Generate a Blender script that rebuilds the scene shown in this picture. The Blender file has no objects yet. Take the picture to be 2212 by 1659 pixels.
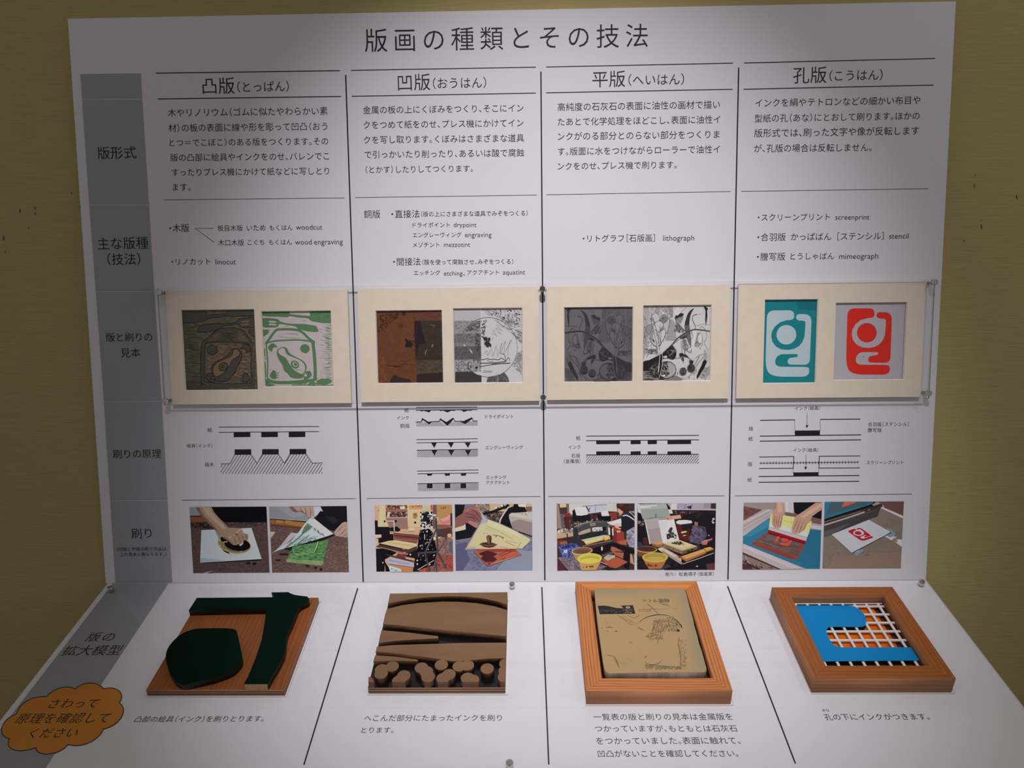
import bpy, bmesh, math, random
from mathutils import Vector, Matrix, Euler
random.seed(7)
S = bpy.context.scene
COL = S.collection

# ------------------------------------------------------------------ camera, world, lights, exposure
IW, IH, FPX = 2212.0, 1659.0, 1550.0
CAM_LOC = Vector((0.02808, -1.35511, 1.42968))
CAM_ROT = Euler((1.4668984, 0.0109424, 0.0170401), 'XYZ')
cam_d = bpy.data.cameras.new('camera')
cam_d.sensor_fit = 'HORIZONTAL'
cam_d.sensor_width = 36.0
cam_d.lens = FPX / IW * 36.0
cam_d.clip_start = 0.05
cam = bpy.data.objects.new('camera', cam_d)
cam.location, cam.rotation_euler = CAM_LOC, CAM_ROT
COL.objects.link(cam)
S.camera = cam

W = bpy.data.worlds.new('gallery_ambient')
S.world = W
W.use_nodes = True
W.node_tree.nodes['Background'].inputs[0].default_value = (1.0, 0.94, 0.93, 1)
AMBIENT = .44

wn_, wl_ = W.node_tree.nodes, W.node_tree.links
tcw = wn_.new('ShaderNodeTexCoord'); dt = wn_.new('ShaderNodeVectorMath'); dt.operation = 'DOT_PRODUCT'; dt.inputs[1].default_value = (0, -1, 0)
cl0 = wn_.new('ShaderNodeMath'); cl0.operation = 'MAXIMUM'; cl0.inputs[1].default_value = 0
pw = wn_.new('ShaderNodeMath'); pw.operation = 'POWER'; pw.inputs[1].default_value = 3
ms = wn_.new('ShaderNodeMath'); ms.operation = 'MULTIPLY_ADD'; ms.inputs[1].default_value = -.8 * AMBIENT; ms.inputs[2].default_value = AMBIENT
wl_.new(tcw.outputs['Generated'], dt.inputs[0]); wl_.new(dt.outputs['Value'], cl0.inputs[0]); wl_.new(cl0.outputs[0], pw.inputs[0]); wl_.new(pw.outputs[0], ms.inputs[0])
dz = wn_.new('ShaderNodeVectorMath'); dz.operation = 'DOT_PRODUCT'; dz.inputs[1].default_value = (0, 0, 1)
cz = wn_.new('ShaderNodeMath'); cz.operation = 'MAXIMUM'; cz.inputs[1].default_value = 0
mz = wn_.new('ShaderNodeMath'); mz.operation = 'MULTIPLY_ADD'; mz.inputs[1].default_value = -.62; mz.inputs[2].default_value = 1.0     # dark ceiling
mm = wn_.new('ShaderNodeMath'); mm.operation = 'MULTIPLY'
wl_.new(tcw.outputs['Generated'], dz.inputs[0]); wl_.new(dz.outputs['Value'], cz.inputs[0]); wl_.new(cz.outputs[0], mz.inputs[0])
wl_.new(ms.outputs[0], mm.inputs[0]); wl_.new(mz.outputs[0], mm.inputs[1])
wl_.new(mm.outputs[0], W.node_tree.nodes['Background'].inputs[1])     # the unlit hall behind the visitor is the darkest side

def spot(name, loc, target, watts, angle, blend, radius, color):
    d = bpy.data.lights.new(name, 'SPOT')
    d.energy, d.spot_size, d.spot_blend, d.shadow_soft_size, d.color = watts, math.radians(angle), blend, radius, color
    o = bpy.data.objects.new(name, d)
    o.location = loc
    o.rotation_euler = (Vector(target) - Vector(loc)).to_track_quat('-Z', 'Y').to_euler()
    COL.objects.link(o)
    return o
LIGHT_LOC = (0.03, -2.1, 3.4)
spot('ceiling_spotlight', LIGHT_LOC, (0.09, 0.0, 1.16), 268, 32.0, 1.0, 0.02, (0.985, 0.955, 1.0))
spot('fill_spot_beyond', (1.7, -1.7, 3.4), (1.35, 0.0, 1.3), 26, 75, 1.0, 0.03, (1.0, 0.96, 0.95))  # unseen dim fill light, added to brighten the right side
S.view_settings.view_transform = 'Standard'
S.view_settings.look = 'None'
S.view_settings.exposure = 0.0
S.view_settings.gamma = 1.0
S.view_settings.use_curve_mapping = False
S.cycles.max_bounces = 8
S.cycles.transparent_max_bounces = 24

# ------------------------------------------------------------------ helpers: pixels of the photograph -> points on real planes
TILT = 0.32771562
Z0 = 0.9
CAM_M = CAM_ROT.to_matrix()
PANEL_O, PANEL_X, PANEL_Y, PANEL_N = Vector((0, 0, Z0)), Vector((1, 0, 0)), Vector((0, 0, 1)), Vector((0, -1, 0))
DESK_O, DESK_X = Vector((0, 0, Z0)), Vector((1, 0, 0))
DESK_Y = Vector((0, math.cos(TILT), math.sin(TILT)))
DESK_N = Vector((0, -math.sin(TILT), math.cos(TILT)))
def plane_at(px, py, O, X, Y, N, h):
    d = CAM_M @ Vector(((px - IW / 2) / FPX, -(py - IH / 2) / FPX, -1))
    t = (O + N * h - CAM_LOC).dot(N) / d.dot(N)
    p = CAM_LOC + d * t - O
    return Vector((p.dot(X), p.dot(Y)))
class Plane:                     # 2D coordinates on the panel's face or the desk's top
    def __init__(self, O, X, Y, N): self.O, self.X, self.Y, self.N = O, X, Y, N
    def at(self, px, py, h=0.0): return plane_at(px, py, self.O, self.X, self.Y, self.N, h)
    def world(self, p, h=0.0): return self.O + self.X * p[0] + self.Y * p[1] + self.N * h
PANEL = Plane(PANEL_O, PANEL_X, PANEL_Y, PANEL_N)
DESK = Plane(DESK_O, DESK_X, DESK_Y, DESK_N)
MP = Matrix((( 1, 0, 0, 0), (0, 0, -1, 0), (0, 1, 0, Z0), (0, 0, 0, 1)))          # panel frame: local Z points out of the wall
MD = Matrix.Translation(DESK_O) @ Matrix.Rotation(TILT, 4, 'X')                     # desk frame: local Z points off the slope
class Crop:                      # where a zoomed view sits in the photograph
    def __init__(self, x, y, s): self.x, self.y, self.s = x, y, s
    def px(self, p): return (self.x + p[0] * self.s, self.y + p[1] * self.s)
C1, C2, C3 = Crop(0, 0, .36166), Crop(750, 0, .36166), Crop(1412, 0, .36166)
C4, C5, C6, C7 = Crop(150, 400, .30134), Crop(740, 400, .30145), Crop(1150, 400, .30145), Crop(1570, 400, .30135)
D1, D2, D3, D4 = Crop(200, 860, .27125), Crop(770, 860, .25316), Crop(1170, 860, .25316), Crop(1570, 860, .25316)
D5, D6, D7, D8 = Crop(0, 1220, .33454), Crop(740, 1240, .25261), Crop(1180, 1240, .25261), Crop(1600, 1220, .27667)
PX = Crop(0, 0, 1)

def lin(c): return tuple(((v / 255.0) / 12.92 if v / 255.0 <= .04045 else ((v / 255.0 + .055) / 1.055) ** 2.4) for v in c)
def albedo(c, white=255, k=.80):                # a print's own colour, from its look beside white of that brightness
    w = lin((white,) * 3)[0]
    return tuple(min(.9, v / w * k) for v in lin(c)) + (1.0,)

# ------------------------------------------------------------------ materials
def new_mat(name):
    m = bpy.data.materials.new(name); m.use_nodes = True
    return m, m.node_tree.nodes, m.node_tree.links, m.node_tree.nodes['Principled BSDF']
def plain(name, col, rough=.5, spec=.5, metal=0.0, coat=0.0):
    m, n, l, b = new_mat(name)
    b.inputs['Base Color'].default_value = tuple(col) + (1,) if len(col) == 3 else col
    b.inputs['Roughness'].default_value = rough
    b.inputs['Specular IOR Level'].default_value = spec
    b.inputs['Metallic'].default_value = metal
    b.inputs['Coat Weight'].default_value = coat
    return m
def ramp(n, stops):
    r = n.new('ShaderNodeValToRGB'); e = r.color_ramp.elements
    while len(e) < len(stops): e.new(.5)
    for k, (p, c) in enumerate(stops): e[k].position = p; e[k].color = tuple(c) + (1,) if len(c) == 3 else c
    return r
def mottled(name, ca, cb, scale, rough=.5, spec=.3, stretch=(1, 1, 1), bump=0.0, detail=6.0, lo=.35, hi=.65):
    m, n, l, b = new_mat(name)
    tc = n.new('ShaderNodeTexCoord'); mp = n.new('ShaderNodeMapping'); mp.inputs['Scale'].default_value = stretch
    nz = n.new('ShaderNodeTexNoise'); nz.inputs['Scale'].default_value = scale; nz.inputs['Detail'].default_value = detail
    r = ramp(n, [(lo, ca), (hi, cb)])
    l.new(tc.outputs['Object'], mp.inputs['Vector']); l.new(mp.outputs['Vector'], nz.inputs['Vector'])
    l.new(nz.outputs['Fac'], r.inputs['Fac']); l.new(r.outputs['Color'], b.inputs['Base Color'])
    b.inputs['Roughness'].default_value = rough; b.inputs['Specular IOR Level'].default_value = spec
    if bump:
        bp = n.new('ShaderNodeBump'); bp.inputs['Strength'].default_value = bump; bp.inputs['Distance'].default_value = .001
        l.new(nz.outputs['Fac'], bp.inputs['Height']); l.new(bp.outputs['Normal'], b.inputs['Normal'])
    return m
def wood(name, light, dark, freq, rough=.45, distort=2.0, fine=.35, spec=.35, axis='Y', sharp=(.35, .95), along='X'):
    """grain running along the local X of the piece"""
    m, n, l, b = new_mat(name)
    tc = n.new('ShaderNodeTexCoord'); mp = n.new('ShaderNodeMapping'); mp.inputs['Scale'].default_value = (.10, 1, 1) if along == 'X' else (1, .10, 1)
    wv = n.new('ShaderNodeTexWave'); wv.bands_direction = axis; wv.wave_profile = 'SAW'
    wv.inputs['Scale'].default_value = freq; wv.inputs['Distortion'].default_value = distort
    wv.inputs['Detail'].default_value = 2; wv.inputs['Detail Scale'].default_value = 1.2
    nz = n.new('ShaderNodeTexNoise'); nz.inputs['Scale'].default_value = 260; nz.inputs['Detail'].default_value = 5
    mix = n.new('ShaderNodeMix'); mix.inputs[0].default_value = fine
    r = ramp(n, [(sharp[0], light), (sharp[1], dark)])
    wn = n.new('ShaderNodeTexNoise'); wn.inputs['Scale'].default_value = 38; wn.inputs['Detail'].default_value = 3      # uneven ring spacing
    ws = n.new('ShaderNodeVectorMath'); ws.operation = 'MULTIPLY_ADD'; ws.inputs[1].default_value = (.012,) * 3
    l.new(tc.outputs['Object'], mp.inputs['Vector']); l.new(mp.outputs['Vector'], wn.inputs['Vector'])
    l.new(wn.outputs['Color'], ws.inputs[0]); l.new(mp.outputs['Vector'], ws.inputs[2])
    l.new(ws.outputs[0], wv.inputs['Vector']); l.new(mp.outputs['Vector'], nz.inputs['Vector'])
    l.new(wv.outputs['Fac'], mix.inputs[2]); l.new(nz.outputs['Fac'], mix.inputs[3])
    l.new(mix.outputs[0], r.inputs['Fac']); l.new(r.outputs['Color'], b.inputs['Base Color'])
    b.inputs['Roughness'].default_value = rough; b.inputs['Specular IOR Level'].default_value = spec
    return m
def plywood(name, a, bcol, pitch):                # layered edge: bands across the local Z
    m, n, l, b = new_mat(name)
    tc = n.new('ShaderNodeTexCoord'); sp = n.new('ShaderNodeSeparateXYZ')
    mt = n.new('ShaderNodeMath'); mt.operation = 'MULTIPLY'; mt.inputs[1].default_value = 1.0 / pitch
    fr = n.new('ShaderNodeMath'); fr.operation = 'FRACT'
    r = ramp(n, [(0, a), (.48, a), (.55, bcol), (.95, bcol)])
    l.new(tc.outputs['Object'], sp.inputs[0]); l.new(sp.outputs['Z'], mt.inputs[0]); l.new(mt.outputs[0], fr.inputs[0])
    l.new(fr.outputs[0], r.inputs['Fac']); l.new(r.outputs['Color'], b.inputs['Base Color'])
    b.inputs['Roughness'].default_value = .6
    return m
def clear(name, tint, ior, diffuse=0.0, dcol=(.8, .8, .8)):
    """clear acrylic: passes light straight through and mirrors by Fresnel on its outer faces"""
    m, n, l, b = new_mat(name); n.remove(b)
    out = n['Material Output']
    tr = n.new('ShaderNodeBsdfTransparent'); tr.inputs[0].default_value = tint + (1,)
    gl = n.new('ShaderNodeBsdfGlossy'); gl.inputs['Roughness'].default_value = .012
    fr = n.new('ShaderNodeFresnel'); fr.inputs['IOR'].default_value = ior
    ge = n.new('ShaderNodeNewGeometry'); inv = n.new('ShaderNodeMath'); inv.operation = 'SUBTRACT'; inv.inputs[0].default_value = 1
    mu = n.new('ShaderNodeMath'); mu.operation = 'MULTIPLY'
    l.new(ge.outputs['Backfacing'], inv.inputs[1]); l.new(inv.outputs[0], mu.inputs[0]); l.new(fr.outputs[0], mu.inputs[1])
    mx = n.new('ShaderNodeMixShader'); l.new(mu.outputs[0], mx.inputs[0]); l.new(tr.outputs[0], mx.inputs[1]); l.new(gl.outputs[0], mx.inputs[2])
    last = mx
    if diffuse:
        df = n.new('ShaderNodeBsdfDiffuse'); df.inputs[0].default_value = dcol + (1,)
        m2 = n.new('ShaderNodeMixShader'); m2.inputs[0].default_value = diffuse
        l.new(mx.outputs[0], m2.inputs[1]); l.new(df.outputs[0], m2.inputs[2]); last = m2
    l.new(last.outputs[0], out.inputs['Surface'])
    return m
def ink_material(name, rough, spec, grain):
    m, n, l, b = new_mat(name)
    at = n.new('ShaderNodeAttribute'); at.attribute_name = 'Col'
    if grain:
        tc = n.new('ShaderNodeTexCoord'); nz = n.new('ShaderNodeTexNoise'); nz.inputs['Scale'].default_value = 700; nz.inputs['Detail'].default_value = 3
        r = ramp(n, [(.3, (1 - grain,) * 3), (.7, (1 + grain,) * 3)])
        mx = n.new('ShaderNodeMix'); mx.data_type = 'RGBA'; mx.blend_type = 'MULTIPLY'; mx.inputs[0].default_value = 1
        l.new(tc.outputs['Object'], nz.inputs['Vector']); l.new(nz.outputs['Fac'], r.inputs['Fac'])
        l.new(at.outputs['Color'], mx.inputs[6]); l.new(r.outputs['Color'], mx.inputs[7]); l.new(mx.outputs[2], b.inputs['Base Color'])
    else:
        l.new(at.outputs['Color'], b.inputs['Base Color'])
    b.inputs['Roughness'].default_value = rough; b.inputs['Specular IOR Level'].default_value = spec
    return m

M = {}
M['panel'] = plain('white_print_film', (.78, .77, .80), .42, .30)
M['board_edge'] = plain('white_board_edge', (.78, .77, .76), .6, .3)
M['desk_print'] = plain('white_desk_film', (.88, .875, .91), .40, .35)
M['grey_print'] = plain('grey_print_film', (.37, .385, .41), .42, .25)
M['ink'] = plain('black_print_ink', (.018, .016, .019), .5, .2)
M['thin_white'] = plain('white_print_line', (.62, .63, .65), .45, .3)
M['picture'] = ink_material('printed_picture_ink', .5, .15, .04)
M['art'] = ink_material('artwork_ink', .7, .1, .06)
M['mat'] = mottled('cream_mat_card', (.90, .775, .615), (.93, .81, .65), 60, .8, .15)
M['bevel'] = plain('white_mat_core', (.86, .82, .74), .8, .1)
M['clear'] = clear('clear_acrylic', (.985, .985, .985), 1.49)
M['clear_edge'] = clear('acrylic_cut_edge', (.24, .24, .23), 1.49, .22, (.85, .85, .85))
M['desk_edge'] = clear('acrylic_sheet_cut_edge', (.75, .75, .75), 1.49, .55, (.9, .9, .9))
M['chrome'] = plain('polished_steel', (.62, .60, .57), .16, .5, 1.0)
M['wood_relief'] = wood('orange_veneer', lin((160, 94, 50)), lin((126, 70, 35)), 40, .40, 3.0, .62, .3, 'X', (.25, .9), 'Y')
M['ply_warm'] = plywood('plywood_edge_warm', lin((176, 128, 88)), lin((92, 58, 36)), .0052)
M['ply_pale'] = plywood('plywood_edge_pale', lin((186, 142, 102)), lin((96, 62, 40)), .0058)
M['green'] = mottled('dark_green_paint', (.0006, .009, .005), (.001, .012, .007), 9, .45, .06)
M['green_side'] = mottled('dark_green_plywood_edge', (.002, .010, .006), (.014, .020, .009), 190, .55, .3, (1, 1, 5))
M['bronze'] = mottled('bronze_brown_paint', lin((124, 92, 64)), lin((136, 103, 74)), 7, .42, .45, (1, 4, 1))
M['bronze_side'] = mottled('bronze_brown_plywood_edge', lin((92, 62, 42)), lin((122, 86, 58)), 160, .6, .3, (1, 1, 6))
M['raw_ply'] = mottled('raw_plywood_cut', lin((150, 110, 76)), lin((196, 156, 112)), 320, .7, .2, (6, 1, 1))
M['black_board'] = plain('black_gloss_paint', (.006, .006, .007), .22, .5)
M['cedar'] = wood('cedar_with_dark_grain', lin((206, 132, 74)), lin((140, 70, 30)), 64, .38, 1.0, .30, .4, 'Y', (.55, .92))
M['cedar_plain'] = wood('cedar_light_face', lin((222, 146, 84)), lin((196, 116, 58)), 20, .36, 2.0, .5, .45)
M['cedar_side'] = wood('cedar_sawn_face', lin((198, 136, 96)), lin((176, 114, 76)), 14, .55, 2.0, .6)
M['oak'] = wood('warm_brown_frame_wood', lin((166, 98, 48)), lin((136, 74, 32)), 44, .36, 1.4, .6, .45)
M['oak_side'] = wood('brown_frame_wood_face', lin((184, 130, 92)), lin((150, 98, 62)), 40, .55, 2.0, .5, .3, 'Z')
M['orange_ink'] = mottled('orange_ink_board', lin((244, 128, 20)), lin((222, 100, 8)), 20, .5, .3)
M['brown_board'] = plain('dark_brown_board', lin((92, 56, 38)), .6, .2)
M['blue'] = plain('blue_stencil_film', lin((14, 138, 206)), .35, .2)
M['white_grid'] = plain('white_painted_lattice', (.78, .76, .74), .5, .3)
M['orange_print'] = plain('orange_print', lin((222, 146, 62)), .42, .3)

# ------------------------------------------------------------------ object helpers
def link(name, me, mats, parent=None, kind=None):
    o = bpy.data.objects.new(name, me); COL.objects.link(o)
    for m in (mats if isinstance(mats, (list, tuple)) else [mats]): me.materials.append(m)
    if parent is not None: o.parent = parent
    if kind: o['kind'] = kind
    return o
def tag(o, label, cat, group=None):
    o['label'] = label; o['category'] = cat
    if group: o['group'] = group
    return o
def empty(name, M4, label, cat, group=None):
    o = bpy.data.objects.new(name, None); COL.objects.link(o)
    o.empty_display_size = .05
    o.matrix_world = M4
    return tag(o, label, cat, group)
def from_bm(bm, name):
    me = bpy.data.meshes.new(name); bm.normal_update(); bm.to_mesh(me); bm.free(); return me
def box_bm(x0, x1, y0, y1, z0, z1, bevel=0.0, bm=None):
    bm = bm or bmesh.new()
    vs = [bm.verts.new((x, y, z)) for z in (z0, z1) for x, y in ((x0, y0), (x1, y0), (x1, y1), (x0, y1))]
    for f in ((3, 2, 1, 0), (4, 5, 6, 7), (0, 1, 5, 4), (1, 2, 6, 5), (2, 3, 7, 6), (3, 0, 4, 7)): bm.faces.new([vs[i] for i in f])
    if bevel: bmesh.ops.bevel(bm, geom=list(bm.edges), offset=bevel, segments=2, affect='EDGES', profile=.5)
    return bm
def area2(pts): return sum(pts[i][0] * pts[(i + 1) % len(pts)][1] - pts[(i + 1) % len(pts)][0] * pts[i][1] for i in range(len(pts)))
def prism(pts, z0, z1, bevel=.0006, side_index=1, bm=None, bottom=True):
    """outline pushed from z0 up to z1: top face material 0, sides material side_index"""
    bm = bm or bmesh.new()
    if area2(pts) < 0: pts = pts[::-1]
    lo = [bm.verts.new((p[0], p[1], z0)) for p in pts]; hi = [bm.verts.new((p[0], p[1], z1)) for p in pts]
    n = len(pts); top = bm.faces.new(hi)
    if bottom: bm.faces.new(lo[::-1]).material_index = side_index
    for i in range(n):
        f = bm.faces.new((lo[i], lo[(i + 1) % n], hi[(i + 1) % n], hi[i])); f.material_index = side_index; f.smooth = True
    if bevel:
        r = bmesh.ops.bevel(bm, geom=list(top.edges), offset=bevel, segments=2, affect='EDGES', profile=.5, clamp_overlap=True)
    return bm
def smooth_pts(pts, k=4, closed=True):
    out, n = [], len(pts)
    rng = range(n) if closed else range(n - 1)
    g = (lambda i: pts[i % n]) if closed else (lambda i: pts[max(0, min(n - 1, i))])
    for i in rng:
        p0, p1, p2, p3 = g(i - 1), g(i), g(i + 1), g(i + 2)
        for j in range(k):
            t = j / k; t2, t3 = t * t, t * t * t
            out.append(tuple(.5 * (2 * p1[a] + (p2[a] - p0[a]) * t + (2 * p0[a] - 5 * p1[a] + 4 * p2[a] - p3[a]) * t2 + (3 * p1[a] - p0[a] - 3 * p2[a] + p3[a]) * t3) for a in (0, 1)))
    if not closed: out.append(tuple(pts[-1]))
    return out

class Flat:
    """thin printed shapes laid on a plane: every shape has its own colour, later shapes lie a hair above earlier ones"""
    STEP, CELL = 2e-5, .0018
    def __init__(self, plane, crop, h=.0003, white=None, hp=None, bounds=None, frame=None):
        self.pl, self.cr, self.h, self.white, self.bounds = plane, crop, h, white, bounds
        self.hp = h if hp is None else hp
        self.remap = None; self.grid = {}
        self.frame = frame                                  # optional inverse matrix for a parent's local space
        self.bm = bmesh.new(); self.lay = self.bm.loops.layers.float_color.new('Col'); self.col = (0, 0, 0, 1)
    def pt(self, p):
        if self.remap: p = self.remap(p)
        q = self.pl.at(*self.cr.px(p), self.hp)
        if self.bounds:
            b = self.bounds; q = Vector((min(max(q[0], b[0]), b[1]), min(max(q[1], b[2]), b[3])))
        return q
    def level(self, qs):                                    # one hair above whatever already lies under this shape
        C = self.CELL
        cells = [(i, j) for i in range(int(min(q[0] for q in qs) // C), int(max(q[0] for q in qs) // C) + 1) for j in range(int(min(q[1] for q in qs) // C), int(max(q[1] for q in qs) // C) + 1)]
        n = max(self.grid.get(c, 0) for c in cells) + 1
        for c in cells: self.grid[c] = n
        return self.h + n * self.STEP
    def face(self, qs, col):
        if abs(area2(qs)) < 1e-10: return
        if area2(qs) < 0: qs = qs[::-1]
        h = self.level(qs)
        vs = []
        for q in qs:
            w = self.pl.world(q, h)
            vs.append(self.bm.verts.new(self.frame @ w if self.frame else w))
        try: f = self.bm.faces.new(vs)
        except ValueError: return
        c = albedo(col, self.white) if self.white else (tuple(col) + (1,) if len(col) == 3 else col)
        for lp in f.loops: lp[self.lay] = c
        f.normal_update()
        if len(vs) > 3: bmesh.ops.triangulate(self.bm, faces=[f])
    def poly(self, col, pts, smooth=0):
        self.face([self.pt(p) for p in (smooth_pts(pts, smooth) if smooth else pts)], col)
    def ell(self, col, cx, cy, rx, ry=None, a=0, n=18):
        ry = rx if ry is None else ry; a = math.radians(a)
        self.poly(col, [(cx + rx * math.cos(t) * math.cos(a) - ry * math.sin(t) * math.sin(a), cy + rx * math.cos(t) * math.sin(a) + ry * math.sin(t) * math.cos(a)) for t in [2 * math.pi * i / n for i in range(n)]])
    def line(self, col, pts, w, smooth=0, closed=False, taper=False):
        if smooth: pts = smooth_pts(pts, smooth, closed)
        if closed: pts = list(pts) + [pts[0]]
        pts = [p for k, p in enumerate(pts) if k == 0 or math.hypot(p[0] - pts[k - 1][0], p[1] - pts[k - 1][1]) > 1e-6]
        n = len(pts); L, R = [], []
        nr = []
        for i in range(n - 1):
            dx, dy = pts[i + 1][0] - pts[i][0], pts[i + 1][1] - pts[i][1]; d = math.hypot(dx, dy); nr.append((-dy / d, dx / d))
        for i in range(n):                          # mitred joins
            n0, n1 = (nr[-1], nr[0]) if closed and i in (0, n - 1) else (nr[max(0, i - 1)], nr[min(n - 2, i)])
            mx, my = n0[0] + n1[0], n0[1] + n1[1]; ml = math.hypot(mx, my)
            if ml < .35: mx, my, ml = n1[0], n1[1], 1.0
            k = w / 2 * min(2.2, 2 / ml if ml > .35 and (n0 is not n1) else 1.0)
            if n0 is n1: mx, my, ml = n0[0], n0[1], 1.0
            if taper and n > 2: k *= 1 - abs(2 * i / (n - 1) - 1) * .8
            L.append((pts[i][0] + mx / ml * k, pts[i][1] + my / ml * k)); R.append((pts[i][0] - mx / ml * k, pts[i][1] - my / ml * k))
        if n > 2:                                   # one strip of quads, so the line never folds
            ql, qr = [self.pt(p) for p in L], [self.pt(p) for p in R]
            h = self.level(ql + qr)
            c = albedo(col, self.white) if self.white else (tuple(col) + (1,) if len(col) == 3 else col)
            wl = [self.pl.world(q, h) for q in ql]; wr = [self.pl.world(q, h) for q in qr]
            if self.frame: wl = [self.frame @ p for p in wl]; wr = [self.frame @ p for p in wr]
            vl = [self.bm.verts.new(p) for p in wl]; vr = [self.bm.verts.new(p) for p in wr]
            for i in range(n - 1):
                f = self.bm.faces.new((vl[i], vl[i + 1], vr[i + 1], vr[i]))
                for lp in f.loops: lp[self.lay] = c
        else: self.poly(col, [L[0], L[1], R[1], R[0]])
    def ring(self, col, cx, cy, rx, ry, w, a=0):
        a = math.radians(a)
        self.line(col, [(cx + rx * math.cos(t) * math.cos(a) - ry * math.sin(t) * math.sin(a), cy + rx * math.cos(t) * math.sin(a) + ry * math.sin(t) * math.cos(a)) for t in [2 * math.pi * i / 28 for i in range(28)]], w, closed=True)
    def specks(self, cols, quad, n, size, seed, aspect=1.0, ang=0.0, jit=180):
        """n small marks scattered over a four-cornered patch"""
        rnd = random.Random(seed)
        for _ in range(n):
            s, t = rnd.random(), rnd.random()
            x = (quad[0][0] * (1 - s) + quad[1][0] * s) * (1 - t) + (quad[3][0] * (1 - s) + quad[2][0] * s) * t
            y = (quad[0][1] * (1 - s) + quad[1][1] * s) * (1 - t) + (quad[3][1] * (1 - s) + quad[2][1] * s) * t
            z = size * (.5 + rnd.random()); a = math.radians(ang + rnd.uniform(-jit, jit)); L_, H_ = z * aspect, z
            c = rnd.choice(cols)
            q = [(x + u * L_ * math.cos(a) - v * H_ * math.sin(a), y + u * L_ * math.sin(a) + v * H_ * math.cos(a)) for u, v in ((-.5, -.3), (.2, -.5), (.5, .2), (-.1, .5))]
            self.poly(c, q)
    def build(self, name, mat, parent=None): return link(name, from_bm(self.bm, name), mat, parent)

# ------------------------------------------------------------------ lettering
GLYPH = {}
THIN = -.004
HALF_R, HALF_L, HALF_C = '（［', '）］、。', '・'
def is_latin(ch): return ord(ch) < 0x250 and ch != ' '
def runs(text):
    out, cur = [], ''
    for ch in text:
        if is_latin(ch): cur += ch
        else:
            if cur: out.append(cur); cur = ''
            out.append(ch)
    if cur: out.append(cur)
    return out
def load_glyphs(texts):
    need = sorted({r for t in texts for r in runs(t) if r.strip()})
    obs = []
    for r in need:
        c = bpy.data.curves.new('glyph', 'FONT'); c.body = r; c.resolution_u = 3
        c.offset = THIN if not is_latin(r[0]) else -.006
        o = bpy.data.objects.new('glyph', c); COL.objects.link(o); obs.append((r, o, c))
    bpy.context.view_layer.update()
    dg = bpy.context.evaluated_depsgraph_get()
    for r, o, c in obs:
        me = bpy.data.meshes.new_from_object(o.evaluated_get(dg))
        GLYPH[r] = ([(v.co.x, v.co.y) for v in me.vertices], [tuple(p.vertices) for p in me.polygons])
        bpy.data.meshes.remove(me)
    for r, o, c in obs:
        bpy.data.objects.remove(o); bpy.data.curves.remove(c)
def typeset(bm, plane, crop, items, h=.0004, hp=0.0, frame=None, mirror=False, squash=1.0):
    """items: (text, x-left, y, x-right, y[, em]) with the inked ends and the middle height of the line in a zoomed view"""
    for it in items:
        text, xl, yl, xr, yr = it[:5]
        A, B = plane.at(*crop.px((xl, yl)), hp), plane.at(*crop.px((xr, yr)), hp)
        ux = (B - A).normalized(); uy = Vector((-ux.y, ux.x)); length = (B - A).length
        pen, place = 0.0, []
        for r in runs(text):
            if r == ' ': pen += .4; continue
            v, f = GLYPH[r]; x0, x1 = min(p[0] for p in v), max(p[0] for p in v)
            if is_latin(r[0]): place.append((r, pen - x0 + .04)); pen += x1 - x0 + .08
            elif r in HALF_R: place.append((r, pen - .5)); pen += .5
            elif r in HALF_L: place.append((r, pen)); pen += .5
            elif r in HALF_C: place.append((r, pen - .25)); pen += .5
            else: place.append((r, pen)); pen += 1
        i0 = place[0][1] + min(p[0] for p in GLYPH[place[0][0]][0]); i1 = place[-1][1] + max(p[0] for p in GLYPH[place[-1][0]][0])
        gap = 0.0
        if len(it) > 5:
            sc = it[5] * length / math.hypot(xr - xl, yr - yl)
            gap = (length / sc - (i1 - i0)) / max(1, len(place) - 1)
        else: sc = length / (i1 - i0)
        latin_only = all(is_latin(r[0]) for r, _ in place)
        for k, (r, x) in enumerate(place):
            vs, fs = GLYPH[r]
            nv = []
            for (gx, gy) in vs:
                lx, ly = (gx + x - i0 + gap * k) * sc, (gy - (.25 if latin_only else .375)) * sc * squash
                if mirror: lx = length - lx
                w = plane.world(A + ux * lx + uy * ly, h); nv.append(bm.verts.new(frame @ w if frame else w))
            for f in fs:
                try: bm.faces.new([nv[i] for i in (f[::-1] if mirror else f)])
                except ValueError: pass
    return bm
def lettering(name, plane, groups, parent, mat=None, h=.0004, frame=None):
    bm = bmesh.new()
    for crop, items in groups: typeset(bm, plane, crop, items, h, 0.0, frame)
    return link(name, from_bm(bm, name), mat or M['ink'], parent)
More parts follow.
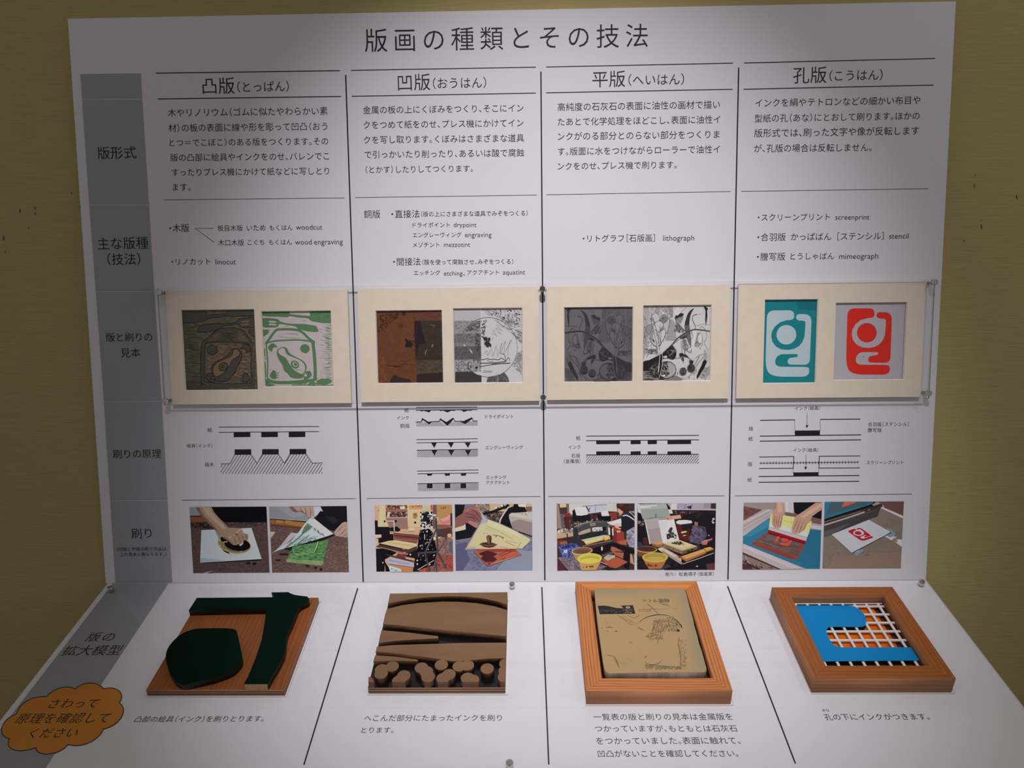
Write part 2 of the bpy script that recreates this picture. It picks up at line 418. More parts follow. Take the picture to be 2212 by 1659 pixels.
# ------------------------------------------------------------------ every line of lettering, read from the photograph
TITLE = [(C2, [('版画の種類とその技法', 105, 243, 1795, 212, 146)])]
HEADINGS = [
    [(C1, [('凸版', 1210, 515, 1400, 511), ('（とっぱん）', 1418, 520, 1725, 515)])],
    [(C2, [('凹版', 303, 495, 495, 489), ('（おうはん）', 512, 498, 830, 493)])],
    [(C2, [('平版', 1464, 475, 1660, 470), ('（へいはん）', 1680, 478, 2012, 473)])],
    [(C3, [('孔版', 833, 451, 1032, 446), ('（こうはん）', 1050, 453, 1367, 447)])]]
PARAS = [
    [(C1, [('木やリノリウム（ゴムに似たやわらかい素', 1003, 674, 1957, 662), ('材）の板の表面に線や形を彫って凹凸（おう', 1007, 765, 1955, 754),
           ('とつ＝でこぼこ）のある版をつくります。その', 1012, 853, 1960, 843), ('版の凸部に絵具やインクをのせ、バレンでこ', 1018, 942, 1966, 932),
           ('すったりプレス機にかけて紙などに写しとり', 1027, 1030, 1966, 1021), ('ます。', 1032, 1118, 1138, 1117)])],
    [(C2, [('金属の板の上にくぼみをつくり、そこにイン', 95, 658, 1053, 645), ('クをつめて紙をのせ、プレス機にかけてイン', 98, 747, 1053, 734),
           ('クを写し取ります。くぼみはさまざまな道具', 100, 836, 1056, 824), ('で引っかいたり削ったり、あるいは酸で腐蝕', 104, 924, 1057, 912),
           ('（とかす）したりしてつくります。', 110, 1014, 750, 1006)])],
    [(C2, [('高純度の石灰石の表面に油性の画材で描い', 1257, 640, 2226, 624), ('たあとで化学処理をほどこし、表面に油性イ', 1258, 728, 2228, 713),
           ('ンクがのる部分とのらない部分をつくりま', 1258, 815, 2224, 802), ('す。版面に水をつけながらローラーで油性イ', 1258, 905, 2226, 891),
           ('ンクをのせ、プレス機で刷ります。', 1258, 993, 1968, 984)])],
    [(C3, [('インクを絹やテトロンなどの細かい布目や', 607, 616, 1593, 598), ('型紙の孔（あな）にとおして刷ります。ほかの', 603, 708, 1588, 691),
           ('版形式では、刷った文字や像が反転します', 600, 796, 1585, 780), ('が、孔版の場合は反転しません。', 600, 887, 1302, 880)])]]
KINDS_ = [
    [(C1, [('・木版', 1012, 1363, 1130, 1361), ('板目木版', 1300, 1363, 1450, 1362), ('いため', 1474, 1361, 1586, 1360), ('もくはん', 1610, 1360, 1748, 1359), ('woodcut', 1768, 1361, 1925, 1360),
           ('木口木版', 1304, 1450, 1457, 1449), ('こぐち', 1480, 1448, 1578, 1447), ('もくはん', 1606, 1447, 1743, 1446), ('wood', 1763, 1450, 1862, 1449), ('engraving', 1876, 1449, 2048, 1447),
           ('・リノカット', 1025, 1564, 1256, 1561), ('linocut', 1288, 1568, 1408, 1567)])],
    [(C2, [('銅版', 100, 1280, 197, 1279), ('・直接法', 265, 1279, 432, 1277), ('（版の上にさまざまな道具でみぞをつくる）', 441, 1279, 1078, 1273),
           ('ドライポイント', 391, 1345, 613, 1343), ('drypoint', 637, 1346, 772, 1346), ('エングレーヴィング', 391, 1404, 682, 1402), ('engraving', 704, 1406, 862, 1405),
           ('メゾチント', 392, 1463, 551, 1462), ('mezzotint', 578, 1465, 734, 1464), ('・間接法', 275, 1564, 438, 1562), ('（酸を使って腐蝕させ、みぞをつくる）', 448, 1566, 991, 1562),
           ('エッチング', 398, 1630, 556, 1629), ('etching、', 578, 1631, 703, 1630), ('アクアチント', 717, 1628, 906, 1626), ('aquatint', 930, 1630, 1062, 1629)])],
    [(C2, [('・リトグラフ［石版画］', 1407, 1425, 1838, 1421), ('lithograph', 1887, 1426, 2072, 1424)])],
    [(C3, [('・スクリーンプリント', 622, 1299, 1052, 1295), ('screenprint', 1085, 1301, 1288, 1300), ('・合羽版', 620, 1417, 788, 1415), ('かっぱばん', 820, 1414, 1060, 1413),
           ('［ステンシル］', 1098, 1412, 1374, 1409), ('stencil', 1407, 1414, 1522, 1413), ('・謄写版', 617, 1534, 785, 1532), ('とうしゃばん', 816, 1531, 1078, 1529), ('mimeograph', 1108, 1535, 1340, 1533)])]]
ROWS = [
    [(C1, [('版形式', 583, 915, 813, 910)])],
    [(C1, [('主な版種', 584, 1456, 886, 1450), ('（技法）', 643, 1549, 838, 1546)])],
    [(C4, [('版と刷りの', 262, 1091, 594, 1088), ('見本', 369, 1202, 508, 1200)])],
    [(D1, [('刷りの原理', 163, 445, 546, 441)])],
    [(D1, [('刷り', 309, 1079, 470, 1074), ('（凹版と平版の刷り作品は、', 196, 1203, 600, 1199), ('上の見本と異なります。）', 218, 1245, 588, 1242)])]]
DIAG_TEXT = [
    [(D1, [('紙', 916, 254, 952, 254), ('絵具（インク）', 753, 380, 953, 378), ('版木', 894, 529, 967, 528)])],
    [(D2, [('紙', 410, 104, 447, 104), ('インク', 346, 168, 446, 167), ('銅版', 374, 237, 452, 236), ('ドライポイント', 1098, 158, 1337, 156),
           ('エングレーヴィング', 1101, 422, 1420, 419), ('エッチング', 1106, 676, 1280, 674), ('アクアチント', 1106, 721, 1306, 719)])],
    [(D3, [('紙', 294, 341, 332, 341), ('インク', 230, 418, 331, 417), ('石版', 253, 491, 328, 490), ('（金属版）', 190, 538, 332, 537)])],
    [(D4, [('インク（絵具）', 581, 87, 794, 84), ('版', 186, 260, 224, 260), ('紙', 184, 347, 221, 347), ('合羽版［ステンシル］', 1204, 224, 1552, 221), ('謄写版', 1201, 273, 1321, 272),
           ('インク（絵具）', 567, 444, 780, 441), ('版', 179, 563, 217, 563), ('紙', 176, 697, 214, 697), ('スクリーンプリント', 1192, 550, 1507, 548)])]]
CREDIT = [(D3, [('刷り：松島順子（版画家）', 1056, 1503, 1470, 1499)])]
BAND_DESK = [(D5, [('版の', 567, 467, 741, 466, 88), ('拡大模型', 412, 556, 786, 551)])]
CLOUD_TEXT = [(D5, [('さわって', 324, 899, 634, 895), ('原理を確認して', 112, 994, 708, 989), ('ください', 196, 1089, 503, 1085)])]
CAPTIONS = [
    [(D5, [('凸部の絵具（インク）を刷りとります。', 874, 998, 1706, 994)])],
    [(D6, [('へこんだ部分にたまったインクを刷り', 186, 1233, 1362, 1230), ('とります。', 162, 1336, 436, 1334)])],
    [(D7, [('一覧表の版と刷りの見本は金属版を', 403, 1224, 1590, 1220), ('つかっていますが、もともとは石灰石', 416, 1323, 1630, 1320), ('をつかっていました。表面に触れて、', 427, 1428, 1655, 1424), ('凹凸がないことを確認してください。', 441, 1538, 1638, 1534)])],
    [(D8, [('孔の下にインクがつきます。', 653, 1190, 1468, 1186), ('あな', 636, 1137, 692, 1136)])]]
ALL = []
for blk in [TITLE, CREDIT, BAND_DESK, CLOUD_TEXT] + HEADINGS + PARAS + KINDS_ + ROWS + DIAG_TEXT + CAPTIONS:
    for _, items in blk: ALL += [i[0] for i in items]
load_glyphs(ALL + ['版', '種', '類', 'く', 'ら', 'べ'])

# ------------------------------------------------------------------ room
WALL_Y = .012
def wallpaper():
    m, n, l, b = new_mat('olive_wallpaper')
    tc = n.new('ShaderNodeTexCoord')
    mp = n.new('ShaderNodeMapping'); mp.inputs['Scale'].default_value = (10, 1, 230)
    nz = n.new('ShaderNodeTexNoise'); nz.inputs['Scale'].default_value = 1.6; nz.inputs['Detail'].default_value = 6; nz.inputs['Roughness'].default_value = .6
    big = n.new('ShaderNodeTexNoise'); big.inputs['Scale'].default_value = 1.3
    r = ramp(n, [(.25, (.43, .35, .155)), (.75, (.53, .435, .20))])
    l.new(tc.outputs['Object'], mp.inputs['Vector']); l.new(mp.outputs['Vector'], nz.inputs['Vector'])
    l.new(nz.outputs['Fac'], r.inputs['Fac']); l.new(r.outputs['Color'], b.inputs['Base Color'])
    bp = n.new('ShaderNodeBump'); bp.inputs['Strength'].default_value = .55; bp.inputs['Distance'].default_value = .0012
    l.new(nz.outputs['Fac'], bp.inputs['Height']); l.new(bp.outputs['Normal'], b.inputs['Normal'])
    b.inputs['Roughness'].default_value = .85; b.inputs['Specular IOR Level'].default_value = .06
    return m
bm = box_bm(-3.2, 3.2, WALL_Y, WALL_Y + .12, 0, 3.6)
WALLP = Plane(Vector((0, WALL_Y, Z0)), PANEL_X, PANEL_Y, PANEL_N)
rs = random.Random(5)
for (x, y, s) in ((43, 456, 5), (76, 450, 4), (76, 461, 3), (8, 514, 6), (12, 544, 3), (155, 418, 3), (62, 493, 3), (174, 448, 4), (2107, 378, 2), (2105, 402, 4), (2120, 476, 2), (2082, 521, 2), (2196, 425, 4), (2120, 490, 5), (2198, 430, 2)):
    q = [WALLP.at(x + dx * s * .35 + rs.uniform(-.6, .6), y + dy * s + rs.uniform(-.6, .6)) for dx, dy in ((-1, -.9), (.4, -1.1), (1, .3), (.2, 1), (-.7, .7))]
    f = bm.faces.new([bm.verts.new(WALLP.world(p, .0003)) for p in q]); f.material_index = 1
    f.normal_update()
    if f.normal.y > 0: f.normal_flip()
link('wall_back', from_bm(bm, 'wall_back'), [wallpaper(), plain('wall_scuff', (.13, .10, .05), .8, .1)], kind='structure')
link('floor', from_bm(box_bm(-3.2, 3.2, -4.5, WALL_Y + .12, -.1, 0), 'floor'), mottled('grey_brown_carpet', (.10, .085, .07), (.14, .12, .10), 300, .95, .05), kind='structure')

# ------------------------------------------------------------------ the upright board with its printing
board = empty('display_board', Matrix.Translation(PANEL_O), 'tall white explanatory board with four columns of Japanese text standing against the olive wall', 'display board')
BI = Matrix.Translation(-PANEL_O)
corners = [PANEL.at(*p) for p in ((146.5, 40.5), (2064.8, 3), (1999.5, 1262), (229.5, 1274))]
corners[2][1] = corners[3][1] = .0
bm = bmesh.new()
fr = [bm.verts.new((p[0], 0, p[1])) for p in corners]; bk = [bm.verts.new((p[0], WALL_Y - .0005, p[1])) for p in corners]
bm.faces.new(fr[::-1]).material_index = 0
bm.faces.new(bk).material_index = 1
for i in range(4):
    bm.faces.new((fr[i], fr[(i + 1) % 4], bk[(i + 1) % 4], bk[i])).material_index = 1
bmesh.ops.recalc_face_normals(bm, faces=bm.faces)
link('board_sheet', from_bm(bm, 'board_sheet'), [M['panel'], M['board_edge']], board)

def band(plane, pts, name, mat, parent, frame, h=.0002):
    bm = bmesh.new()
    q = [plane.at(*p) for p in pts]
    if area2(q) < 0: q = q[::-1]
    bm.faces.new([bm.verts.new(frame @ plane.world(p, h)) for p in q])
    return link(name, from_bm(bm, name), mat, parent)
STRIP = [((173.6, 160.2), (304.5, 158.4)), ((177.2, 215.5), (307.4, 214.1)), ((192.8, 443.4), (321.9, 442.7)), ((207, 630), (333.3, 629.8)), ((224.4, 867.7), (349.8, 867)), ((238, 1081.9), (362, 1081.2)), ((249.8, 1266), (372.6, 1264))]
CELLS = [band(PANEL, [STRIP[i][0], STRIP[i][1], STRIP[i + 1][1], STRIP[i + 1][0]], 'grey_row_label', M['grey_print'], board, BI) for i in range(6)]
for a, b in STRIP[1:6]:
    fl = Flat(PANEL, PX, .0004, frame=BI); fl.line((.62, .63, .65), [a, b], 1.3); fl.build('white_separator_line', M['picture'], board)

K = (.022, .020, .024)
def rules(name, segs):
    f = Flat(PANEL, PX, .0003, frame=BI)
    for crop, a, b, w in segs: f.line(K, [crop.px(a), crop.px(b)], w)
    return f.build(name, M['picture'], board)
HEAD_RULES = [[(C1, (932, 437), (2030, 422), 2.0), (C1, (942, 591), (2037, 576), 2.0)],
              [(C2, (22, 420), (1127, 401), 1.8), (C2, (27, 575), (1127, 556), 1.8)],
              [(C2, (1188, 400), (2305, 377), 1.8), (C2, (1188, 554), (2302, 533), 1.8)],
              [(C3, (541, 376), (1682, 349), 1.9), (C3, (537, 533), (1672, 508), 1.9)]]
THIN_RULES = [[(C1, (980, 1194), (2057, 1182), 1.0), (D1, (710, 813), (2093, 801), 1.0)],
              [(C2, (47, 1180), (1132, 1165), 1.0), (D2, (88, 857), (1568, 839), 1.0)],
              [(C2, (1190, 1163), (2290, 1144), 1.0), (D3, (58, 839), (1562, 834), 1.0)],
              [(C3, (523, 1143), (1638, 1127), 1.0), (D4, (68, 834), (1580, 819), 1.0)]]
for i in range(4):
    for s_ in HEAD_RULES[i]: rules('heading_rule', [s_])
    for s_ in THIN_RULES[i]: rules('section_rule', [s_])
for a, b in (((746.7, 161.7), (784.6, 1257)), ((1168.4, 154.4), (1177, 1253.5)), ((1595.7, 146), (1572.5, 1252))):
    f = Flat(PANEL, PX, .0003, frame=BI); f.line(K, [a, b], 2.8); f.build('column_divider', M['picture'], board)
f = Flat(PANEL, C1, .0003, frame=BI); f.line(K, [(1276, 1363), (1165, 1364), (1280, 1448)], 2.8); f.build('branch_line', M['picture'], board)

lettering('title_lettering', PANEL, TITLE, board, frame=BI)
for b_ in HEADINGS: lettering('heading_lettering', PANEL, b_, board, frame=BI)
for b_ in PARAS: lettering('paragraph_lettering', PANEL, b_, board, frame=BI)
for b_ in KINDS_: lettering('technique_lettering', PANEL, b_, board, frame=BI)
for i_, b_ in enumerate(ROWS): lettering('row_lettering', PANEL, b_, CELLS[i_ + 1], frame=BI, h=.0006)
lettering('credit_lettering', PANEL, CREDIT, board, frame=BI)

# ------------------------------------------------------------------ printed section diagrams
def hatch(f, poly, x0, x1, step, ytop, ybot, lean, w):
    """parallel slanting lines clipped to the inside of an outline"""
    def inside(x, y):
        c = False; n = len(poly)
        for i in range(n):
            (xa, ya), (xb, yb) = poly[i], poly[i - 1]
            if (ya > y) != (yb > y) and x < (xb - xa) * (y - ya) / (yb - ya) + xa: c = not c
        return c
    x = x0
    while x < x1 + lean:
        run = None; N = 60
        for i in range(N + 1):
            t = i / N; p = (x + lean * t - lean, ybot + (ytop - ybot) * t)
            if inside(*p):
                if run is None: run = [p, p]
                run[1] = p
            elif run:
                if abs(run[1][1] - run[0][1]) > 4: f.line(K, run, w)
                run = None
        if run and abs(run[1][1] - run[0][1]) > 4: f.line(K, run, w)
        x += step
# relief
f = Flat(PANEL, D1, .0003, frame=BI)
f.line(K, [(1005, 231), (1802, 226)], 5); f.line(K, [(1006, 273), (1802, 266)], 5)
for x in (1124, 1343, 1562):
    f.poly(K, [(x, 271), (x + 132, 270), (x + 132, 309), (x, 311)])
for x in (1131, 1350, 1569):
    f.poly(K, [(x, 408 - (x - 1131) * .006), (x + 132, 407 - (x - 1131) * .006), (x + 132, 446), (x, 448)])
prof = [(1018, 524), (1095, 522), (1133, 450), (1262, 448), (1311, 521), (1352, 447), (1480, 446), (1529, 519), (1571, 445), (1700, 444), (1749, 517), (1831, 515)]
f.line(K, prof, 4)
hatch(f, prof + [(1835, 603), (1018, 606)], 1018, 1840, 24.6, 440, 606, 108, 3)
DIA = [f]
# intaglio
f = Flat(PANEL, D2, .0003, frame=BI)
f.line(K, [(507, 80), (1030, 75)], 5); f.line(K, [(508, 104), (1030, 99)], 5)
for pts in ([(533, 102), (640, 101), (620, 122), (598, 114), (578, 108), (553, 112)], [(700, 101), (850, 100), (832, 110), (812, 106), (776, 122), (740, 106), (716, 110)], [(880, 100), (1000, 99), (975, 108), (955, 105), (912, 118), (905, 108)]):
    f.poly(K, pts)
pr = [(508, 204), (553, 202), (562, 172), (575, 180), (620, 226), (648, 200), (706, 199), (718, 172), (728, 180), (770, 232), (828, 170), (836, 198), (905, 197), (928, 218), (988, 168), (996, 196), (1032, 195)]
f.line(K, [(508, 204), (553, 202), (564, 172)], 6); f.line(K, [(640, 200), (706, 199), (718, 172)], 6); f.line(K, [(828, 172), (838, 198), (905, 197)], 6); f.line(K, [(986, 168), (996, 196), (1032, 195)], 6)
f.poly(K, [(558, 168), (572, 176), (614, 202), (650, 198), (622, 226), (568, 186), (562, 200)])
f.poly(K, [(712, 168), (726, 180), (768, 204), (822, 168), (832, 172), (812, 200), (776, 237), (724, 190), (720, 200)])
f.poly(K, [(880, 198), (912, 196), (984, 164), (992, 172), (930, 222)])
hatch(f, [(508, 204), (600, 206), (622, 228), (655, 202), (720, 202), (774, 238), (820, 202), (895, 202), (930, 222), (965, 198), (1034, 197), (1034, 234), (510, 241)], 508, 1036, 14.4, 195, 241, 42, 2.6)
f.line(K, [(513, 354), (1036, 346)], 5); f.line(K, [(513, 381), (1036, 374)], 5)
for x in (636, 780, 924): f.poly(K, [(x, 380), (x + 50, 379), (x + 28, 424)])
f.line(K, [(514, 444), (1037, 437)], 5)
for x in (638, 782, 926): f.poly(K, [(x, 443), (x + 52, 442), (x + 28, 490)])
hatch(f, [(515, 444), (638, 443), (666, 490), (690, 442), (782, 441), (810, 488), (834, 440), (926, 439), (954, 486), (978, 438), (1038, 437), (1038, 498), (517, 505)], 515, 1040, 14.4, 436, 506, 62, 2.6)
f.line(K, [(520, 622), (1041, 613)], 5); f.line(K, [(520, 646), (1041, 638)], 5)
for x in (599, 751, 888): f.poly(K, [(x, 645), (x + 50, 643), (x + 42, 661), (x + 7, 662)])
f.line(K, [(521, 730), (1042, 721)], 5)
for x in (602, 753, 889): f.poly(K, [(x, 728), (x + 47, 727), (x + 47, 768), (x, 769)])
hatch(f, [(522, 730), (602, 729), (602, 769), (649, 769), (649, 728), (753, 727), (753, 769), (800, 768), (800, 726), (889, 725), (889, 767), (936, 767), (936, 724), (1043, 722), (1043, 786), (524, 794)], 522, 1045, 14.4, 720, 795, 66, 2.6)
DIA.append(f)
# lithograph
f = Flat(PANEL, D3, .0003, frame=BI)
f.line(K, [(380, 324), (1342, 318)], 6); f.line(K, [(380, 363), (1342, 356)], 6)
for a, b in ((466, 668), (760, 845), (905, 983), (1074, 1275)):
    f.poly(K, [(a, 362), (b, 360), (b, 391), (a, 393)]); f.poly(K, [(a, 455), (b, 453), (b, 484), (a, 485)])
f.line(K, [(380, 485), (1340, 479)], 6)
hatch(f, [(380, 486), (1341, 481), (1341, 556), (380, 559)], 380, 1345, 21, 480, 560, 62, 3.2)
DIA.append(f)
# stencil
f = Flat(PANEL, D4, .0003, frame=BI)
f.line(K, [(285, 189), (582, 185)], 7); f.line(K, [(797, 182), (1140, 179)], 7)
for x in (580, 798):
    for y in range(190, 275, 16): f.line(K, [(x, y), (x - .6, y + 9)], 4)
f.poly(K, [(581, 277), (797, 275), (794, 284), (797, 292), (793, 300), (797, 314), (579, 317), (583, 306), (578, 296), (582, 288)])
f.line(K, [(282, 324), (1146, 313)], 7); f.line(K, [(282, 367), (1145, 356)], 7)
f.line(K, [(687, 125), (684, 240)], 3); f.poly(K, [(671, 229), (684, 233), (698, 228), (684, 255)])
f.line(K, [(277, 503), (572, 498), (567, 598), (275, 601)], 6); f.line(K, [(1138, 493), (789, 496), (786, 597), (1134, 595)], 6)
f.line(K, [(277, 555), (1123, 547)], 4.5)
for i in range(33):
    x = 292 + i * 25.8; y = 554.5 - i * .25; f.line(K, [(x, y - 13), (x, y + 13)], 4)
for x in (567, 785):
    for y in range(602, 632, 13): f.line(K, [(x, y), (x, y + 7)], 4)
f.poly(K, [(568, 634), (784, 632), (781, 640), (784, 650), (783, 661), (566, 664), (570, 652), (566, 644)])
f.line(K, [(273, 669), (1132, 660)], 7); f.line(K, [(272, 718), (1130, 710)], 7)
f.line(K, [(676, 482), (673, 596)], 3); f.poly(K, [(660, 585), (673, 589), (687, 584), (673, 611)])
DIA.append(f)
for i, f in enumerate(DIA):
    f.build('printed_diagram', M['picture'], board)
    lettering('diagram_lettering', PANEL, DIAG_TEXT[i], board, frame=BI)
# ------------------------------------------------------------------ the eight printed photographs at the foot of the board
def photo(crop, quad, white):
    q = [PANEL.at(*crop.px(p)) for p in quad]
    b = ((q[0][0] + q[3][0]) / 2, (q[1][0] + q[2][0]) / 2, (q[2][1] + q[3][1]) / 2, (q[0][1] + q[1][1]) / 2)
    return Flat(PANEL, crop, .0003, white, 0.0, b, BI)
ZS = .096447
F1, F2, F3, F4 = Crop(405, 1085, ZS), Crop(575, 1085, ZS), Crop(800, 1080, ZS), Crop(970, 1080, ZS)
F5, F6, F7, F8 = Crop(1195, 1080, ZS), Crop(1365, 1080, ZS), Crop(1595, 1075, ZS), Crop(1770, 1075, ZS)
WOODS = [(70, 52, 50), (58, 44, 46), (82, 60, 54), (48, 38, 42), (92, 68, 58), (66, 54, 58)]

# 1 hand rubbing a paper with a round pad
f = photo(F1, [(45, 105), (1768, 95), (1845, 1575), (130, 1590)], 152); Q = [(45, 105), (1768, 95), (1845, 1575), (130, 1590)]
f.poly((64, 50, 50), Q)
f.specks(WOODS, [(70, 430), (1790, 430), (1845, 1575), (130, 1590)], 1500, 13, 1, 3.4, 2, 14)
f.poly((104, 110, 116), [(45, 105), (420, 105), (420, 300), (60, 305)]); f.poly((24, 16, 14), [(60, 300), (420, 298), (420, 325), (62, 325)])
f.poly((98, 60, 38), [(62, 325), (460, 320), (470, 440), (75, 445)]); f.poly((76, 44, 34), [(75, 445), (470, 440), (520, 470), (76, 480)]); f.line((124, 72, 48), [(70, 330), (430, 330)], 8)
f.poly((6, 6, 8), [(400, 105), (1768, 95), (1785, 440), (1500, 445), (980, 455), (850, 450), (600, 300)]); f.poly((30, 22, 22), [(80, 470), (480, 450), (620, 600), (85, 560)]); f.specks(WOODS[:4], [(80, 480), (560, 470), (600, 600), (90, 600)], 60, 16, 3, 3, 0, 10)
f.poly((46, 38, 40), [(860, 450), (1785, 440), (1788, 520), (930, 530)]); f.specks(WOODS, [(880, 455), (1785, 445), (1790, 560), (950, 560)], 90, 15, 4, 4, 0, 8)
f.poly((18, 14, 16), [(300, 1340), (1665, 1270), (1640, 1300), (700, 1345), (420, 1365)])
f.poly((148, 158, 164), [(314, 622), (1437, 570), (1665, 1268), (284, 1352)])
f.poly((128, 140, 146), [(284, 1352), (290, 1240), (900, 1300), (420, 1340)]); f.poly((156, 164, 172), [(1250, 600), (1430, 580), (1560, 980), (1440, 1000)])
f.poly((112, 112, 108), [(600, 610), (760, 760), (700, 850), (730, 1000), (860, 1130), (960, 1160), (820, 1100), (690, 940), (690, 780), (640, 680)])
f.ell((126, 110, 76), 1062, 950, 360, 196, 8, 36); f.ell((100, 84, 56), 1062, 935, 345, 175, 8, 36)
f.specks([(150, 134, 94), (88, 72, 46), (112, 96, 64), (140, 122, 82)], [(720, 960), (1400, 1010), (1330, 1110), (850, 1090)], 160, 16, 5, 2, 20, 50)
f.specks([(150, 134, 94), (88, 72, 46), (120, 104, 70)], [(705, 850), (880, 880), (900, 1050), (740, 980)], 70, 16, 6, 2, 60, 40)
f.ell((8, 6, 8), 1120, 940, 290, 140, 8, 36); f.poly((10, 6, 8), [(735, 800), (770, 770), (900, 860), (840, 885), (780, 880)])
f.line((142, 124, 86), [(800, 900), (850, 880), (905, 880)], 26, 3)
SK, SKD, SKL = (124, 104, 86), (96, 76, 62), (142, 122, 104)
f.poly(SK, [(195, 105), (548, 105), (600, 210), (700, 330), (900, 540), (930, 566), (1180, 572), (1235, 620), (1262, 690), (1365, 710), (1362, 830), (1330, 840), (1315, 845), (1262, 850), (1262, 900), (1205, 950), (1160, 935), (1090, 955), (1040, 955), (1000, 935), (930, 870), (830, 810), (760, 760), (620, 600), (430, 430), (280, 250)])
f.poly(SKD, [(195, 105), (260, 105), (380, 300), (640, 560), (760, 760), (620, 600), (430, 430), (280, 250)])
f.poly(SKL, [(330, 105), (500, 105), (560, 220), (700, 400), (880, 580), (800, 600), (600, 420), (420, 250)])
f.poly(SKD, [(760, 760), (860, 780), (960, 860), (1060, 950), (1010, 940), (930, 870), (830, 810)])
for pts in ([(1030, 800), (1080, 860), (1095, 945)], [(1130, 750), (1180, 830), (1190, 920)], [(1205, 710), (1255, 790), (1262, 860)], [(1290, 700), (1325, 770), (1325, 835)]): f.line((70, 50, 42), pts, 14, 3, taper=True)
for p in ((960, 780), (1060, 715), (1110, 665), (1170, 620)): f.ell((150, 128, 110), p[0], p[1], 34, 20, -30)
f.ell((98, 74, 62), 1100, 710, 46, 22, 20); f.poly((150, 156, 156), [(1165, 950), (1250, 905), (1262, 915), (1205, 972), (1170, 965)])
f.ell((20, 14, 16), 1365, 1362, 50, 24); f.ell((20, 14, 16), 1500, 1372, 44, 30)
f.poly((120, 130, 132), [(360, 1590), (420, 1560), (520, 1545), (600, 1560), (630, 1585)]); f.poly((18, 18, 20), [(440, 1590), (520, 1558), (600, 1565), (620, 1590)])
f.build('printed_photograph', M['picture'], board)['label'] = 'photograph of a hand rubbing white paper with a round pad'

# 2 paper peeled off a green block
f = photo(F2, [(65, 95), (1805, 78), (1855, 1565), (135, 1578)], 165)
Q = [(65, 95), (1805, 78), (1855, 1565), (135, 1578)]
f.poly((84, 66, 62), Q); f.specks([(84, 64, 60), (70, 54, 54), (100, 78, 66), (60, 46, 50), (112, 90, 74), (92, 74, 72)], [(90, 480), (1820, 700), (1855, 1565), (135, 1578)], 1500, 12, 11, 3.4, 2, 14)
f.specks([(124, 98, 76), (112, 86, 66), (96, 72, 56)], [(1300, 1000), (1840, 900), (1855, 1560), (1250, 1500)], 300, 14, 12, 2.2, 0, 20)
f.poly((116, 118, 124), [(65, 95), (560, 92), (960, 300), (950, 420), (80, 350)]); f.poly((126, 128, 136), [(200, 95), (560, 92), (900, 280), (600, 350)]); f.line((140, 138, 140), [(80, 352), (945, 418)], 16)
f.poly((30, 20, 18), [(80, 362), (920, 428), (910, 445), (80, 378)]); f.poly((120, 78, 46), [(85, 378), (900, 445), (800, 560), (90, 480)])
for x in (240, 440): f.poly((146, 104, 58), [(x, 400), (x + 160, 415), (x + 130, 470), (x - 20, 460)])
f.poly((140, 98, 52), [(460, 430), (880, 460), (830, 540), (470, 490)]); f.poly((86, 52, 38), [(90, 480), (800, 555), (790, 590), (90, 520)])
f.poly((18, 17, 22), [(1200, 95), (1805, 80), (1815, 450), (1640, 520), (1520, 640), (1330, 600), (1090, 360), (1150, 280)]); f.poly((30, 29, 36), [(1300, 300), (1560, 330), (1600, 430), (1500, 470), (1380, 380)])
f.poly((158, 166, 172), [(1060, 95), (1215, 95), (1275, 208), (1215, 190), (1150, 280), (1085, 330)])
f.poly((164, 152, 140), [(95, 655), (205, 662), (105, 800)]); f.poly((108, 92, 78), [(205, 662), (215, 690), (110, 830), (105, 800)])
f.poly((26, 22, 26), [(380, 1050), (1500, 720), (1540, 740), (1300, 840), (700, 1040), (560, 1080)])
f.poly((96, 122, 80), [(600, 1000), (1385, 840), (1390, 875), (1240, 1412), (450, 1330), (460, 1300)])
f.poly((74, 116, 70), [(620, 980), (1385, 850), (1280, 1310), (470, 1290)])
f.specks([(60, 98, 60), (92, 134, 84), (54, 84, 54), (104, 146, 92), (80, 122, 76)], [(640, 1000), (1370, 870), (1270, 1330), (490, 1290)], 260, 20, 13, 4, -6, 12)
f.poly((118, 138, 92), [(460, 1265), (740, 1290), (1290, 1300), (1260, 1405), (455, 1325)]); f.specks([(96, 126, 78), (130, 146, 100)], [(480, 1280), (1270, 1310), (1250, 1390), (480, 1320)], 60, 16, 14, 4, 4, 10)
f.line((130, 160, 112), [(1165, 870), (1130, 1000), (1075, 1115)], 22, 3); f.line((46, 74, 46), [(1190, 880), (1150, 1010), (1100, 1120)], 8, 3); f.line((130, 160, 112), [(610, 1060), (640, 1140), (700, 1170), (900, 1150), (1060, 1115)], 12, 3)
f.ell((116, 150, 100), 1015, 1062, 46, 28); f.ell((60, 92, 58), 1018, 1060, 26, 16); f.ell((92, 128, 78), 600, 1210, 60, 30); f.line((150, 140, 108), [(450, 1333), (1240, 1415)], 8)
f.poly((158, 152, 156), [(560, 675), (720, 690), (640, 760), (300, 1060), (130, 1128), (200, 1090), (330, 960)])
f.poly((164, 178, 182), [(985, 345), (1080, 360), (1510, 700), (1400, 745), (1100, 840), (600, 980), (300, 1065), (130, 1130), (330, 1010), (560, 860), (720, 680), (850, 500)])
f.poly((178, 188, 196), [(1080, 365), (1505, 698), (1340, 755), (1060, 555)])
GN, GN2 = (78, 104, 84), (94, 120, 98)
f.poly(GN, [(930, 460), (1045, 545), (980, 610), (830, 710), (800, 680), (850, 560)]); f.specks([(60, 86, 66), (110, 134, 112), (70, 96, 76)], [(930, 470), (1030, 545), (840, 700), (810, 670)], 60, 14, 15, 2)
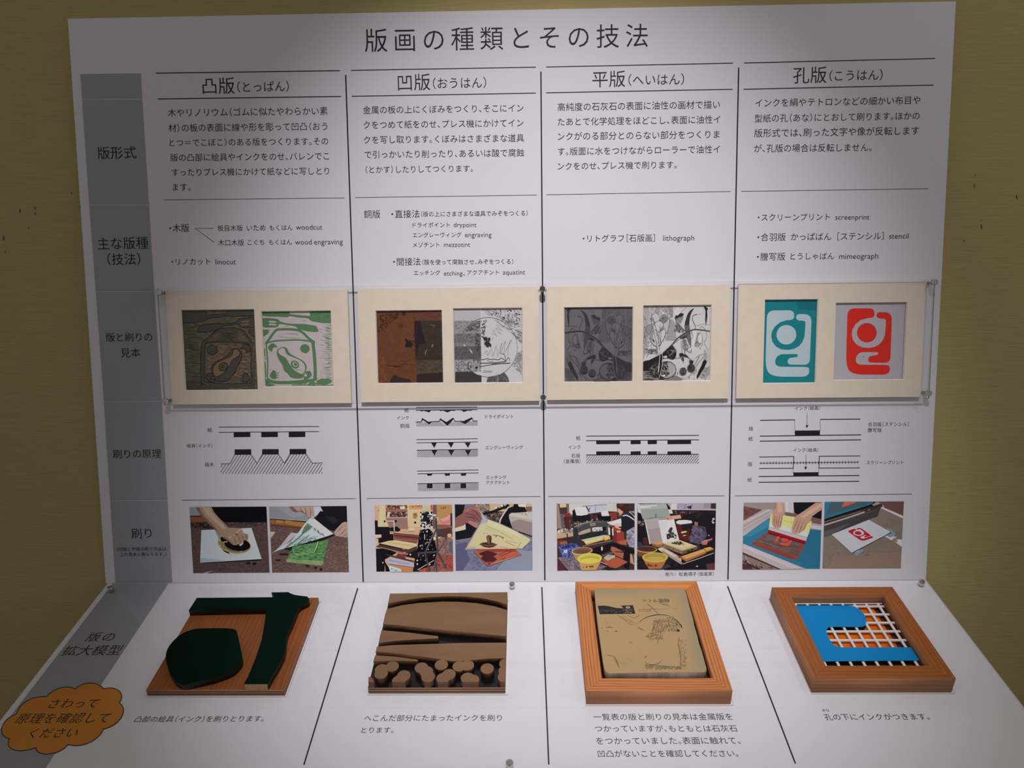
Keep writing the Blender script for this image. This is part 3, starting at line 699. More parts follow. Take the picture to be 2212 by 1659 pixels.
f.line(GN, [(820, 700), (740, 780), (600, 900), (440, 1020)], 26, 3); f.poly(GN2, [(560, 880), (620, 880), (520, 980), (400, 1040), (440, 1000)]); f.line(GN, [(975, 720), (880, 800), (760, 880), (620, 970)], 34, 3, taper=True); f.line(GN, [(1120, 820), (1000, 800), (860, 870), (700, 940)], 20, 3); f.line(GN, [(1010, 850), (930, 870)], 18)
f.specks([(66, 76, 76), (120, 132, 134)], [(1060, 560), (1340, 750), (1290, 760), (1020, 600)], 44, 14, 16, 2.4, 60, 20); f.specks([(130, 150, 150), (150, 166, 168)], [(700, 740), (1200, 760), (1000, 850), (560, 950)], 70, 14, 17, 3, -30, 15)
HS, HD = (150, 126, 112), (104, 80, 70)
f.poly(HS, [(515, 95), (1060, 92), (1085, 330), (1075, 365), (1030, 370), (1000, 330), (960, 340), (915, 290), (890, 240), (860, 245), (800, 190), (740, 200), (660, 215), (590, 180)]); f.poly(HD, [(515, 95), (600, 95), (690, 180), (740, 200), (660, 215), (590, 180)])
for pts in ([(770, 100), (790, 180), (880, 240)], [(870, 100), (895, 200), (915, 290)], [(985, 95), (1000, 220), (990, 330)]): f.line((88, 64, 56), pts, 16, 3, taper=True)
f.poly((176, 158, 148), [(1015, 305), (1060, 310), (1065, 360), (1030, 366)])
f.poly(HS, [(1520, 680), (1580, 590), (1700, 460), (1760, 435), (1815, 445), (1825, 770), (1750, 790), (1720, 770), (1640, 765), (1560, 750), (1535, 700)])
for pts in ([(1750, 500), (1660, 590), (1560, 690)], [(1800, 590), (1720, 670), (1620, 750)], [(1815, 690), (1770, 730), (1720, 775)]): f.line((84, 60, 54), pts, 14, 3, taper=True)
for p in ((930, 1425, 50, 22), (1110, 1465, 46, 28), (1230, 1500, 42, 32), (270, 1295, 70, 22), (400, 1160, 110, 22)): f.ell((40, 28, 30), *p)
f.build('printed_photograph', M['picture'], board)['label'] = 'photograph of hands peeling printed paper off a green block'

# 3 etching press
f = photo(F3, [(93, 120), (1830, 97), (1858, 1590), (135, 1610)], 198)
f.poly((206, 168, 132), [(93, 120), (1830, 97), (1858, 1590), (135, 1610)])
f.poly((212, 188, 148), [(830, 110), (1180, 108), (1120, 600), (840, 600)]); f.poly((188, 190, 158), [(1165, 108), (1350, 106), (1350, 230), (1165, 240)]); f.poly((206, 150, 96), [(860, 118), (1165, 115), (1165, 205), (870, 210)]); f.specks([(120, 70, 50)], [(930, 135), (1150, 130), (1150, 155), (930, 160)], 14, 16, 21, 1.5, 0, 20)
f.poly((230, 196, 152), [(210, 125), (340, 122), (330, 400), (400, 600), (170, 600)]); f.specks([(150, 110, 84), (220, 184, 146)], [(110, 150), (210, 150), (210, 260), (110, 260)], 12, 24, 22)
f.poly((112, 66, 58), [(345, 122), (825, 115), (828, 260), (350, 215)]); f.specks([(70, 40, 42), (150, 96, 78), (90, 54, 50), (196, 160, 130)], [(350, 125), (820, 120), (820, 200), (350, 200)], 50, 26, 23, 1.5, 0, 25); f.poly((226, 206, 182), [(665, 140), (775, 140), (780, 250), (670, 250)])
f.poly((146, 106, 90), [(350, 205), (828, 205), (828, 265), (350, 265)]); f.poly((78, 52, 54), [(350, 265), (828, 260), (828, 380), (350, 385)]); f.specks([(40, 28, 34), (120, 84, 74), (184, 160, 140), (90, 60, 58)], [(450, 270), (820, 270), (820, 375), (450, 375)], 60, 28, 24, 1.6, 0, 40); f.poly((214, 192, 170), [(385, 270), (445, 262), (430, 385), (370, 390)]); f.poly((190, 158, 140), [(340, 380), (828, 378), (828, 400), (345, 410)]); f.poly((148, 118, 108), [(350, 405), (828, 400), (845, 640), (670, 640), (430, 600)])
f.ell((176, 126, 76), 1005, 350, 55, 60); f.ell((156, 106, 60), 1005, 330, 40, 26); f.line((120, 76, 50), [(955, 300), (1060, 290)], 9); f.line((120, 76, 50), [(955, 400), (1050, 420)], 9)
f.poly((224, 222, 206), [(1120, 270), (1400, 262), (1395, 640), (1130, 640)]); f.specks([(34, 26, 30)], [(1120, 280), (1390, 270), (1390, 620), (1130, 620)], 70, 26, 25, 2.2, 80, 60); f.specks([(34, 26, 30)], [(1180, 270), (1330, 270), (1330, 500), (1180, 500)], 40, 28, 26, 2.4, 0, 20)
for x, y in ((1135, 280), (1375, 272), (1135, 375), (1140, 465), (1365, 498)): f.ell((22, 18, 22), x, y, 18)
f.poly((116, 84, 78), [(1400, 105), (1485, 104), (1500, 640), (1400, 640)]); f.line((214, 70, 74), [(1370, 110), (1375, 215)], 34); f.poly((178, 138, 84), [(1490, 104), (1825, 100), (1832, 300), (1560, 420), (1500, 420)]); f.specks([(90, 64, 42)], [(1570, 165), (1680, 165), (1680, 185), (1570, 185)], 5, 24, 27, 1)
f.poly((196, 150, 110), [(1480, 430), (1790, 430), (1800, 560), (1510, 560)]); f.poly((220, 124, 118), [(1530, 430), (1640, 400), (1810, 300), (1815, 520), (1600, 540)]); f.poly((238, 160, 150), [(1560, 420), (1700, 380), (1800, 320), (1760, 440), (1620, 480)]); f.ell((220, 176, 148), 1490, 420, 50, 40)
f.poly((132, 92, 76), [(1505, 545), (1800, 555), (1800, 620), (1520, 670)]); f.poly((86, 56, 50), [(1500, 660), (1830, 610), (1840, 820), (1500, 830)]); f.poly((40, 30, 34), [(1795, 300), (1832, 290), (1838, 640), (1800, 560)])
f.poly((150, 112, 98), [(1420, 800), (1845, 860), (1858, 1250), (1500, 1230)]); f.specks([(120, 88, 80), (170, 130, 112), (138, 104, 92)], [(1510, 860), (1740, 860), (1740, 1200), (1510, 1200)], 120, 18, 28, 3, 0, 10); f.poly((86, 96, 112), [(1760, 950), (1850, 900), (1856, 1220), (1770, 1150)])
f.poly((156, 78, 66), [(1080, 1200), (1858, 1230), (1858, 1590), (1060, 1605)]); f.specks([(120, 54, 50), (176, 96, 80), (134, 66, 58)], [(1120, 1260), (1850, 1260), (1858, 1580), (1100, 1600)], 100, 30, 29, 2, -20, 30)
f.poly((24, 20, 26), [(100, 450), (165, 460), (170, 600), (430, 600), (440, 760), (520, 760), (520, 920), (190, 960), (105, 760)]); f.poly((210, 190, 156), [(110, 775), (250, 770), (250, 835), (115, 860)]); f.poly((196, 182, 158), [(115, 870), (180, 865), (185, 1010), (122, 1060)])
f.poly((20, 18, 24), [(125, 1090), (330, 1080), (600, 1180), (330, 1330), (320, 1605), (135, 1608)]); f.poly((22, 20, 26), [(320, 1370), (480, 1600), (340, 1605)])
f.poly((26, 22, 26), [(430, 620), (600, 590), (680, 660), (640, 700), (440, 700)]); f.poly((28, 24, 28), [(780, 1160), (1110, 1080), (1090, 1600), (950, 1600), (1000, 1300), (800, 1260)])
f.poly((16, 14, 20), [(1110, 680), (1240, 640), (1320, 640), (1400, 720), (1440, 900), (1500, 1150), (1440, 1450), (1080, 1560), (1050, 1150), (1080, 850)])
f.specks([(150, 140, 140), (200, 190, 188), (80, 74, 80)], [(1100, 700), (1380, 700), (1420, 1300), (1080, 1400)], 50, 18, 30, 1.3)
for p in ((1272, 700, 20), (1122, 1022, 15), (1160, 1085, 12), (1055, 1348, 18), (1055, 1430, 18), (1160, 1005, 12), (825, 1203, 18), (898, 1218, 20), (282, 1402, 16), (1330, 1440, 18), (1435, 1228, 14)): f.ell((206, 200, 196), *p)
f.line((224, 220, 214), [(1218, 760), (1218, 880)], 14); f.line((196, 186, 176), [(1225, 990), (1260, 950), (1310, 940)], 14, 3)
f.poly((120, 72, 60), [(520, 720), (1090, 760), (1070, 850), (1040, 970), (540, 900)]); f.poly((84, 46, 42), [(525, 780), (1080, 830), (1075, 860), (525, 800)]); f.poly((150, 98, 80), [(530, 850), (1050, 900), (1045, 930), (530, 880)])
f.line((196, 168, 148), [(450, 705), (1090, 770)], 20); f.line((236, 222, 206), [(560, 718), (930, 752)], 9); f.poly((222, 190, 158), [(840, 650), (900, 610), (960, 600), (1020, 660), (1000, 690), (860, 690)]); f.poly((196, 166, 130), [(720, 700), (980, 730), (970, 742), (720, 715)])
f.poly((216, 188, 142), [(210, 965), (400, 910), (580, 895), (1040, 970), (1035, 1030), (860, 1100), (730, 1080)]); f.poly((196, 178, 120), [(440, 935), (1000, 1015), (960, 1045), (420, 960)]); f.poly((230, 204, 160), [(520, 905), (1035, 985), (1030, 1000), (500, 915)])
f.poly((48, 34, 34), [(210, 965), (730, 1080), (700, 1100), (190, 1000)]); f.poly((76, 54, 52), [(190, 1000), (700, 1100), (860, 1105), (1040, 1040), (1060, 1100), (820, 1200), (130, 1040)]); f.line((178, 136, 110), [(220, 1055), (770, 1185)], 16); f.poly((196, 132, 96), [(735, 1165), (800, 1160), (800, 1210), (740, 1200)])
f.poly((128, 54, 58), [(620, 1190), (790, 1220), (790, 1300), (560, 1270)]); f.line((62, 50, 52), [(340, 1210), (980, 1370)], 26); f.poly((176, 174, 196), [(350, 1340), (480, 1290), (980, 1400), (980, 1500), (420, 1420)]); f.poly((150, 150, 176), [(420, 1320), (900, 1420), (880, 1450), (430, 1360)]); f.poly((190, 128, 84), [(400, 1430), (950, 1510), (960, 1600), (700, 1600)]); f.poly((186, 210, 204), [(400, 1450), (690, 1540), (700, 1600), (450, 1605)]); f.specks([(110, 130, 134)], [(470, 1520), (650, 1570), (640, 1595), (480, 1560)], 10, 22, 32, 1.2)
f.line((222, 196, 170), [(1060, 1560), (1430, 1345)], 14)
DS = (68, 68, 76)
for a, b, w in (((1470, 400), (1490, 700), 44), ((1480, 640), (1230, 1170), 40), ((1495, 660), (1510, 1140), 34), ((1500, 650), (1710, 850), 40), ((1710, 850), (1515, 1150), 34), ((1710, 880), (1665, 1430), 30), ((1060, 1192), (1520, 1150), 44), ((1225, 1190), (1335, 1600), 40), ((1510, 1170), (1410, 1590), 34), ((1520, 1180), (1700, 1530), 40), ((1480, 1400), (1490, 1600), 44), ((1650, 1440), (1490, 1580), 30)): f.line(DS if w > 32 else (110, 104, 106), [a, b], w)
f.line((150, 146, 150), [(1460, 650), (1250, 1110)], 8); f.line((140, 134, 136), [(1500, 1190), (1400, 1580)], 8); f.line((170, 120, 90), [(1700, 880), (1530, 1110)], 9)
f.poly((226, 214, 160), [(1410, 830), (1460, 815), (1475, 880), (1420, 900)]); f.poly((236, 214, 168), [(1510, 830), (1600, 820), (1530, 860)]); f.ell((226, 170, 140), 1775, 790, 50, 46); f.ell((230, 220, 210), 1440, 340, 44, 22)
f.line((200, 190, 180), [(320, 472), (580, 468)], 20); f.line((206, 198, 188), [(530, 460), (540, 690)], 22); f.ell((24, 20, 22), 322, 475, 22); f.ell((24, 20, 22), 572, 468, 26)
f.line((200, 190, 180), [(1000, 500), (1290, 490)], 20); f.line((206, 198, 188), [(1240, 480), (1245, 660)], 20); f.ell((24, 20, 22), 1004, 502, 24); f.ell((24, 20, 22), 1290, 480, 34)
f.build('printed_photograph', M['picture'], board)['label'] = 'photograph of a black etching press with spoked wheel'

# 4 paper lifted off a copper plate
f = photo(F4, [(125, 95), (1855, 82), (1875, 1575), (150, 1590)], 202)
f.poly((118, 120, 142), [(125, 95), (1855, 82), (1875, 1575), (150, 1590)]); f.specks([(104, 104, 130), (128, 132, 150), (112, 116, 138)], [(145, 930), (1860, 900), (1875, 1570), (150, 1585)], 260, 46, 41, 2)
f.poly((136, 146, 160), [(1500, 1100), (1870, 1150), (1875, 1575), (1050, 1580), (1200, 1400)]); f.poly((92, 92, 120), [(145, 1000), (420, 930), (380, 1100), (460, 1350), (300, 1580), (150, 1588)])
f.poly((196, 176, 132), [(560, 92), (1855, 84), (1855, 300), (560, 320)]); f.poly((130, 112, 94), [(560, 92), (910, 90), (900, 260), (700, 330), (560, 200)]); f.specks([(150, 134, 116), (100, 84, 74), (170, 152, 130)], [(560, 100), (900, 100), (900, 250), (640, 250)], 40, 36, 42, 1.4, 88, 10); f.specks([(90, 70, 60), (240, 226, 200)], [(1030, 120), (1260, 120), (1240, 200), (1030, 200)], 12, 34, 43, 1.5); f.poly((232, 226, 200), [(1540, 100), (1720, 86), (1720, 160), (1560, 140)])
f.poly((72, 58, 54), [(780, 240), (1300, 260), (1340, 500), (1160, 520), (900, 440)]); f.specks([(110, 92, 80), (50, 40, 42), (140, 120, 110), (90, 66, 62)], [(850, 270), (1250, 270), (1150, 480), (900, 420)], 60, 32, 44, 2)
f.line((30, 26, 30), [(700, 330), (980, 260), (1300, 140)], 54); f.line((26, 24, 28), [(1270, 190), (1330, 92)], 70)
f.poly((24, 23, 28), [(1330, 180), (1440, 140), (1450, 92), (1540, 90), (1560, 150), (1700, 160), (1750, 260), (1400, 290), (1340, 400), (1420, 640), (1150, 520), (1200, 400)])
f.line((196, 190, 186), [(1335, 150), (1230, 300), (1160, 420), (1130, 520)], 30, 4); f.poly((120, 96, 92), [(1720, 150), (1855, 145), (1855, 250), (1740, 250)])
f.poly((178, 168, 160), [(1340, 380), (1345, 320), (1400, 285), (1855, 280), (1858, 800), (1620, 720), (1430, 630), (1390, 540)]); f.poly((150, 134, 130), [(1390, 500), (1560, 430), (1858, 500), (1858, 800), (1620, 720), (1430, 630)]); f.poly((200, 192, 176), [(1345, 350), (1400, 290), (1520, 300), (1858, 380), (1858, 440), (1500, 380)]); f.poly((176, 178, 184), [(1510, 300), (1855, 270), (1855, 360)]); f.specks([(110, 110, 116), (206, 206, 210)], [(1540, 295), (1855, 275), (1855, 355), (1700, 330)], 30, 18, 45, 2)
f.line((40, 36, 46), [(1560, 710), (1860, 815)], 26)
f.poly((26, 26, 32), [(135, 100), (360, 110), (310, 300), (140, 400)]); f.poly((26, 26, 34), [(375, 500), (640, 600), (480, 860), (150, 900), (140, 690), (370, 660)]); f.poly((210, 206, 168), [(138, 630), (370, 540), (375, 660), (140, 710)]); f.line((150, 140, 120), [(150, 905), (500, 850)], 14)
HD_, HL_ = (128, 78, 72), (166, 110, 100)
f.poly((140, 92, 88), [(135, 400), (300, 300), (340, 190), (440, 150), (640, 170), (700, 280), (745, 420), (740, 460), (680, 500), (640, 470), (560, 480), (480, 460), (380, 520), (320, 570), (140, 620)])
f.poly(HL_, [(330, 250), (440, 160), (640, 180), (690, 280), (640, 260), (520, 220), (400, 270)]); f.poly((176, 124, 118), [(400, 500), (480, 460), (640, 520), (660, 590), (610, 630)])
for pts in ([(440, 190), (580, 240), (640, 330), (730, 430)], [(390, 300), (520, 330), (610, 400), (690, 490)], [(370, 370), (480, 380), (560, 410), (600, 480)]): f.line((86, 48, 48), pts, 20, 3, taper=True)
f.poly((176, 172, 180), [(640, 170), (830, 400), (870, 440), (800, 520), (700, 548), (720, 470), (745, 430), (710, 300)])
f.poly((206, 198, 152), [(690, 545), (830, 500), (880, 430), (1100, 515), (1360, 630), (1660, 780), (1822, 875), (1800, 930), (1640, 1080), (1500, 1090), (640, 1095), (480, 1090), (350, 1110), (420, 1020), (520, 850)])
f.poly((216, 206, 164), [(880, 440), (1100, 525), (1360, 640), (1640, 785), (1500, 800), (1100, 640), (860, 560)]); f.poly((222, 184, 140), [(620, 1060), (1100, 1040), (1560, 1060), (1500, 1090), (640, 1095)]); f.poly((186, 178, 160), [(420, 1030), (640, 1040), (560, 1090), (350, 1110)])
LN = (126, 110, 78)
f.line(LN, [(840, 590), (1100, 690), (1420, 870)], 6); f.line((160, 148, 106), [(820, 630), (1060, 720)], 5); f.line(LN, [(1270, 900), (1540, 970)], 6); f.line(LN, [(1260, 930), (1480, 1030)], 10); f.line(LN, [(1605, 950), (1560, 1040), (1500, 1075)], 9); f.line((186, 120, 86), [(1130, 1040), (1300, 1075)], 8)
f.line((70, 58, 42), [(985, 770), (1030, 790), (1080, 790), (1040, 830)], 12, 3); f.line((70, 58, 42), [(1100, 790), (1180, 830), (1220, 835), (1190, 870)], 12, 3); f.line(LN, [(765, 760), (790, 730)], 9); f.line(LN, [(820, 740), (880, 750)], 6)
f.poly((78, 48, 44), [(672, 990), (760, 950), (860, 940), (960, 950), (1088, 995), (1000, 1050), (900, 1070), (780, 1050)]); f.line((146, 112, 92), [(700, 995), (880, 1020), (1060, 1000)], 12, 3); f.poly((104, 78, 62), [(832, 830), (850, 790), (900, 780), (945, 800), (958, 860), (940, 985), (870, 985), (850, 900)]); f.line((70, 46, 40), [(930, 820), (925, 980)], 24, taper=True); f.line((146, 116, 92), [(870, 810), (885, 970)], 14)
f.poly((178, 96, 72), [(545, 1145), (800, 1100), (1450, 1092), (1625, 1225), (1300, 1340), (860, 1478)]); f.poly((150, 66, 56), [(600, 1135), (1000, 1100), (1450, 1095), (1540, 1150), (1000, 1160)]); f.poly((210, 140, 104), [(860, 1470), (1080, 1380), (1300, 1320), (1600, 1225), (1300, 1335)])
f.poly((76, 36, 38), [(660, 1190), (760, 1160), (860, 1130), (1000, 1170), (1090, 1205), (1000, 1260), (1080, 1330), (980, 1390), (820, 1390), (710, 1310), (760, 1250), (690, 1220)]); f.poly((120, 70, 60), [(860, 1380), (940, 1370), (930, 1440), (870, 1460)])
for a, b in (((1110, 1230), (1330, 1120)), ((1150, 1260), (1400, 1150)), ((1180, 1330), (1260, 1300)), ((1350, 1130), (1430, 1105))): f.line((110, 50, 46), [a, b], 14)
f.line((84, 54, 56), [(545, 1145), (860, 1482), (1620, 1230)], 7)
f.build('printed_photograph', M['picture'], board)['label'] = 'photograph of a hand lifting cream paper off a copper plate'

# 5 lithograph press with basins
f = photo(F5, [(72, 80), (1822, 75), (1822, 1565), (93, 1575)], 203)
f.poly((64, 48, 50), [(72, 80), (1822, 75), (1822, 1565), (93, 1575)]); f.specks([(40, 32, 38), (92, 66, 62), (130, 104, 92), (56, 44, 50), (170, 150, 136)], [(90, 330), (1500, 330), (1500, 640), (90, 640)], 180, 34, 51, 1.8)
f.poly((198, 202, 190), [(330, 80), (1420, 78), (1430, 260), (1200, 250), (760, 300), (340, 330)]); f.poly((186, 194, 206), [(640, 130), (1200, 95), (1185, 230), (1060, 260), (780, 300)]); f.line((120, 122, 128), [(650, 140), (1195, 100)], 14); f.line((110, 112, 120), [(950, 130), (935, 260)], 10); f.line((214, 216, 220), [(780, 300), (1060, 262)], 12)
f.poly((150, 130, 116), [(72, 80), (130, 80), (190, 640), (95, 640)]); f.poly((74, 54, 54), [(120, 80), (330, 80), (340, 300), (150, 300)]); f.poly((206, 192, 140), [(140, 84), (290, 82), (295, 160), (155, 172)]); f.poly((120, 100, 96), [(300, 80), (350, 80), (375, 620), (330, 620)])
f.poly((132, 50, 46), [(240, 300), (385, 290), (395, 370), (255, 380)]); f.poly((92, 92, 108), [(155, 310), (235, 300), (240, 640), (190, 640)]); f.poly((84, 38, 40), [(250, 380), (360, 370), (370, 640), (260, 640)])
f.poly((30, 26, 32), [(430, 240), (480, 200), (560, 360), (820, 330), (830, 460), (440, 480)]); f.poly((228, 222, 212), [(470, 165), (725, 150), (775, 325), (620, 350), (520, 345)])
f.line((44, 40, 48), [(740, 140), (810, 270)], 22); f.line((60, 60, 70), [(825, 170), (790, 250)], 16); f.poly((24, 24, 30), [(980, 320), (1260, 340), (1300, 370), (1280, 480), (1010, 440)]); f.poly((230, 224, 212), [(1065, 255), (1225, 240), (1255, 355), (1090, 360)])
f.poly((196, 192, 186), [(1330, 90), (1420, 88), (1430, 160), (1350, 240)]); f.poly((130, 60, 52), [(1260, 290), (1420, 260), (1440, 420), (1300, 430)])
f.poly((190, 160, 130), [(85, 700), (440, 660), (450, 810), (90, 870)]); f.specks([(206, 196, 176), (150, 170, 160), (226, 222, 206), (120, 110, 100)], [(110, 650), (440, 640), (440, 720), (100, 740)], 40, 34, 52, 1.8); f.poly((110, 58, 50), [(90, 880), (320, 910), (330, 1000), (95, 1020)]); f.line((44, 36, 38), [(310, 750), (330, 950)], 24); f.line((60, 44, 44), [(90, 890), (330, 840), (480, 940)], 30); f.poly((150, 100, 70), [(150, 940), (300, 920), (320, 980), (160, 1000)])
f.poly((226, 218, 212), [(1200, 505), (1520, 410), (1530, 520), (1360, 550), (1230, 530)]); f.poly((214, 196, 178), [(1250, 540), (1420, 545), (1520, 520), (1530, 590), (1400, 600)])
f.poly((150, 64, 54), [(1330, 640), (1560, 620), (1600, 900), (1410, 950), (1320, 900)]); f.poly((124, 48, 44), [(1340, 700), (1430, 690), (1420, 945), (1330, 900)]); f.poly((200, 180, 130), [(1420, 680), (1510, 690), (1500, 720), (1430, 730)]); f.poly((176, 98, 76), [(1420, 940), (1650, 880), (1640, 1010), (1500, 990)]); f.poly((30, 28, 34), [(1285, 600), (1320, 600), (1330, 880), (1290, 880)]); f.poly((214, 210, 204), [(1225, 620), (1270, 620), (1280, 780), (1240, 780)]); f.poly((206, 200, 184), [(1312, 640), (1345, 636), (1352, 790), (1322, 794)])
f.poly((70, 74, 74), [(440, 620), (520, 570), (680, 500), (860, 465), (1060, 465), (1190, 500), (1220, 580), (1225, 790), (1160, 770), (560, 860), (590, 1010), (480, 960)]); f.poly((46, 52, 54), [(440, 620), (540, 640), (590, 1010), (470, 950)]); f.poly((94, 100, 100), [(520, 575), (700, 510), (860, 480), (1060, 475), (1190, 510), (1060, 500), (860, 510), (680, 550), (540, 640)])
f.poly((176, 160, 150), [(560, 735), (640, 690), (830, 630), (835, 710), (720, 750), (570, 785)]); f.poly((206, 198, 192), [(870, 620), (980, 605), (1100, 605), (1105, 680), (960, 705), (880, 700)]); f.specks([(120, 110, 110), (230, 224, 218)], [(880, 620), (1090, 612), (1090, 680), (890, 695)], 20, 24, 53, 2.4, -15, 10); f.poly((24, 24, 30), [(1105, 600), (1180, 600), (1180, 680), (1110, 690)]); f.poly((40, 46, 46), [(570, 790), (780, 730), (1160, 690), (1210, 760), (600, 860)])
f.poly((176, 164, 156), [(830, 520), (940, 515), (945, 565), (835, 580)]); f.poly((100, 80, 76), [(845, 535), (930, 530), (930, 552), (848, 560)]); f.line((196, 190, 184), [(470, 600), (700, 510), (860, 478)], 10, 3)
f.poly((186, 192, 168), [(620, 890), (1130, 780), (1240, 790), (1140, 850), (700, 930)]); f.poly((214, 190, 120), [(690, 930), (1110, 840), (1130, 890), (740, 1000)]); f.poly((236, 214, 146), [(690, 928), (1110, 838), (1115, 856), (720, 960)]); f.poly((224, 176, 84), [(1120, 830), (1250, 785), (1285, 870), (1150, 910)]); f.poly((236, 196, 110), [(1130, 830), (1245, 792), (1260, 830), (1150, 860)])
f.poly((70, 52, 50), [(590, 1000), (740, 1005), (1310, 890), (1320, 950), (880, 1100), (640, 1060)]); f.line((160, 132, 106), [(660, 1035), (1310, 905)], 14); f.poly((26, 22, 28), [(880, 1080), (1320, 950), (1280, 1110), (1080, 1200), (900, 1180)]); f.ell((196, 194, 196), 1090, 1085, 22, 48)
f.poly((28, 24, 28), [(1310, 940), (1820, 1110), (1820, 1200), (1310, 1010)]); f.ell((22, 20, 26), 1430, 1080, 50, 60); f.poly((26, 24, 30), [(1600, 1110), (1720, 1130), (1700, 1560), (1580, 1500), (1580, 1300)]); f.poly((170, 104, 80), [(1300, 1040), (1400, 1060), (1580, 1170), (1560, 1310), (1380, 1230), (1280, 1110)]); f.line((40, 28, 30), [(1390, 1150), (1600, 1170)], 18); f.poly((190, 150, 116), [(1720, 1200), (1820, 1230), (1820, 1450), (1720, 1400)]); f.line((60, 50, 56), [(1780, 1210), (1822, 1420)], 30)
f.poly((104, 92, 96), [(1080, 1230), (1370, 1140), (1370, 1190), (1100, 1270)]); f.ell((170, 92, 70), 1360, 1165, 22, 26)
f.poly((172, 92, 66), [(1080, 1330), (1250, 1270), (1430, 1270), (1670, 1385), (1400, 1530), (1260, 1480)]); f.poly((142, 70, 52), [(1080, 1340), (1260, 1480), (1400, 1535), (1250, 1500), (1070, 1360)]); f.poly((190, 182, 160), [(1120, 1290), (1230, 1220), (1380, 1235), (1385, 1275), (1220, 1355)]); f.poly((150, 172, 184), [(1200, 1270), (1270, 1228), (1350, 1235), (1270, 1290)])
f.poly((40, 34, 40), [(1060, 1370), (1260, 1500), (1500, 1560), (1200, 1565)]); f.line((190, 180, 176), [(1060, 1385), (1210, 1440)], 16)
f.poly((118, 108, 116), [(100, 1290), (450, 1240), (1195, 1480), (1060, 1560), (330, 1570)]); f.specks([(96, 86, 96), (140, 130, 134), (108, 98, 106)], [(150, 1300), (460, 1260), (1150, 1480), (350, 1550)], 110, 40, 54, 2, 20, 30); f.poly((84, 40, 44), [(95, 1290), (330, 1565), (93, 1575)]); f.poly((40, 30, 32), [(200, 1450), (340, 1570), (300, 1575)])
BLU = (66, 78, 132)
f.poly((74, 88, 146), [(108, 1040), (190, 1000), (420, 960), (520, 975), (610, 1050), (480, 1130), (460, 1260), (210, 1300)]); f.poly((46, 56, 104), [(150, 1030), (420, 985), (540, 1030), (300, 1100), (190, 1090)]); f.specks([(96, 112, 176), (46, 54, 100), (130, 144, 196), (60, 72, 128)], [(180, 1110), (470, 1080), (450, 1250), (220, 1290)], 80, 24, 55, 1.6); f.specks([(60, 72, 130), (110, 126, 180), (40, 46, 88)], [(170, 1020), (500, 980), (540, 1030), (220, 1090)], 40, 22, 56, 1.8); f.line((110, 128, 190), [(108, 1045), (200, 1100), (480, 1070), (605, 1050)], 14); f.poly((190, 200, 220), [(230, 1120), (320, 1110), (310, 1180), (240, 1180)])
f.poly((176, 142, 92), [(420, 1160), (870, 1110), (840, 1180), (600, 1400), (500, 1320)]); f.ell((206, 178, 118), 645, 1135, 235, 84, -5, 34); f.ell((120, 90, 72), 645, 1130, 212, 70, -5, 34); f.ell((104, 76, 62), 650, 1150, 150, 40, -5, 30)
f.poly((196, 156, 92), [(550, 1340), (1080, 1310), (1050, 1400), (960, 1560), (640, 1565), (580, 1400)]); f.ell((224, 208, 106), 815, 1302, 275, 116, -3, 36); f.ell((206, 194, 82), 815, 1298, 240, 94, -3, 36); f.ell((188, 176, 72), 815, 1310, 215, 62, -3, 32); f.ell((220, 206, 88), 815, 1340, 190, 44, -3, 30)
f.specks([(150, 90, 60), (90, 60, 46)], [(660, 1480), (900, 1470), (890, 1500), (670, 1510)], 14, 20, 57, 1.8); f.line((60, 40, 36), [(790, 1478), (860, 1482)], 12)
f.poly((34, 34, 44), [(1520, 400), (1600, 330), (1700, 260), (1822, 290), (1822, 620), (1640, 720), (1510, 690), (1540, 560)]); f.poly((46, 52, 78), [(1560, 340), (1680, 250), (1740, 300), (1600, 370)]); f.poly((150, 148, 166), [(1640, 690), (1800, 600), (1822, 620), (1822, 1070), (1700, 1040), (1640, 900)]); f.specks([(120, 118, 138), (176, 174, 190), (96, 94, 116)], [(1650, 700), (1810, 640), (1815, 1050), (1680, 1020)], 50, 30, 58, 2, 60, 30)
f.line((206, 206, 214), [(1560, 355), (1660, 345), (1822, 450)], 26, 3); f.line((190, 190, 200), [(1700, 260), (1790, 340), (1822, 390)], 16, 3); f.poly((150, 148, 160), [(1700, 250), (1822, 245), (1822, 300)])
f.poly((206, 158, 132), [(1440, 190), (1500, 170), (1570, 270), (1530, 320), (1480, 330), (1470, 280), (1440, 280)]); f.poly((60, 40, 36), [(1410, 120), (1450, 85), (1600, 78), (1680, 110), (1685, 200), (1640, 280), (1580, 270), (1500, 210), (1430, 170)]); f.poly((84, 58, 50), [(1440, 110), (1540, 85), (1600, 110), (1500, 160)])
f.poly((206, 168, 140), [(1350, 560), (1420, 580), (1520, 640), (1500, 660), (1390, 620)]); f.line((110, 60, 56), [(1250, 580), (1370, 590)], 40)
f.build('printed_photograph', M['picture'], board)['label'] = 'photograph of a person in an apron at a press behind yellow basins'

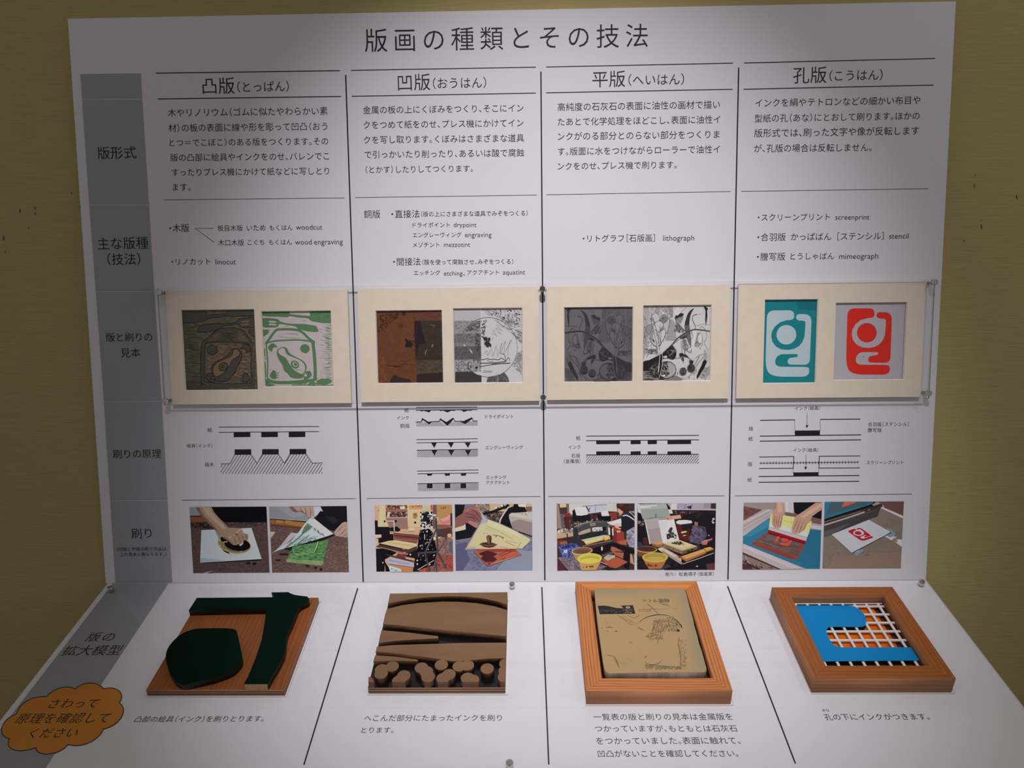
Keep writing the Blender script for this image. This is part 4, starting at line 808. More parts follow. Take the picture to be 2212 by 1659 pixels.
# 6 print raised from a stone
f = photo(F6, [(118, 75), (1885, 70), (1855, 1555), (118, 1560)], 203)
f.poly((38, 32, 36), [(118, 75), (1885, 70), (1855, 1555), (118, 1560)]); f.specks([(26, 22, 28), (58, 46, 48), (44, 36, 42)], [(118, 300), (1880, 200), (1855, 1550), (118, 1550)], 160, 60, 61, 2)
f.poly((170, 160, 166), [(780, 75), (1885, 70), (1880, 230), (900, 220)]); f.poly((206, 204, 200), [(880, 80), (1010, 78), (1000, 215), (860, 200)]); f.poly((160, 154, 176), [(1020, 85), (1190, 80), (1170, 210), (1010, 200)]); f.poly((166, 160, 180), [(1200, 80), (1500, 78), (1470, 200), (1180, 210)]); f.line((90, 84, 96), [(1205, 90), (1170, 205)], 12); f.line((90, 84, 96), [(1350, 85), (1320, 190)], 12); f.poly((150, 140, 146), [(1610, 76), (1770, 75), (1750, 190), (1590, 190)]); f.poly((60, 48, 50), [(1770, 75), (1885, 72), (1882, 200), (1760, 190)]); f.line((186, 178, 184), [(900, 215), (1880, 225)], 12); f.specks([(40, 34, 36)], [(1220, 150), (1320, 150), (1310, 190), (1230, 190)], 10, 26, 62, 2)
f.poly((64, 44, 46), [(900, 230), (1500, 250), (1400, 330), (920, 330)]); f.specks([(130, 120, 120), (40, 32, 36)], [(950, 250), (1450, 260), (1300, 310), (950, 310)], 20, 24, 63, 2.2, 5, 10); f.poly((206, 206, 196), [(815, 210), (890, 205), (915, 300), (840, 310)])
f.poly((148, 160, 152), [(150, 90), (765, 78), (860, 360), (420, 400), (270, 430), (240, 430)]); f.poly((164, 176, 168), [(160, 100), (760, 82), (800, 180), (180, 220)]); f.line((222, 230, 230), [(170, 150), (560, 120)], 22); f.line((210, 220, 222), [(180, 170), (430, 165)], 18); f.poly((196, 206, 196), [(118, 80), (160, 85), (230, 360), (190, 300), (130, 270)]); f.poly((104, 110, 100), [(515, 320), (545, 300), (550, 380), (520, 385)])
f.poly((160, 150, 148), [(275, 430), (620, 385), (930, 350), (1000, 700), (960, 900), (680, 960), (400, 985), (350, 760)]); f.poly((170, 166, 166), [(290, 440), (600, 400), (640, 620), (330, 660)]); f.poly((206, 202, 204), [(275, 430), (295, 428), (420, 985), (390, 985)])
f.poly((26, 24, 30), [(118, 300), (200, 290), (280, 560), (340, 780), (300, 1000), (118, 1000)]); f.specks([(60, 50, 52), (150, 140, 142), (84, 60, 52)], [(130, 450), (270, 450), (280, 580), (130, 600)], 20, 30, 64, 2, -15, 10); f.poly((80, 38, 38), [(240, 850), (330, 830), (370, 1010), (260, 1010)]); f.poly((44, 56, 96), [(118, 930), (200, 940), (250, 1000), (130, 1050)])
f.poly((88, 34, 32), [(1000, 560), (1110, 560), (1290, 640), (1280, 920), (1060, 880)]); f.poly((40, 28, 30), [(1110, 560), (1280, 560), (1250, 680), (1120, 680)]); f.poly((206, 194, 140), [(1100, 710), (1220, 690), (1225, 720), (1110, 750)]); f.line((214, 204, 196), [(1140, 800), (1205, 790)], 16); f.poly((214, 216, 218), [(990, 480), (1050, 450), (1200, 445), (1330, 460), (1350, 510), (1080, 545), (1000, 525)]); f.line((130, 128, 128), [(1000, 530), (1080, 548), (1350, 515)], 12)
f.poly((222, 228, 228), [(582, 450), (940, 425), (980, 620), (1055, 885), (960, 930), (690, 965), (640, 720)]); f.poly((202, 210, 214), [(582, 450), (800, 440), (760, 640), (640, 720)]); f.poly((232, 236, 234), [(900, 430), (940, 425), (1055, 885), (1010, 900)])
f.specks([(40, 34, 38), (60, 54, 58)], [(770, 780), (890, 700), (990, 800), (800, 880)], 70, 24, 65, 1.8); f.specks([(60, 54, 58)], [(810, 680), (880, 600), (900, 640), (850, 760)], 26, 22, 66, 2, -40, 40); f.line((50, 44, 48), [(760, 740), (785, 790)], 8); f.line((60, 54, 56), [(880, 600), (870, 640), (850, 650)], 9, 3); f.line((60, 54, 56), [(980, 790), (990, 850), (940, 860)], 12, 3)
for y in (690, 725, 760): f.ell((60, 54, 56), 932 + (y - 690) * .1, y, 10, 8)
f.poly((206, 160, 140), [(755, 410), (800, 370), (930, 350), (1090, 330), (1100, 410), (930, 430), (850, 450), (800, 450)]); f.ell((150, 96, 84), 800, 415, 26, 18); f.line((120, 70, 62), [(830, 380), (900, 410)], 8)
f.poly((84, 30, 38), [(1085, 345), (1150, 310), (1250, 320), (1260, 400), (1110, 420)]); f.poly((32, 28, 34), [(1150, 330), (1420, 290), (1420, 470), (1330, 460), (1110, 410)])
f.poly((30, 26, 32), [(1390, 300), (1500, 250), (1640, 240), (1760, 320), (1870, 370), (1870, 1060), (1700, 1070), (1650, 620), (1500, 610), (1390, 480)]); f.poly((44, 36, 38), [(1400, 340), (1500, 260), (1620, 250), (1560, 330), (1450, 420)]); f.poly((150, 108, 104), [(1400, 480), (1480, 500), (1470, 580), (1400, 570)])
f.poly((84, 76, 96), [(1360, 560), (1640, 600), (1680, 800), (1520, 990), (1290, 940), (1270, 850), (1340, 700)]); f.specks([(110, 102, 124), (60, 54, 72), (96, 88, 110)], [(1370, 580), (1630, 620), (1520, 960), (1300, 920)], 60, 44, 67, 2, 50, 40)
f.poly((176, 110, 108), [(1540, 950), (1620, 890), (1700, 880), (1800, 850), (1800, 880), (1700, 930), (1670, 1000), (1580, 1000)]); f.line((206, 150, 140), [(1580, 930), (1680, 900)], 14); f.specks([(206, 206, 210)], [(1790, 400), (1840, 400), (1830, 510), (1790, 510)], 6, 34, 68, 1.4); f.poly((214, 214, 220), [(1710, 770), (1740, 800), (1715, 805)])
f.poly((196, 148, 96), [(445, 960), (680, 905), (690, 990), (560, 1010)]); f.poly((150, 104, 66), [(445, 965), (560, 1015), (690, 985), (685, 1050), (560, 1060), (450, 1010)])
f.poly((186, 172, 150), [(570, 1090), (690, 1050), (1110, 1290), (1100, 1440), (640, 1150)]); f.poly((206, 196, 176), [(570, 1090), (650, 1060), (1000, 1240), (920, 1290)]); f.line((120, 100, 86), [(700, 1120), (760, 1100)], 8); f.line((120, 100, 86), [(910, 1230), (990, 1200)], 8); f.poly((160, 148, 132), [(640, 1150), (1110, 1440), (1130, 1400), (700, 1130)])
f.poly((206, 196, 150), [(690, 965), (1060, 890), (1465, 1035), (1130, 1135)]); f.poly((186, 178, 136), [(800, 1000), (1130, 1130), (1460, 1040), (1350, 1010), (1130, 1090)]); f.poly((132, 106, 84), [(690, 965), (1130, 1135), (1130, 1215), (690, 1050)]); f.poly((104, 80, 64), [(1130, 1135), (1465, 1035), (1465, 1100), (1130, 1215)]); f.specks([(160, 134, 108), (110, 86, 70)], [(700, 985), (1120, 1150), (1120, 1200), (700, 1040)], 60, 16, 69, 1.6); f.specks([(40, 34, 34)], [(1230, 1140), (1370, 1095), (1370, 1130), (1230, 1170)], 14, 20, 70, 1.4)
f.specks([(50, 46, 46), (90, 84, 80)], [(880, 960), (1060, 920), (1180, 990), (1040, 1000)], 50, 20, 71, 2.2)
f.poly((206, 156, 96), [(1100, 1260), (1600, 1090), (1660, 1150), (1215, 1320)]); f.poly((166, 108, 62), [(1100, 1260), (1215, 1320), (1660, 1155), (1660, 1190), (1215, 1375), (1110, 1310)]); f.poly((214, 164, 84), [(1600, 1080), (1740, 1045), (1820, 1080), (1660, 1130)]); f.poly((186, 126, 66), [(1660, 1130), (1820, 1085), (1820, 1110), (1665, 1160)]); f.poly((130, 66, 44), [(1030, 1260), (1100, 1240), (1105, 1290), (1040, 1290)])
f.poly((26, 25, 30), [(1130, 1440), (1830, 1170), (1856, 1555), (700, 1558)]); f.line((206, 196, 190), [(1130, 1430), (1510, 1300), (1830, 1180)], 12); f.poly((64, 58, 70), [(620, 1480), (800, 1430), (890, 1490), (700, 1540), (560, 1555)]); f.poly((92, 52, 46), [(1660, 1430), (1850, 1400), (1855, 1555), (1680, 1550)]); f.ell((186, 176, 170), 1455, 1480, 26, 14)
f.poly((120, 76, 50), [(118, 1100), (550, 1100), (480, 1200), (300, 1280), (140, 1260)]); f.ell((190, 152, 96), 330, 1105, 235, 78, 2, 32); f.ell((70, 50, 44), 325, 1095, 215, 62, 2, 32)
f.poly((176, 116, 70), [(240, 1300), (780, 1290), (740, 1400), (650, 1530), (380, 1540), (300, 1420)]); f.ell((206, 182, 90), 515, 1280, 288, 112, 0, 36); f.ell((170, 152, 74), 515, 1272, 250, 88, 0, 36); f.ell((190, 166, 90), 515, 1310, 200, 44, 0, 30); f.specks([(96, 56, 40)], [(340, 1440), (600, 1440), (590, 1475), (360, 1475)], 12, 24, 72, 2)
f.build('printed_photograph', M['picture'], board)['label'] = 'photograph of a person raising a printed sheet from a litho stone'

# 7 squeegee on a blue screen
f = photo(F7, [(115, 112), (1872, 98), (1828, 1590), (85, 1605)], 178)
f.poly((150, 142, 142), [(115, 112), (1872, 98), (1828, 1590), (85, 1605)])
f.poly((132, 122, 118), [(115, 112), (850, 105), (840, 300), (700, 250), (500, 265), (115, 190)]); f.poly((96, 64, 62), [(115, 190), (540, 270), (115, 510)]); f.specks([(84, 54, 54), (110, 76, 72)], [(125, 210), (480, 275), (130, 480), (120, 480)], 40, 22, 81, 4, 10, 10)
f.poly((20, 20, 24), [(1230, 105), (1872, 98), (1860, 600), (1250, 340)]); f.poly((176, 170, 168), [(1020, 105), (1235, 105), (1230, 350), (1050, 330)]); f.poly((196, 190, 196), [(1060, 105), (1100, 105), (1105, 310), (1070, 310)]); f.poly((104, 80, 72), [(1040, 320), (1230, 345), (1860, 480), (1860, 600), (1640, 560), (1250, 440), (1050, 390)])
f.poly((158, 150, 150), [(110, 530), (700, 250), (790, 270), (700, 420), (105, 860)]); f.line((120, 112, 114), [(110, 640), (690, 320)], 12); f.line((184, 178, 178), [(110, 560), (700, 262)], 14); f.line((126, 118, 120), [(105, 730), (690, 390)], 10); f.line((190, 186, 188), [(105, 855), (700, 470)], 9)
BL1, BL2 = (42, 104, 130), (36, 92, 118)
f.poly(BL1, [(105, 860), (700, 450), (720, 700), (640, 740), (1560, 700), (1850, 725), (1828, 1590), (1500, 1590), (98, 1020)]); f.poly((54, 116, 140), [(110, 870), (690, 470), (680, 640), (300, 860)]); f.poly((38, 96, 122), [(1550, 760), (1850, 740), (1830, 1585), (1500, 1560), (1300, 1380)])
f.poly((176, 168, 172), [(1620, 600), (1850, 640), (1848, 725), (1610, 680)])
f.poly((104, 76, 70), [(640, 770), (1480, 1020), (1310, 1370), (1180, 1370), (330, 1060), (300, 1020)]); f.poly((122, 58, 46), [(300, 1000), (360, 990), (1200, 1290), (1300, 1380), (1170, 1375), (320, 1060)]); f.poly((126, 60, 48), [(640, 770), (700, 800), (420, 960), (340, 1000)]); f.poly((130, 62, 50), [(1410, 1040), (1485, 1040), (1330, 1360), (1250, 1330)])
f.specks([(112, 82, 74), (92, 70, 66), (84, 76, 74)], [(640, 830), (1400, 1060), (1260, 1280), (480, 980)], 110, 34, 82, 5, 17, 5); f.poly((98, 84, 80), [(680, 830), (900, 860), (820, 960), (560, 960)]); f.line((140, 116, 110), [(430, 960), (700, 1040), (900, 1110)], 6)
RD = (206, 72, 60)
f.poly(RD, [(880, 850), (940, 860), (900, 920), (870, 960), (920, 975), (870, 990), (805, 960)]); f.ell(RD, 1035, 935, 78, 48); f.poly(RD, [(910, 1000), (960, 1000), (1060, 1010), (1140, 970), (1165, 930), (1210, 935), (1130, 1070), (1060, 1080), (940, 1040)])
f.poly((160, 152, 152), [(98, 1020), (1510, 1590), (940, 1600), (92, 1220)]); f.poly((172, 164, 166), [(98, 1040), (1400, 1570), (1200, 1580), (95, 1120)]); f.poly((60, 48, 46), [(90, 1215), (950, 1595), (860, 1600), (92, 1260)]); f.poly((118, 100, 94), [(92, 1260), (880, 1600), (500, 1600), (90, 1400)]); f.poly((64, 44, 44), [(88, 1400), (520, 1602), (85, 1605)]); f.specks([(120, 100, 90), (44, 32, 34)], [(90, 1280), (800, 1580), (300, 1600), (90, 1450)], 40, 26, 83, 2, 20, 10); f.line((176, 166, 156), [(150, 1310), (200, 1400), (250, 1470)], 8, 3)
f.poly((206, 190, 116), [(730, 350), (800, 370), (1270, 430), (1640, 520), (1580, 790), (1200, 740), (700, 600), (690, 560)]); f.poly((188, 170, 96), [(1000, 500), (1230, 540), (1620, 640), (1615, 660), (1220, 570), (1000, 520)]); f.poly((222, 206, 130), [(1010, 400), (1240, 440), (1230, 530), (1000, 490)])
f.poly((180, 186, 182), [(690, 560), (960, 620), (1200, 690), (1575, 790), (1530, 890), (680, 650)]); f.poly((168, 166, 164), [(680, 650), (1530, 890), (1510, 970), (665, 710)]); f.line((90, 96, 94), [(690, 655), (1525, 888)], 8)
f.poly((140, 18, 40), [(660, 715), (1505, 965), (1490, 1025), (660, 785)]); f.poly((100, 12, 30), [(660, 770), (1490, 1015), (1488, 1032), (665, 795)])
HS2, HD2 = (166, 132, 112), (122, 90, 78)
f.poly(HS2, [(845, 105), (1020, 105), (1040, 330), (990, 400), (940, 680), (890, 690), (870, 700), (830, 690), (790, 670), (750, 600), (755, 440), (760, 340), (830, 230)]); f.poly((182, 148, 128), [(860, 110), (960, 108), (980, 300), (880, 340)])
for pts in ([(800, 380), (800, 520), (790, 640)], [(850, 390), (845, 540), (830, 680)], [(915, 400), (890, 540), (875, 690)], [(985, 400), (950, 550), (930, 680)]): f.line((104, 74, 64), pts, 15, 3, taper=True)
f.poly(HS2, [(1872, 98), (1870, 260), (1760, 330), (1650, 410), (1600, 530), (1540, 560), (1430, 740), (1350, 800), (1290, 810), (1215, 800), (1180, 750), (1200, 640), (1260, 440), (1300, 400), (1520, 250), (1720, 110)]); f.poly((184, 150, 128), [(1860, 110), (1865, 200), (1600, 360), (1480, 440), (1380, 430), (1560, 290)])
for pts in ([(1330, 470), (1270, 620), (1200, 750)], [(1390, 490), (1330, 650), (1270, 800)], [(1450, 520), (1390, 680), (1340, 800)], [(1530, 560), (1470, 680), (1420, 745)]): f.line((104, 74, 64), pts, 16, 3, taper=True)
for p in ((1200, 730), (1240, 790), (1320, 795), (845, 680), (910, 670)): f.ell((196, 160, 146), p[0], p[1], 20, 14)
f.build('printed_photograph', M['picture'], board)['label'] = 'photograph of two hands pulling a yellow squeegee over a blue screen'

# 8 red letter print on a table
f = photo(F8, [(118, 92), (1890, 82), (1822, 1582), (65, 1588)], 162)
f.poly((104, 94, 84), [(118, 92), (1890, 82), (1822, 1582), (65, 1588)]); f.specks([(101, 91, 82), (107, 96, 86), (100, 91, 82), (108, 95, 83)], [(100, 700), (1860, 420), (1822, 1575), (70, 1580)], 320, 60, 91, 2, 0, 40); f.poly((112, 94, 82), [(300, 1300), (1822, 1200), (1820, 1580), (200, 1585)])
f.poly((54, 52, 52), [(105, 640), (1360, 240), (1300, 420), (1100, 490), (280, 820), (100, 900)]); f.poly((72, 70, 68), [(105, 760), (700, 560), (280, 830), (100, 900)])
f.poly((40, 84, 100), [(118, 92), (1215, 86), (1130, 180), (110, 470)]); f.poly((56, 76, 82), [(240, 95), (1100, 90), (1000, 170), (160, 370)]); f.poly((34, 92, 124), [(118, 92), (250, 92), (140, 400), (115, 400)]); f.poly((180, 80, 62), [(560, 95), (800, 92), (790, 115), (500, 215), (505, 180)]); f.line((44, 100, 112), [(110, 440), (1120, 150)], 20)
f.poly((16, 16, 18), [(110, 480), (1180, 140), (1210, 92), (1250, 92), (1200, 200), (110, 520)]); f.poly((56, 44, 42), [(108, 520), (1400, 130), (1440, 170), (1370, 235), (108, 600)]); f.line((150, 140, 134), [(108, 610), (560, 470), (1010, 315)], 28); f.line((104, 92, 86), [(110, 545), (930, 300)], 14); f.line((130, 118, 112), [(1070, 275), (1130, 262)], 26); f.line((36, 26, 26), [(1010, 290), (1390, 150)], 16)
f.poly((130, 120, 116), [(1180, 150), (1300, 92), (1370, 130), (1200, 180)]); f.poly((84, 62, 58), [(1320, 90), (1890, 82), (1872, 400), (1460, 215), (1380, 140)]); f.poly((170, 164, 164), [(1365, 230), (1400, 205), (1870, 405), (1868, 465)]); f.poly((190, 184, 184), [(1400, 150), (1460, 215), (1420, 205)])
f.poly((170, 166, 166), [(1460, 860), (1540, 840), (1720, 880), (1690, 940), (1600, 950)]); f.poly((174, 170, 170), [(1680, 980), (1760, 930), (1846, 940), (1840, 1100)]); f.specks([(112, 104, 94)], [(1630, 930), (1730, 900), (1730, 980), (1650, 990)], 20, 26, 92, 2)
f.poly((96, 122, 134), [(1500, 690), (1560, 690), (1700, 790), (1680, 850), (1580, 890), (1500, 840)]); f.poly((90, 120, 138), [(750, 1240), (780, 1190), (960, 1150), (985, 1195), (820, 1300)]); f.poly((118, 146, 156), [(790, 1200), (880, 1170), (900, 1200), (810, 1230)])
f.poly((46, 42, 42), [(270, 825), (715, 1235), (740, 1245), (1470, 855), (1600, 790), (1590, 760), (720, 1190)])
f.poly((158, 160, 166), [(270, 822), (1105, 492), (1590, 768), (1460, 845), (720, 1232)])
def rounded(pr):
    """outline from (x, y, corner radius)"""
    out, n = [], len(pr)
    for i in range(n):
        x, y, r = pr[i]
        if r <= 0: out.append((x, y)); continue
        a, b = pr[i - 1], pr[(i + 1) % n]
        da, db = math.hypot(a[0] - x, a[1] - y), math.hypot(b[0] - x, b[1] - y)
        ra, rb = min(r, da * .5), min(r, db * .5)
        p0 = (x + (a[0] - x) / da * ra, y + (a[1] - y) / da * ra); p2 = (x + (b[0] - x) / db * rb, y + (b[1] - y) / db * rb)
        for k in range(7):
            t = k / 6; out.append(tuple((1 - t) ** 2 * p0[q] + 2 * t * (1 - t) * (.9 * (x, y)[q] + .1 * (p0[q] + p2[q]) / 2) + t * t * p2[q] for q in (0, 1)))
    return out
MARK = [(868, 883, 50), (1062, 883, 34), (1062, 950, 26), (1010, 953, 0), (962, 968, 0), (925, 998, 0), (903, 1035, 0), (898, 1068, 0), (906, 1108, 0), (932, 1142, 0), (972, 1163, 0), (1020, 1167, 0), (1062, 1160, 0), (1098, 1140, 0), (1124, 1108, 0), (1137, 1070, 0), (1143, 1000, 0), (1143, 958, 16), (1076, 956, 30), (1076, 910, 24), (1188, 911, 52), (1175, 1275, 40), (1016, 1272, 24), (1017, 1230, 24), (1050, 1222, 0), (1088, 1218, 16), (1090, 1197, 10), (938, 1197, 44), (918, 1287, 52), (1150, 1289, 30), (1174, 1296, 40), (1168, 1360, 50), (895, 1358, 80), (857, 1290, 60)]
def gmark(f, T, red, paper):
    """the rounded letter mark, from its outline and placed by T"""
    f.poly(red, [T(x, y) for x, y in rounded(MARK)])
    f.poly(red, [T(1007 + 71 * math.cos(t), 1058 + 70 * math.sin(t)) for t in [2 * math.pi * i / 36 for i in range(36)]])
def T8(x, y):
    u, v = (x - 868) / 322, (y - 883) / 476
    return (622 + 270 * u + 330 * v * 1.02, 745 - 95 * u + 232 * v)
gmark(f, T8, (150, 24, 38), None)
f.line((50, 40, 36), [(1000, 1290), (1060, 1275), (1110, 1295)], 10, 3)
f.build('printed_photograph', M['picture'], board)['label'] = 'photograph of a white sheet with a red letter print taped on a table'

# ------------------------------------------------------------------ four cream mounts, each with two openings
MH0, MH1, PH = .0036, .0092, .0062
def mount(crop, quad, wins, label):
    q = [PANEL.at(*crop.px(p), MH1) for p in quad]
    R = ((q[0][0] + q[3][0]) / 2, (q[1][0] + q[2][0]) / 2, (q[2][1] + q[3][1]) / 2, (q[0][1] + q[1][1]) / 2)
    cx, cy = (R[0] + R[1]) / 2, R[2]
    M4 = MP @ Matrix.Translation((cx, cy, MH0)); inv = M4.inverted()
    e = empty('matted_print', M4, label, 'mounted print', 'cream mounts under the acrylic cover')
    ins = []
    for cr, w in wins:
        p = [PANEL.at(*cr.px(v), PH) for v in w]
        ins.append(((p[0][0] + p[3][0]) / 2, (p[1][0] + p[2][0]) / 2, (p[2][1] + p[3][1]) / 2, (p[0][1] + p[1][1]) / 2))
    g = .0013
    outs = [(a - g, b + g, c_ - g, d + g) for a, b, c_, d in ins]
    xs = sorted({R[0], R[1]} | {v for o in outs for v in o[:2]}); ys = sorted({R[2], R[3]} | {v for o in outs for v in o[2:]})
    bm = bmesh.new(); V = {}
    zt, zp = MH1 - MH0, PH - MH0
    def v(i, j):
        if (i, j) not in V: V[(i, j)] = bm.verts.new((xs[i] - cx, ys[j] - cy, zt))
        return V[(i, j)]
    for i in range(len(xs) - 1):
        for j in range(len(ys) - 1):
            mx, my = (xs[i] + xs[i + 1]) / 2, (ys[j] + ys[j + 1]) / 2
            if any(o[0] < mx < o[1] and o[2] < my < o[3] for o in outs): continue
            bm.faces.new((v(i, j), v(i + 1, j), v(i + 1, j + 1), v(i, j + 1)))
    def ringf(o, i_, za, zb, mi):
        A = [(o[0], o[2]), (o[1], o[2]), (o[1], o[3]), (o[0], o[3])]; B = [(i_[0], i_[2]), (i_[1], i_[2]), (i_[1], i_[3]), (i_[0], i_[3])]
        for k in range(4):
            k2 = (k + 1) % 4
            f_ = bm.faces.new([bm.verts.new((p[0] - cx, p[1] - cy, z)) for p, z in ((A[k], za), (A[k2], za), (B[k2], zb), (B[k], zb))]); f_.material_index = mi
    for o, i_ in zip(outs, ins): ringf(o, i_, zt, zp, 1)
    A = [(R[0], R[2]), (R[1], R[2]), (R[1], R[3]), (R[0], R[3])]
    for k in range(4):
        k2 = (k + 1) % 4
        f_ = bm.faces.new([bm.verts.new((p[0] - cx, p[1] - cy, z)) for p, z in ((A[k2], zt), (A[k], zt), (A[k], 0), (A[k2], 0))]); f_.material_index = 1
    bm.faces.new([bm.verts.new((p[0] - cx, p[1] - cy, 0)) for p in A[::-1]])
    link('mount_card', from_bm(bm, 'mount_card'), [M['mat'], M['bevel']], e)
    fl = []
    for (cr, w), i_ in zip(wins, ins):
        b = (i_[0] - .0008, i_[1] + .0008, i_[2] - .0008, i_[3] + .0008)
        fl.append(Flat(PANEL, cr, PH - .0016, None, PH, b, inv))
    return e, fl
AS, BS = .1145, .10849
W1a, W1b = Crop(385, 660, AS), Crop(555, 660, AS)
W2a, W2b, W3a, W3b = Crop(800, 660, BS), Crop(970, 655, BS), Crop(1210, 655, BS), Crop(1380, 650, BS)
BIG = [(-300, -300), (2000, -300), (2000, 2000), (-300, 2000)]

# mount 1: woodcut block and its green print (the block is the mirror image of the print)
e1, (fa, fb) = mount(C4, [(690, 765), (1992, 750), (2020, 1562), (735, 1572)], [(W1a, [(75, 90), (1430, 85), (1500, 1585), (150, 1590)]), (W1b, [(95, 118), (1388, 108), (1440, 1520), (165, 1520)])], 'cream mount holding a carved dark woodblock beside its green and white print')
def woodcut(f, GN, PAPER, edge=None):
    def blob(pts, sm=3):
        f.poly(GN, pts, sm)
        if edge: f.line(edge, pts, 11, sm, closed=True)
    f_poly = blob
    f_poly([(60, 100), (580, 100), (600, 150), (700, 170), (960, 195), (1000, 185), (1020, 110), (1420, 90), (1420, 330), (1040, 300), (980, 250), (900, 236), (760, 225), (620, 200), (560, 222), (400, 212), (60, 195)], 2)
    f_poly([(60, 240), (300, 245), (400, 262), (430, 300), (560, 335), (720, 345), (860, 345), (1000, 365), (1110, 385), (1140, 440), (1160, 480), (1110, 502), (960, 490), (850, 465), (770, 445), (730, 400), (600, 372), (420, 350), (390, 405), (260, 415), (60, 400)], 2)
    for y in (310, 362): f.poly(PAPER, [(220, y - 18), (300, y - 20), (360, y - 6), (362, y + 12), (300, y + 12), (225, y + 4)], 2)
    f_poly([(60, 455), (240, 458), (205, 490), (235, 495), (190, 540), (130, 582), (60, 590)], 0)
    # jar: lid band, walls, base
    f.line(GN, [(165, 715), (215, 650), (350, 470), (460, 452), (560, 446), (760, 462), (870, 520), (960, 610), (1075, 695)], 46, 3)
    f.line(GN, [(190, 705), (330, 670), (560, 655), (820, 652), (1040, 680)], 30, 3)
    f.poly(GN, [(138, 715), (210, 660), (235, 690), (190, 720), (185, 760)])
    f.line(GN, [(170, 720), (185, 900), (198, 1100), (190, 1300), (195, 1400)], 26, 3)
    f.line(GN, [(1050, 690), (1075, 900), (1090, 1100), (1095, 1300), (1085, 1380)], 62, 3)
    f.poly(GN, [(1000, 660), (1095, 685), (1085, 740), (1020, 720)])
    f.line(GN, [(200, 1390), (260, 1435), (420, 1455), (700, 1450), (900, 1425), (1060, 1410), (1115, 1350)], 62, 3)
    if edge:
        for pts in ([(165, 690), (215, 630), (350, 448), (560, 420), (770, 440), (960, 580), (1090, 680)], [(205, 740), (330, 690), (560, 672), (820, 670), (1020, 700), (1040, 900), (1058, 1100), (1060, 1380)], [(1090, 700), (1115, 900), (1128, 1360), (1060, 1440)], [(205, 740), (200, 900), (215, 1100), (210, 1370), (300, 1410), (700, 1420), (1050, 1385)]): f.line(edge, pts, 11, 3)
    f_poly([(210, 780), (240, 735), (310, 715), (350, 745), (385, 792), (330, 785), (290, 820), (282, 865), (235, 850), (208, 810)])
    f_poly([(812, 800), (840, 750), (900, 728), (960, 750), (992, 810), (970, 870), (915, 902), (850, 880), (815, 835)])
    f_poly([(368, 900), (385, 840), (440, 795), (510, 782), (565, 815), (590, 870), (640, 920), (760, 985), (860, 1040), (920, 1110), (935, 1180), (910, 1250), (850, 1370), (650, 1365), (580, 1290), (510, 1230), (470, 1120), (400, 1010)])
    f.poly(PAPER, [(398, 870), (430, 820), (480, 800), (520, 825), (540, 890), (600, 945), (760, 1010), (850, 1065), (895, 1130), (905, 1200), (880, 1270), (845, 1295), (760, 1260), (680, 1200), (600, 1090), (540, 990), (440, 930)], 3)
    if edge: f.line(edge, [(398, 870), (430, 820), (480, 800), (520, 825), (540, 890), (600, 945), (760, 1010), (850, 1065), (895, 1130), (905, 1200), (880, 1270), (845, 1295), (760, 1260), (680, 1200), (600, 1090), (540, 990), (440, 930)], 10, 3, closed=True)
    f.ell(GN, 712, 1115, 86, 72, 40); f.ell(PAPER, 718, 1112, 54, 44, 40); f.ell(GN, 722, 1112, 38, 30, 40)
    if edge: f.ring(edge, 712, 1115, 86, 72, 10, 40); f.ring(edge, 722, 1112, 38, 30, 8, 40)
    f_poly([(245, 1300), (280, 1240), (320, 1222), (350, 1250), (360, 1310), (370, 1350), (345, 1385), (290, 1385), (240, 1340)])
    for y in (1275, 1312, 1358): f.line(GN, [(350, y), (412, y + 2)], 12)
    f_poly([(905, 1260), (960, 1235), (1000, 1240), (1030, 1300), (1010, 1350), (960, 1380), (890, 1395), (880, 1340), (950, 1335)])
    f_poly([(1112, 1445), (1170, 1395), (1290, 1380), (1390, 1400), (1405, 1440), (1330, 1490), (1200, 1500)])
    f.poly(GN, [(150, 1360), (165, 1530), (240, 1530), (350, 1500), (240, 1470), (190, 1420)]); f.line(GN, [(140, 810), (148, 960)], 16); f.line(GN, [(150, 1060), (160, 1360)], 18); f.line(GN, [(140, 990), (170, 990)], 12); f.line(GN, [(145, 1025), (172, 1025)], 10); f.line(GN, [(650, 1500), (900, 1500), (1200, 1515), (1440, 1500)], 18, 3); f.specks([GN], [(700, 1460), (1150, 1450), (1200, 1500), (800, 1505)], 14, 30, 7, 3, -4, 8)
def gmat(c, w): return albedo(c, w)[:3]
GNP, PAP = gmat((70, 98, 68), 158), gmat((152, 144, 142), 158)
fb.poly(PAP, BIG); woodcut(fb, GNP, PAP)
rs2 = random.Random(3)
for i in range(60):
    y = 360 + i * 18 + rs2.uniform(-8, 8); x = 1420 - rs2.uniform(0, 40); L_ = rs2.uniform(40, 160); sl = -.30 + .35 * (i / 60)
    fb.line(GNP, [(x, y), (x - L_ * .5, y + sl * L_ * .6), (x - L_, y + sl * L_)], rs2.uniform(6, 11), 0, taper=True)
for i in range(24): fb.line(GNP, [(1160 + rs2.uniform(0, 200), 400 + i * 42), (1230 + rs2.uniform(0, 180), 410 + i * 42 + rs2.uniform(-6, 22))], 4.5)
for pts in ([(400, 585), (520, 600), (700, 612), (820, 620)], [(520, 530), (640, 535), (700, 525)], [(640, 525), (760, 545), (790, 565)], [(860, 280), (920, 292)], [(520, 385), (600, 382)], [(730, 1222), (830, 1218)], [(230, 1208), (255, 1206)]): fb.line(GNP, pts, 9, taper=True)
fb.specks([gmat((86, 118, 82), 158), gmat((60, 88, 60), 158)], [(1040, 110), (1380, 100), (1390, 300), (1040, 280)], 50, 14, 4, 1.6)
fb.build('green_print', M['art'], e1)
WD = lambda c: gmat(c, 140)
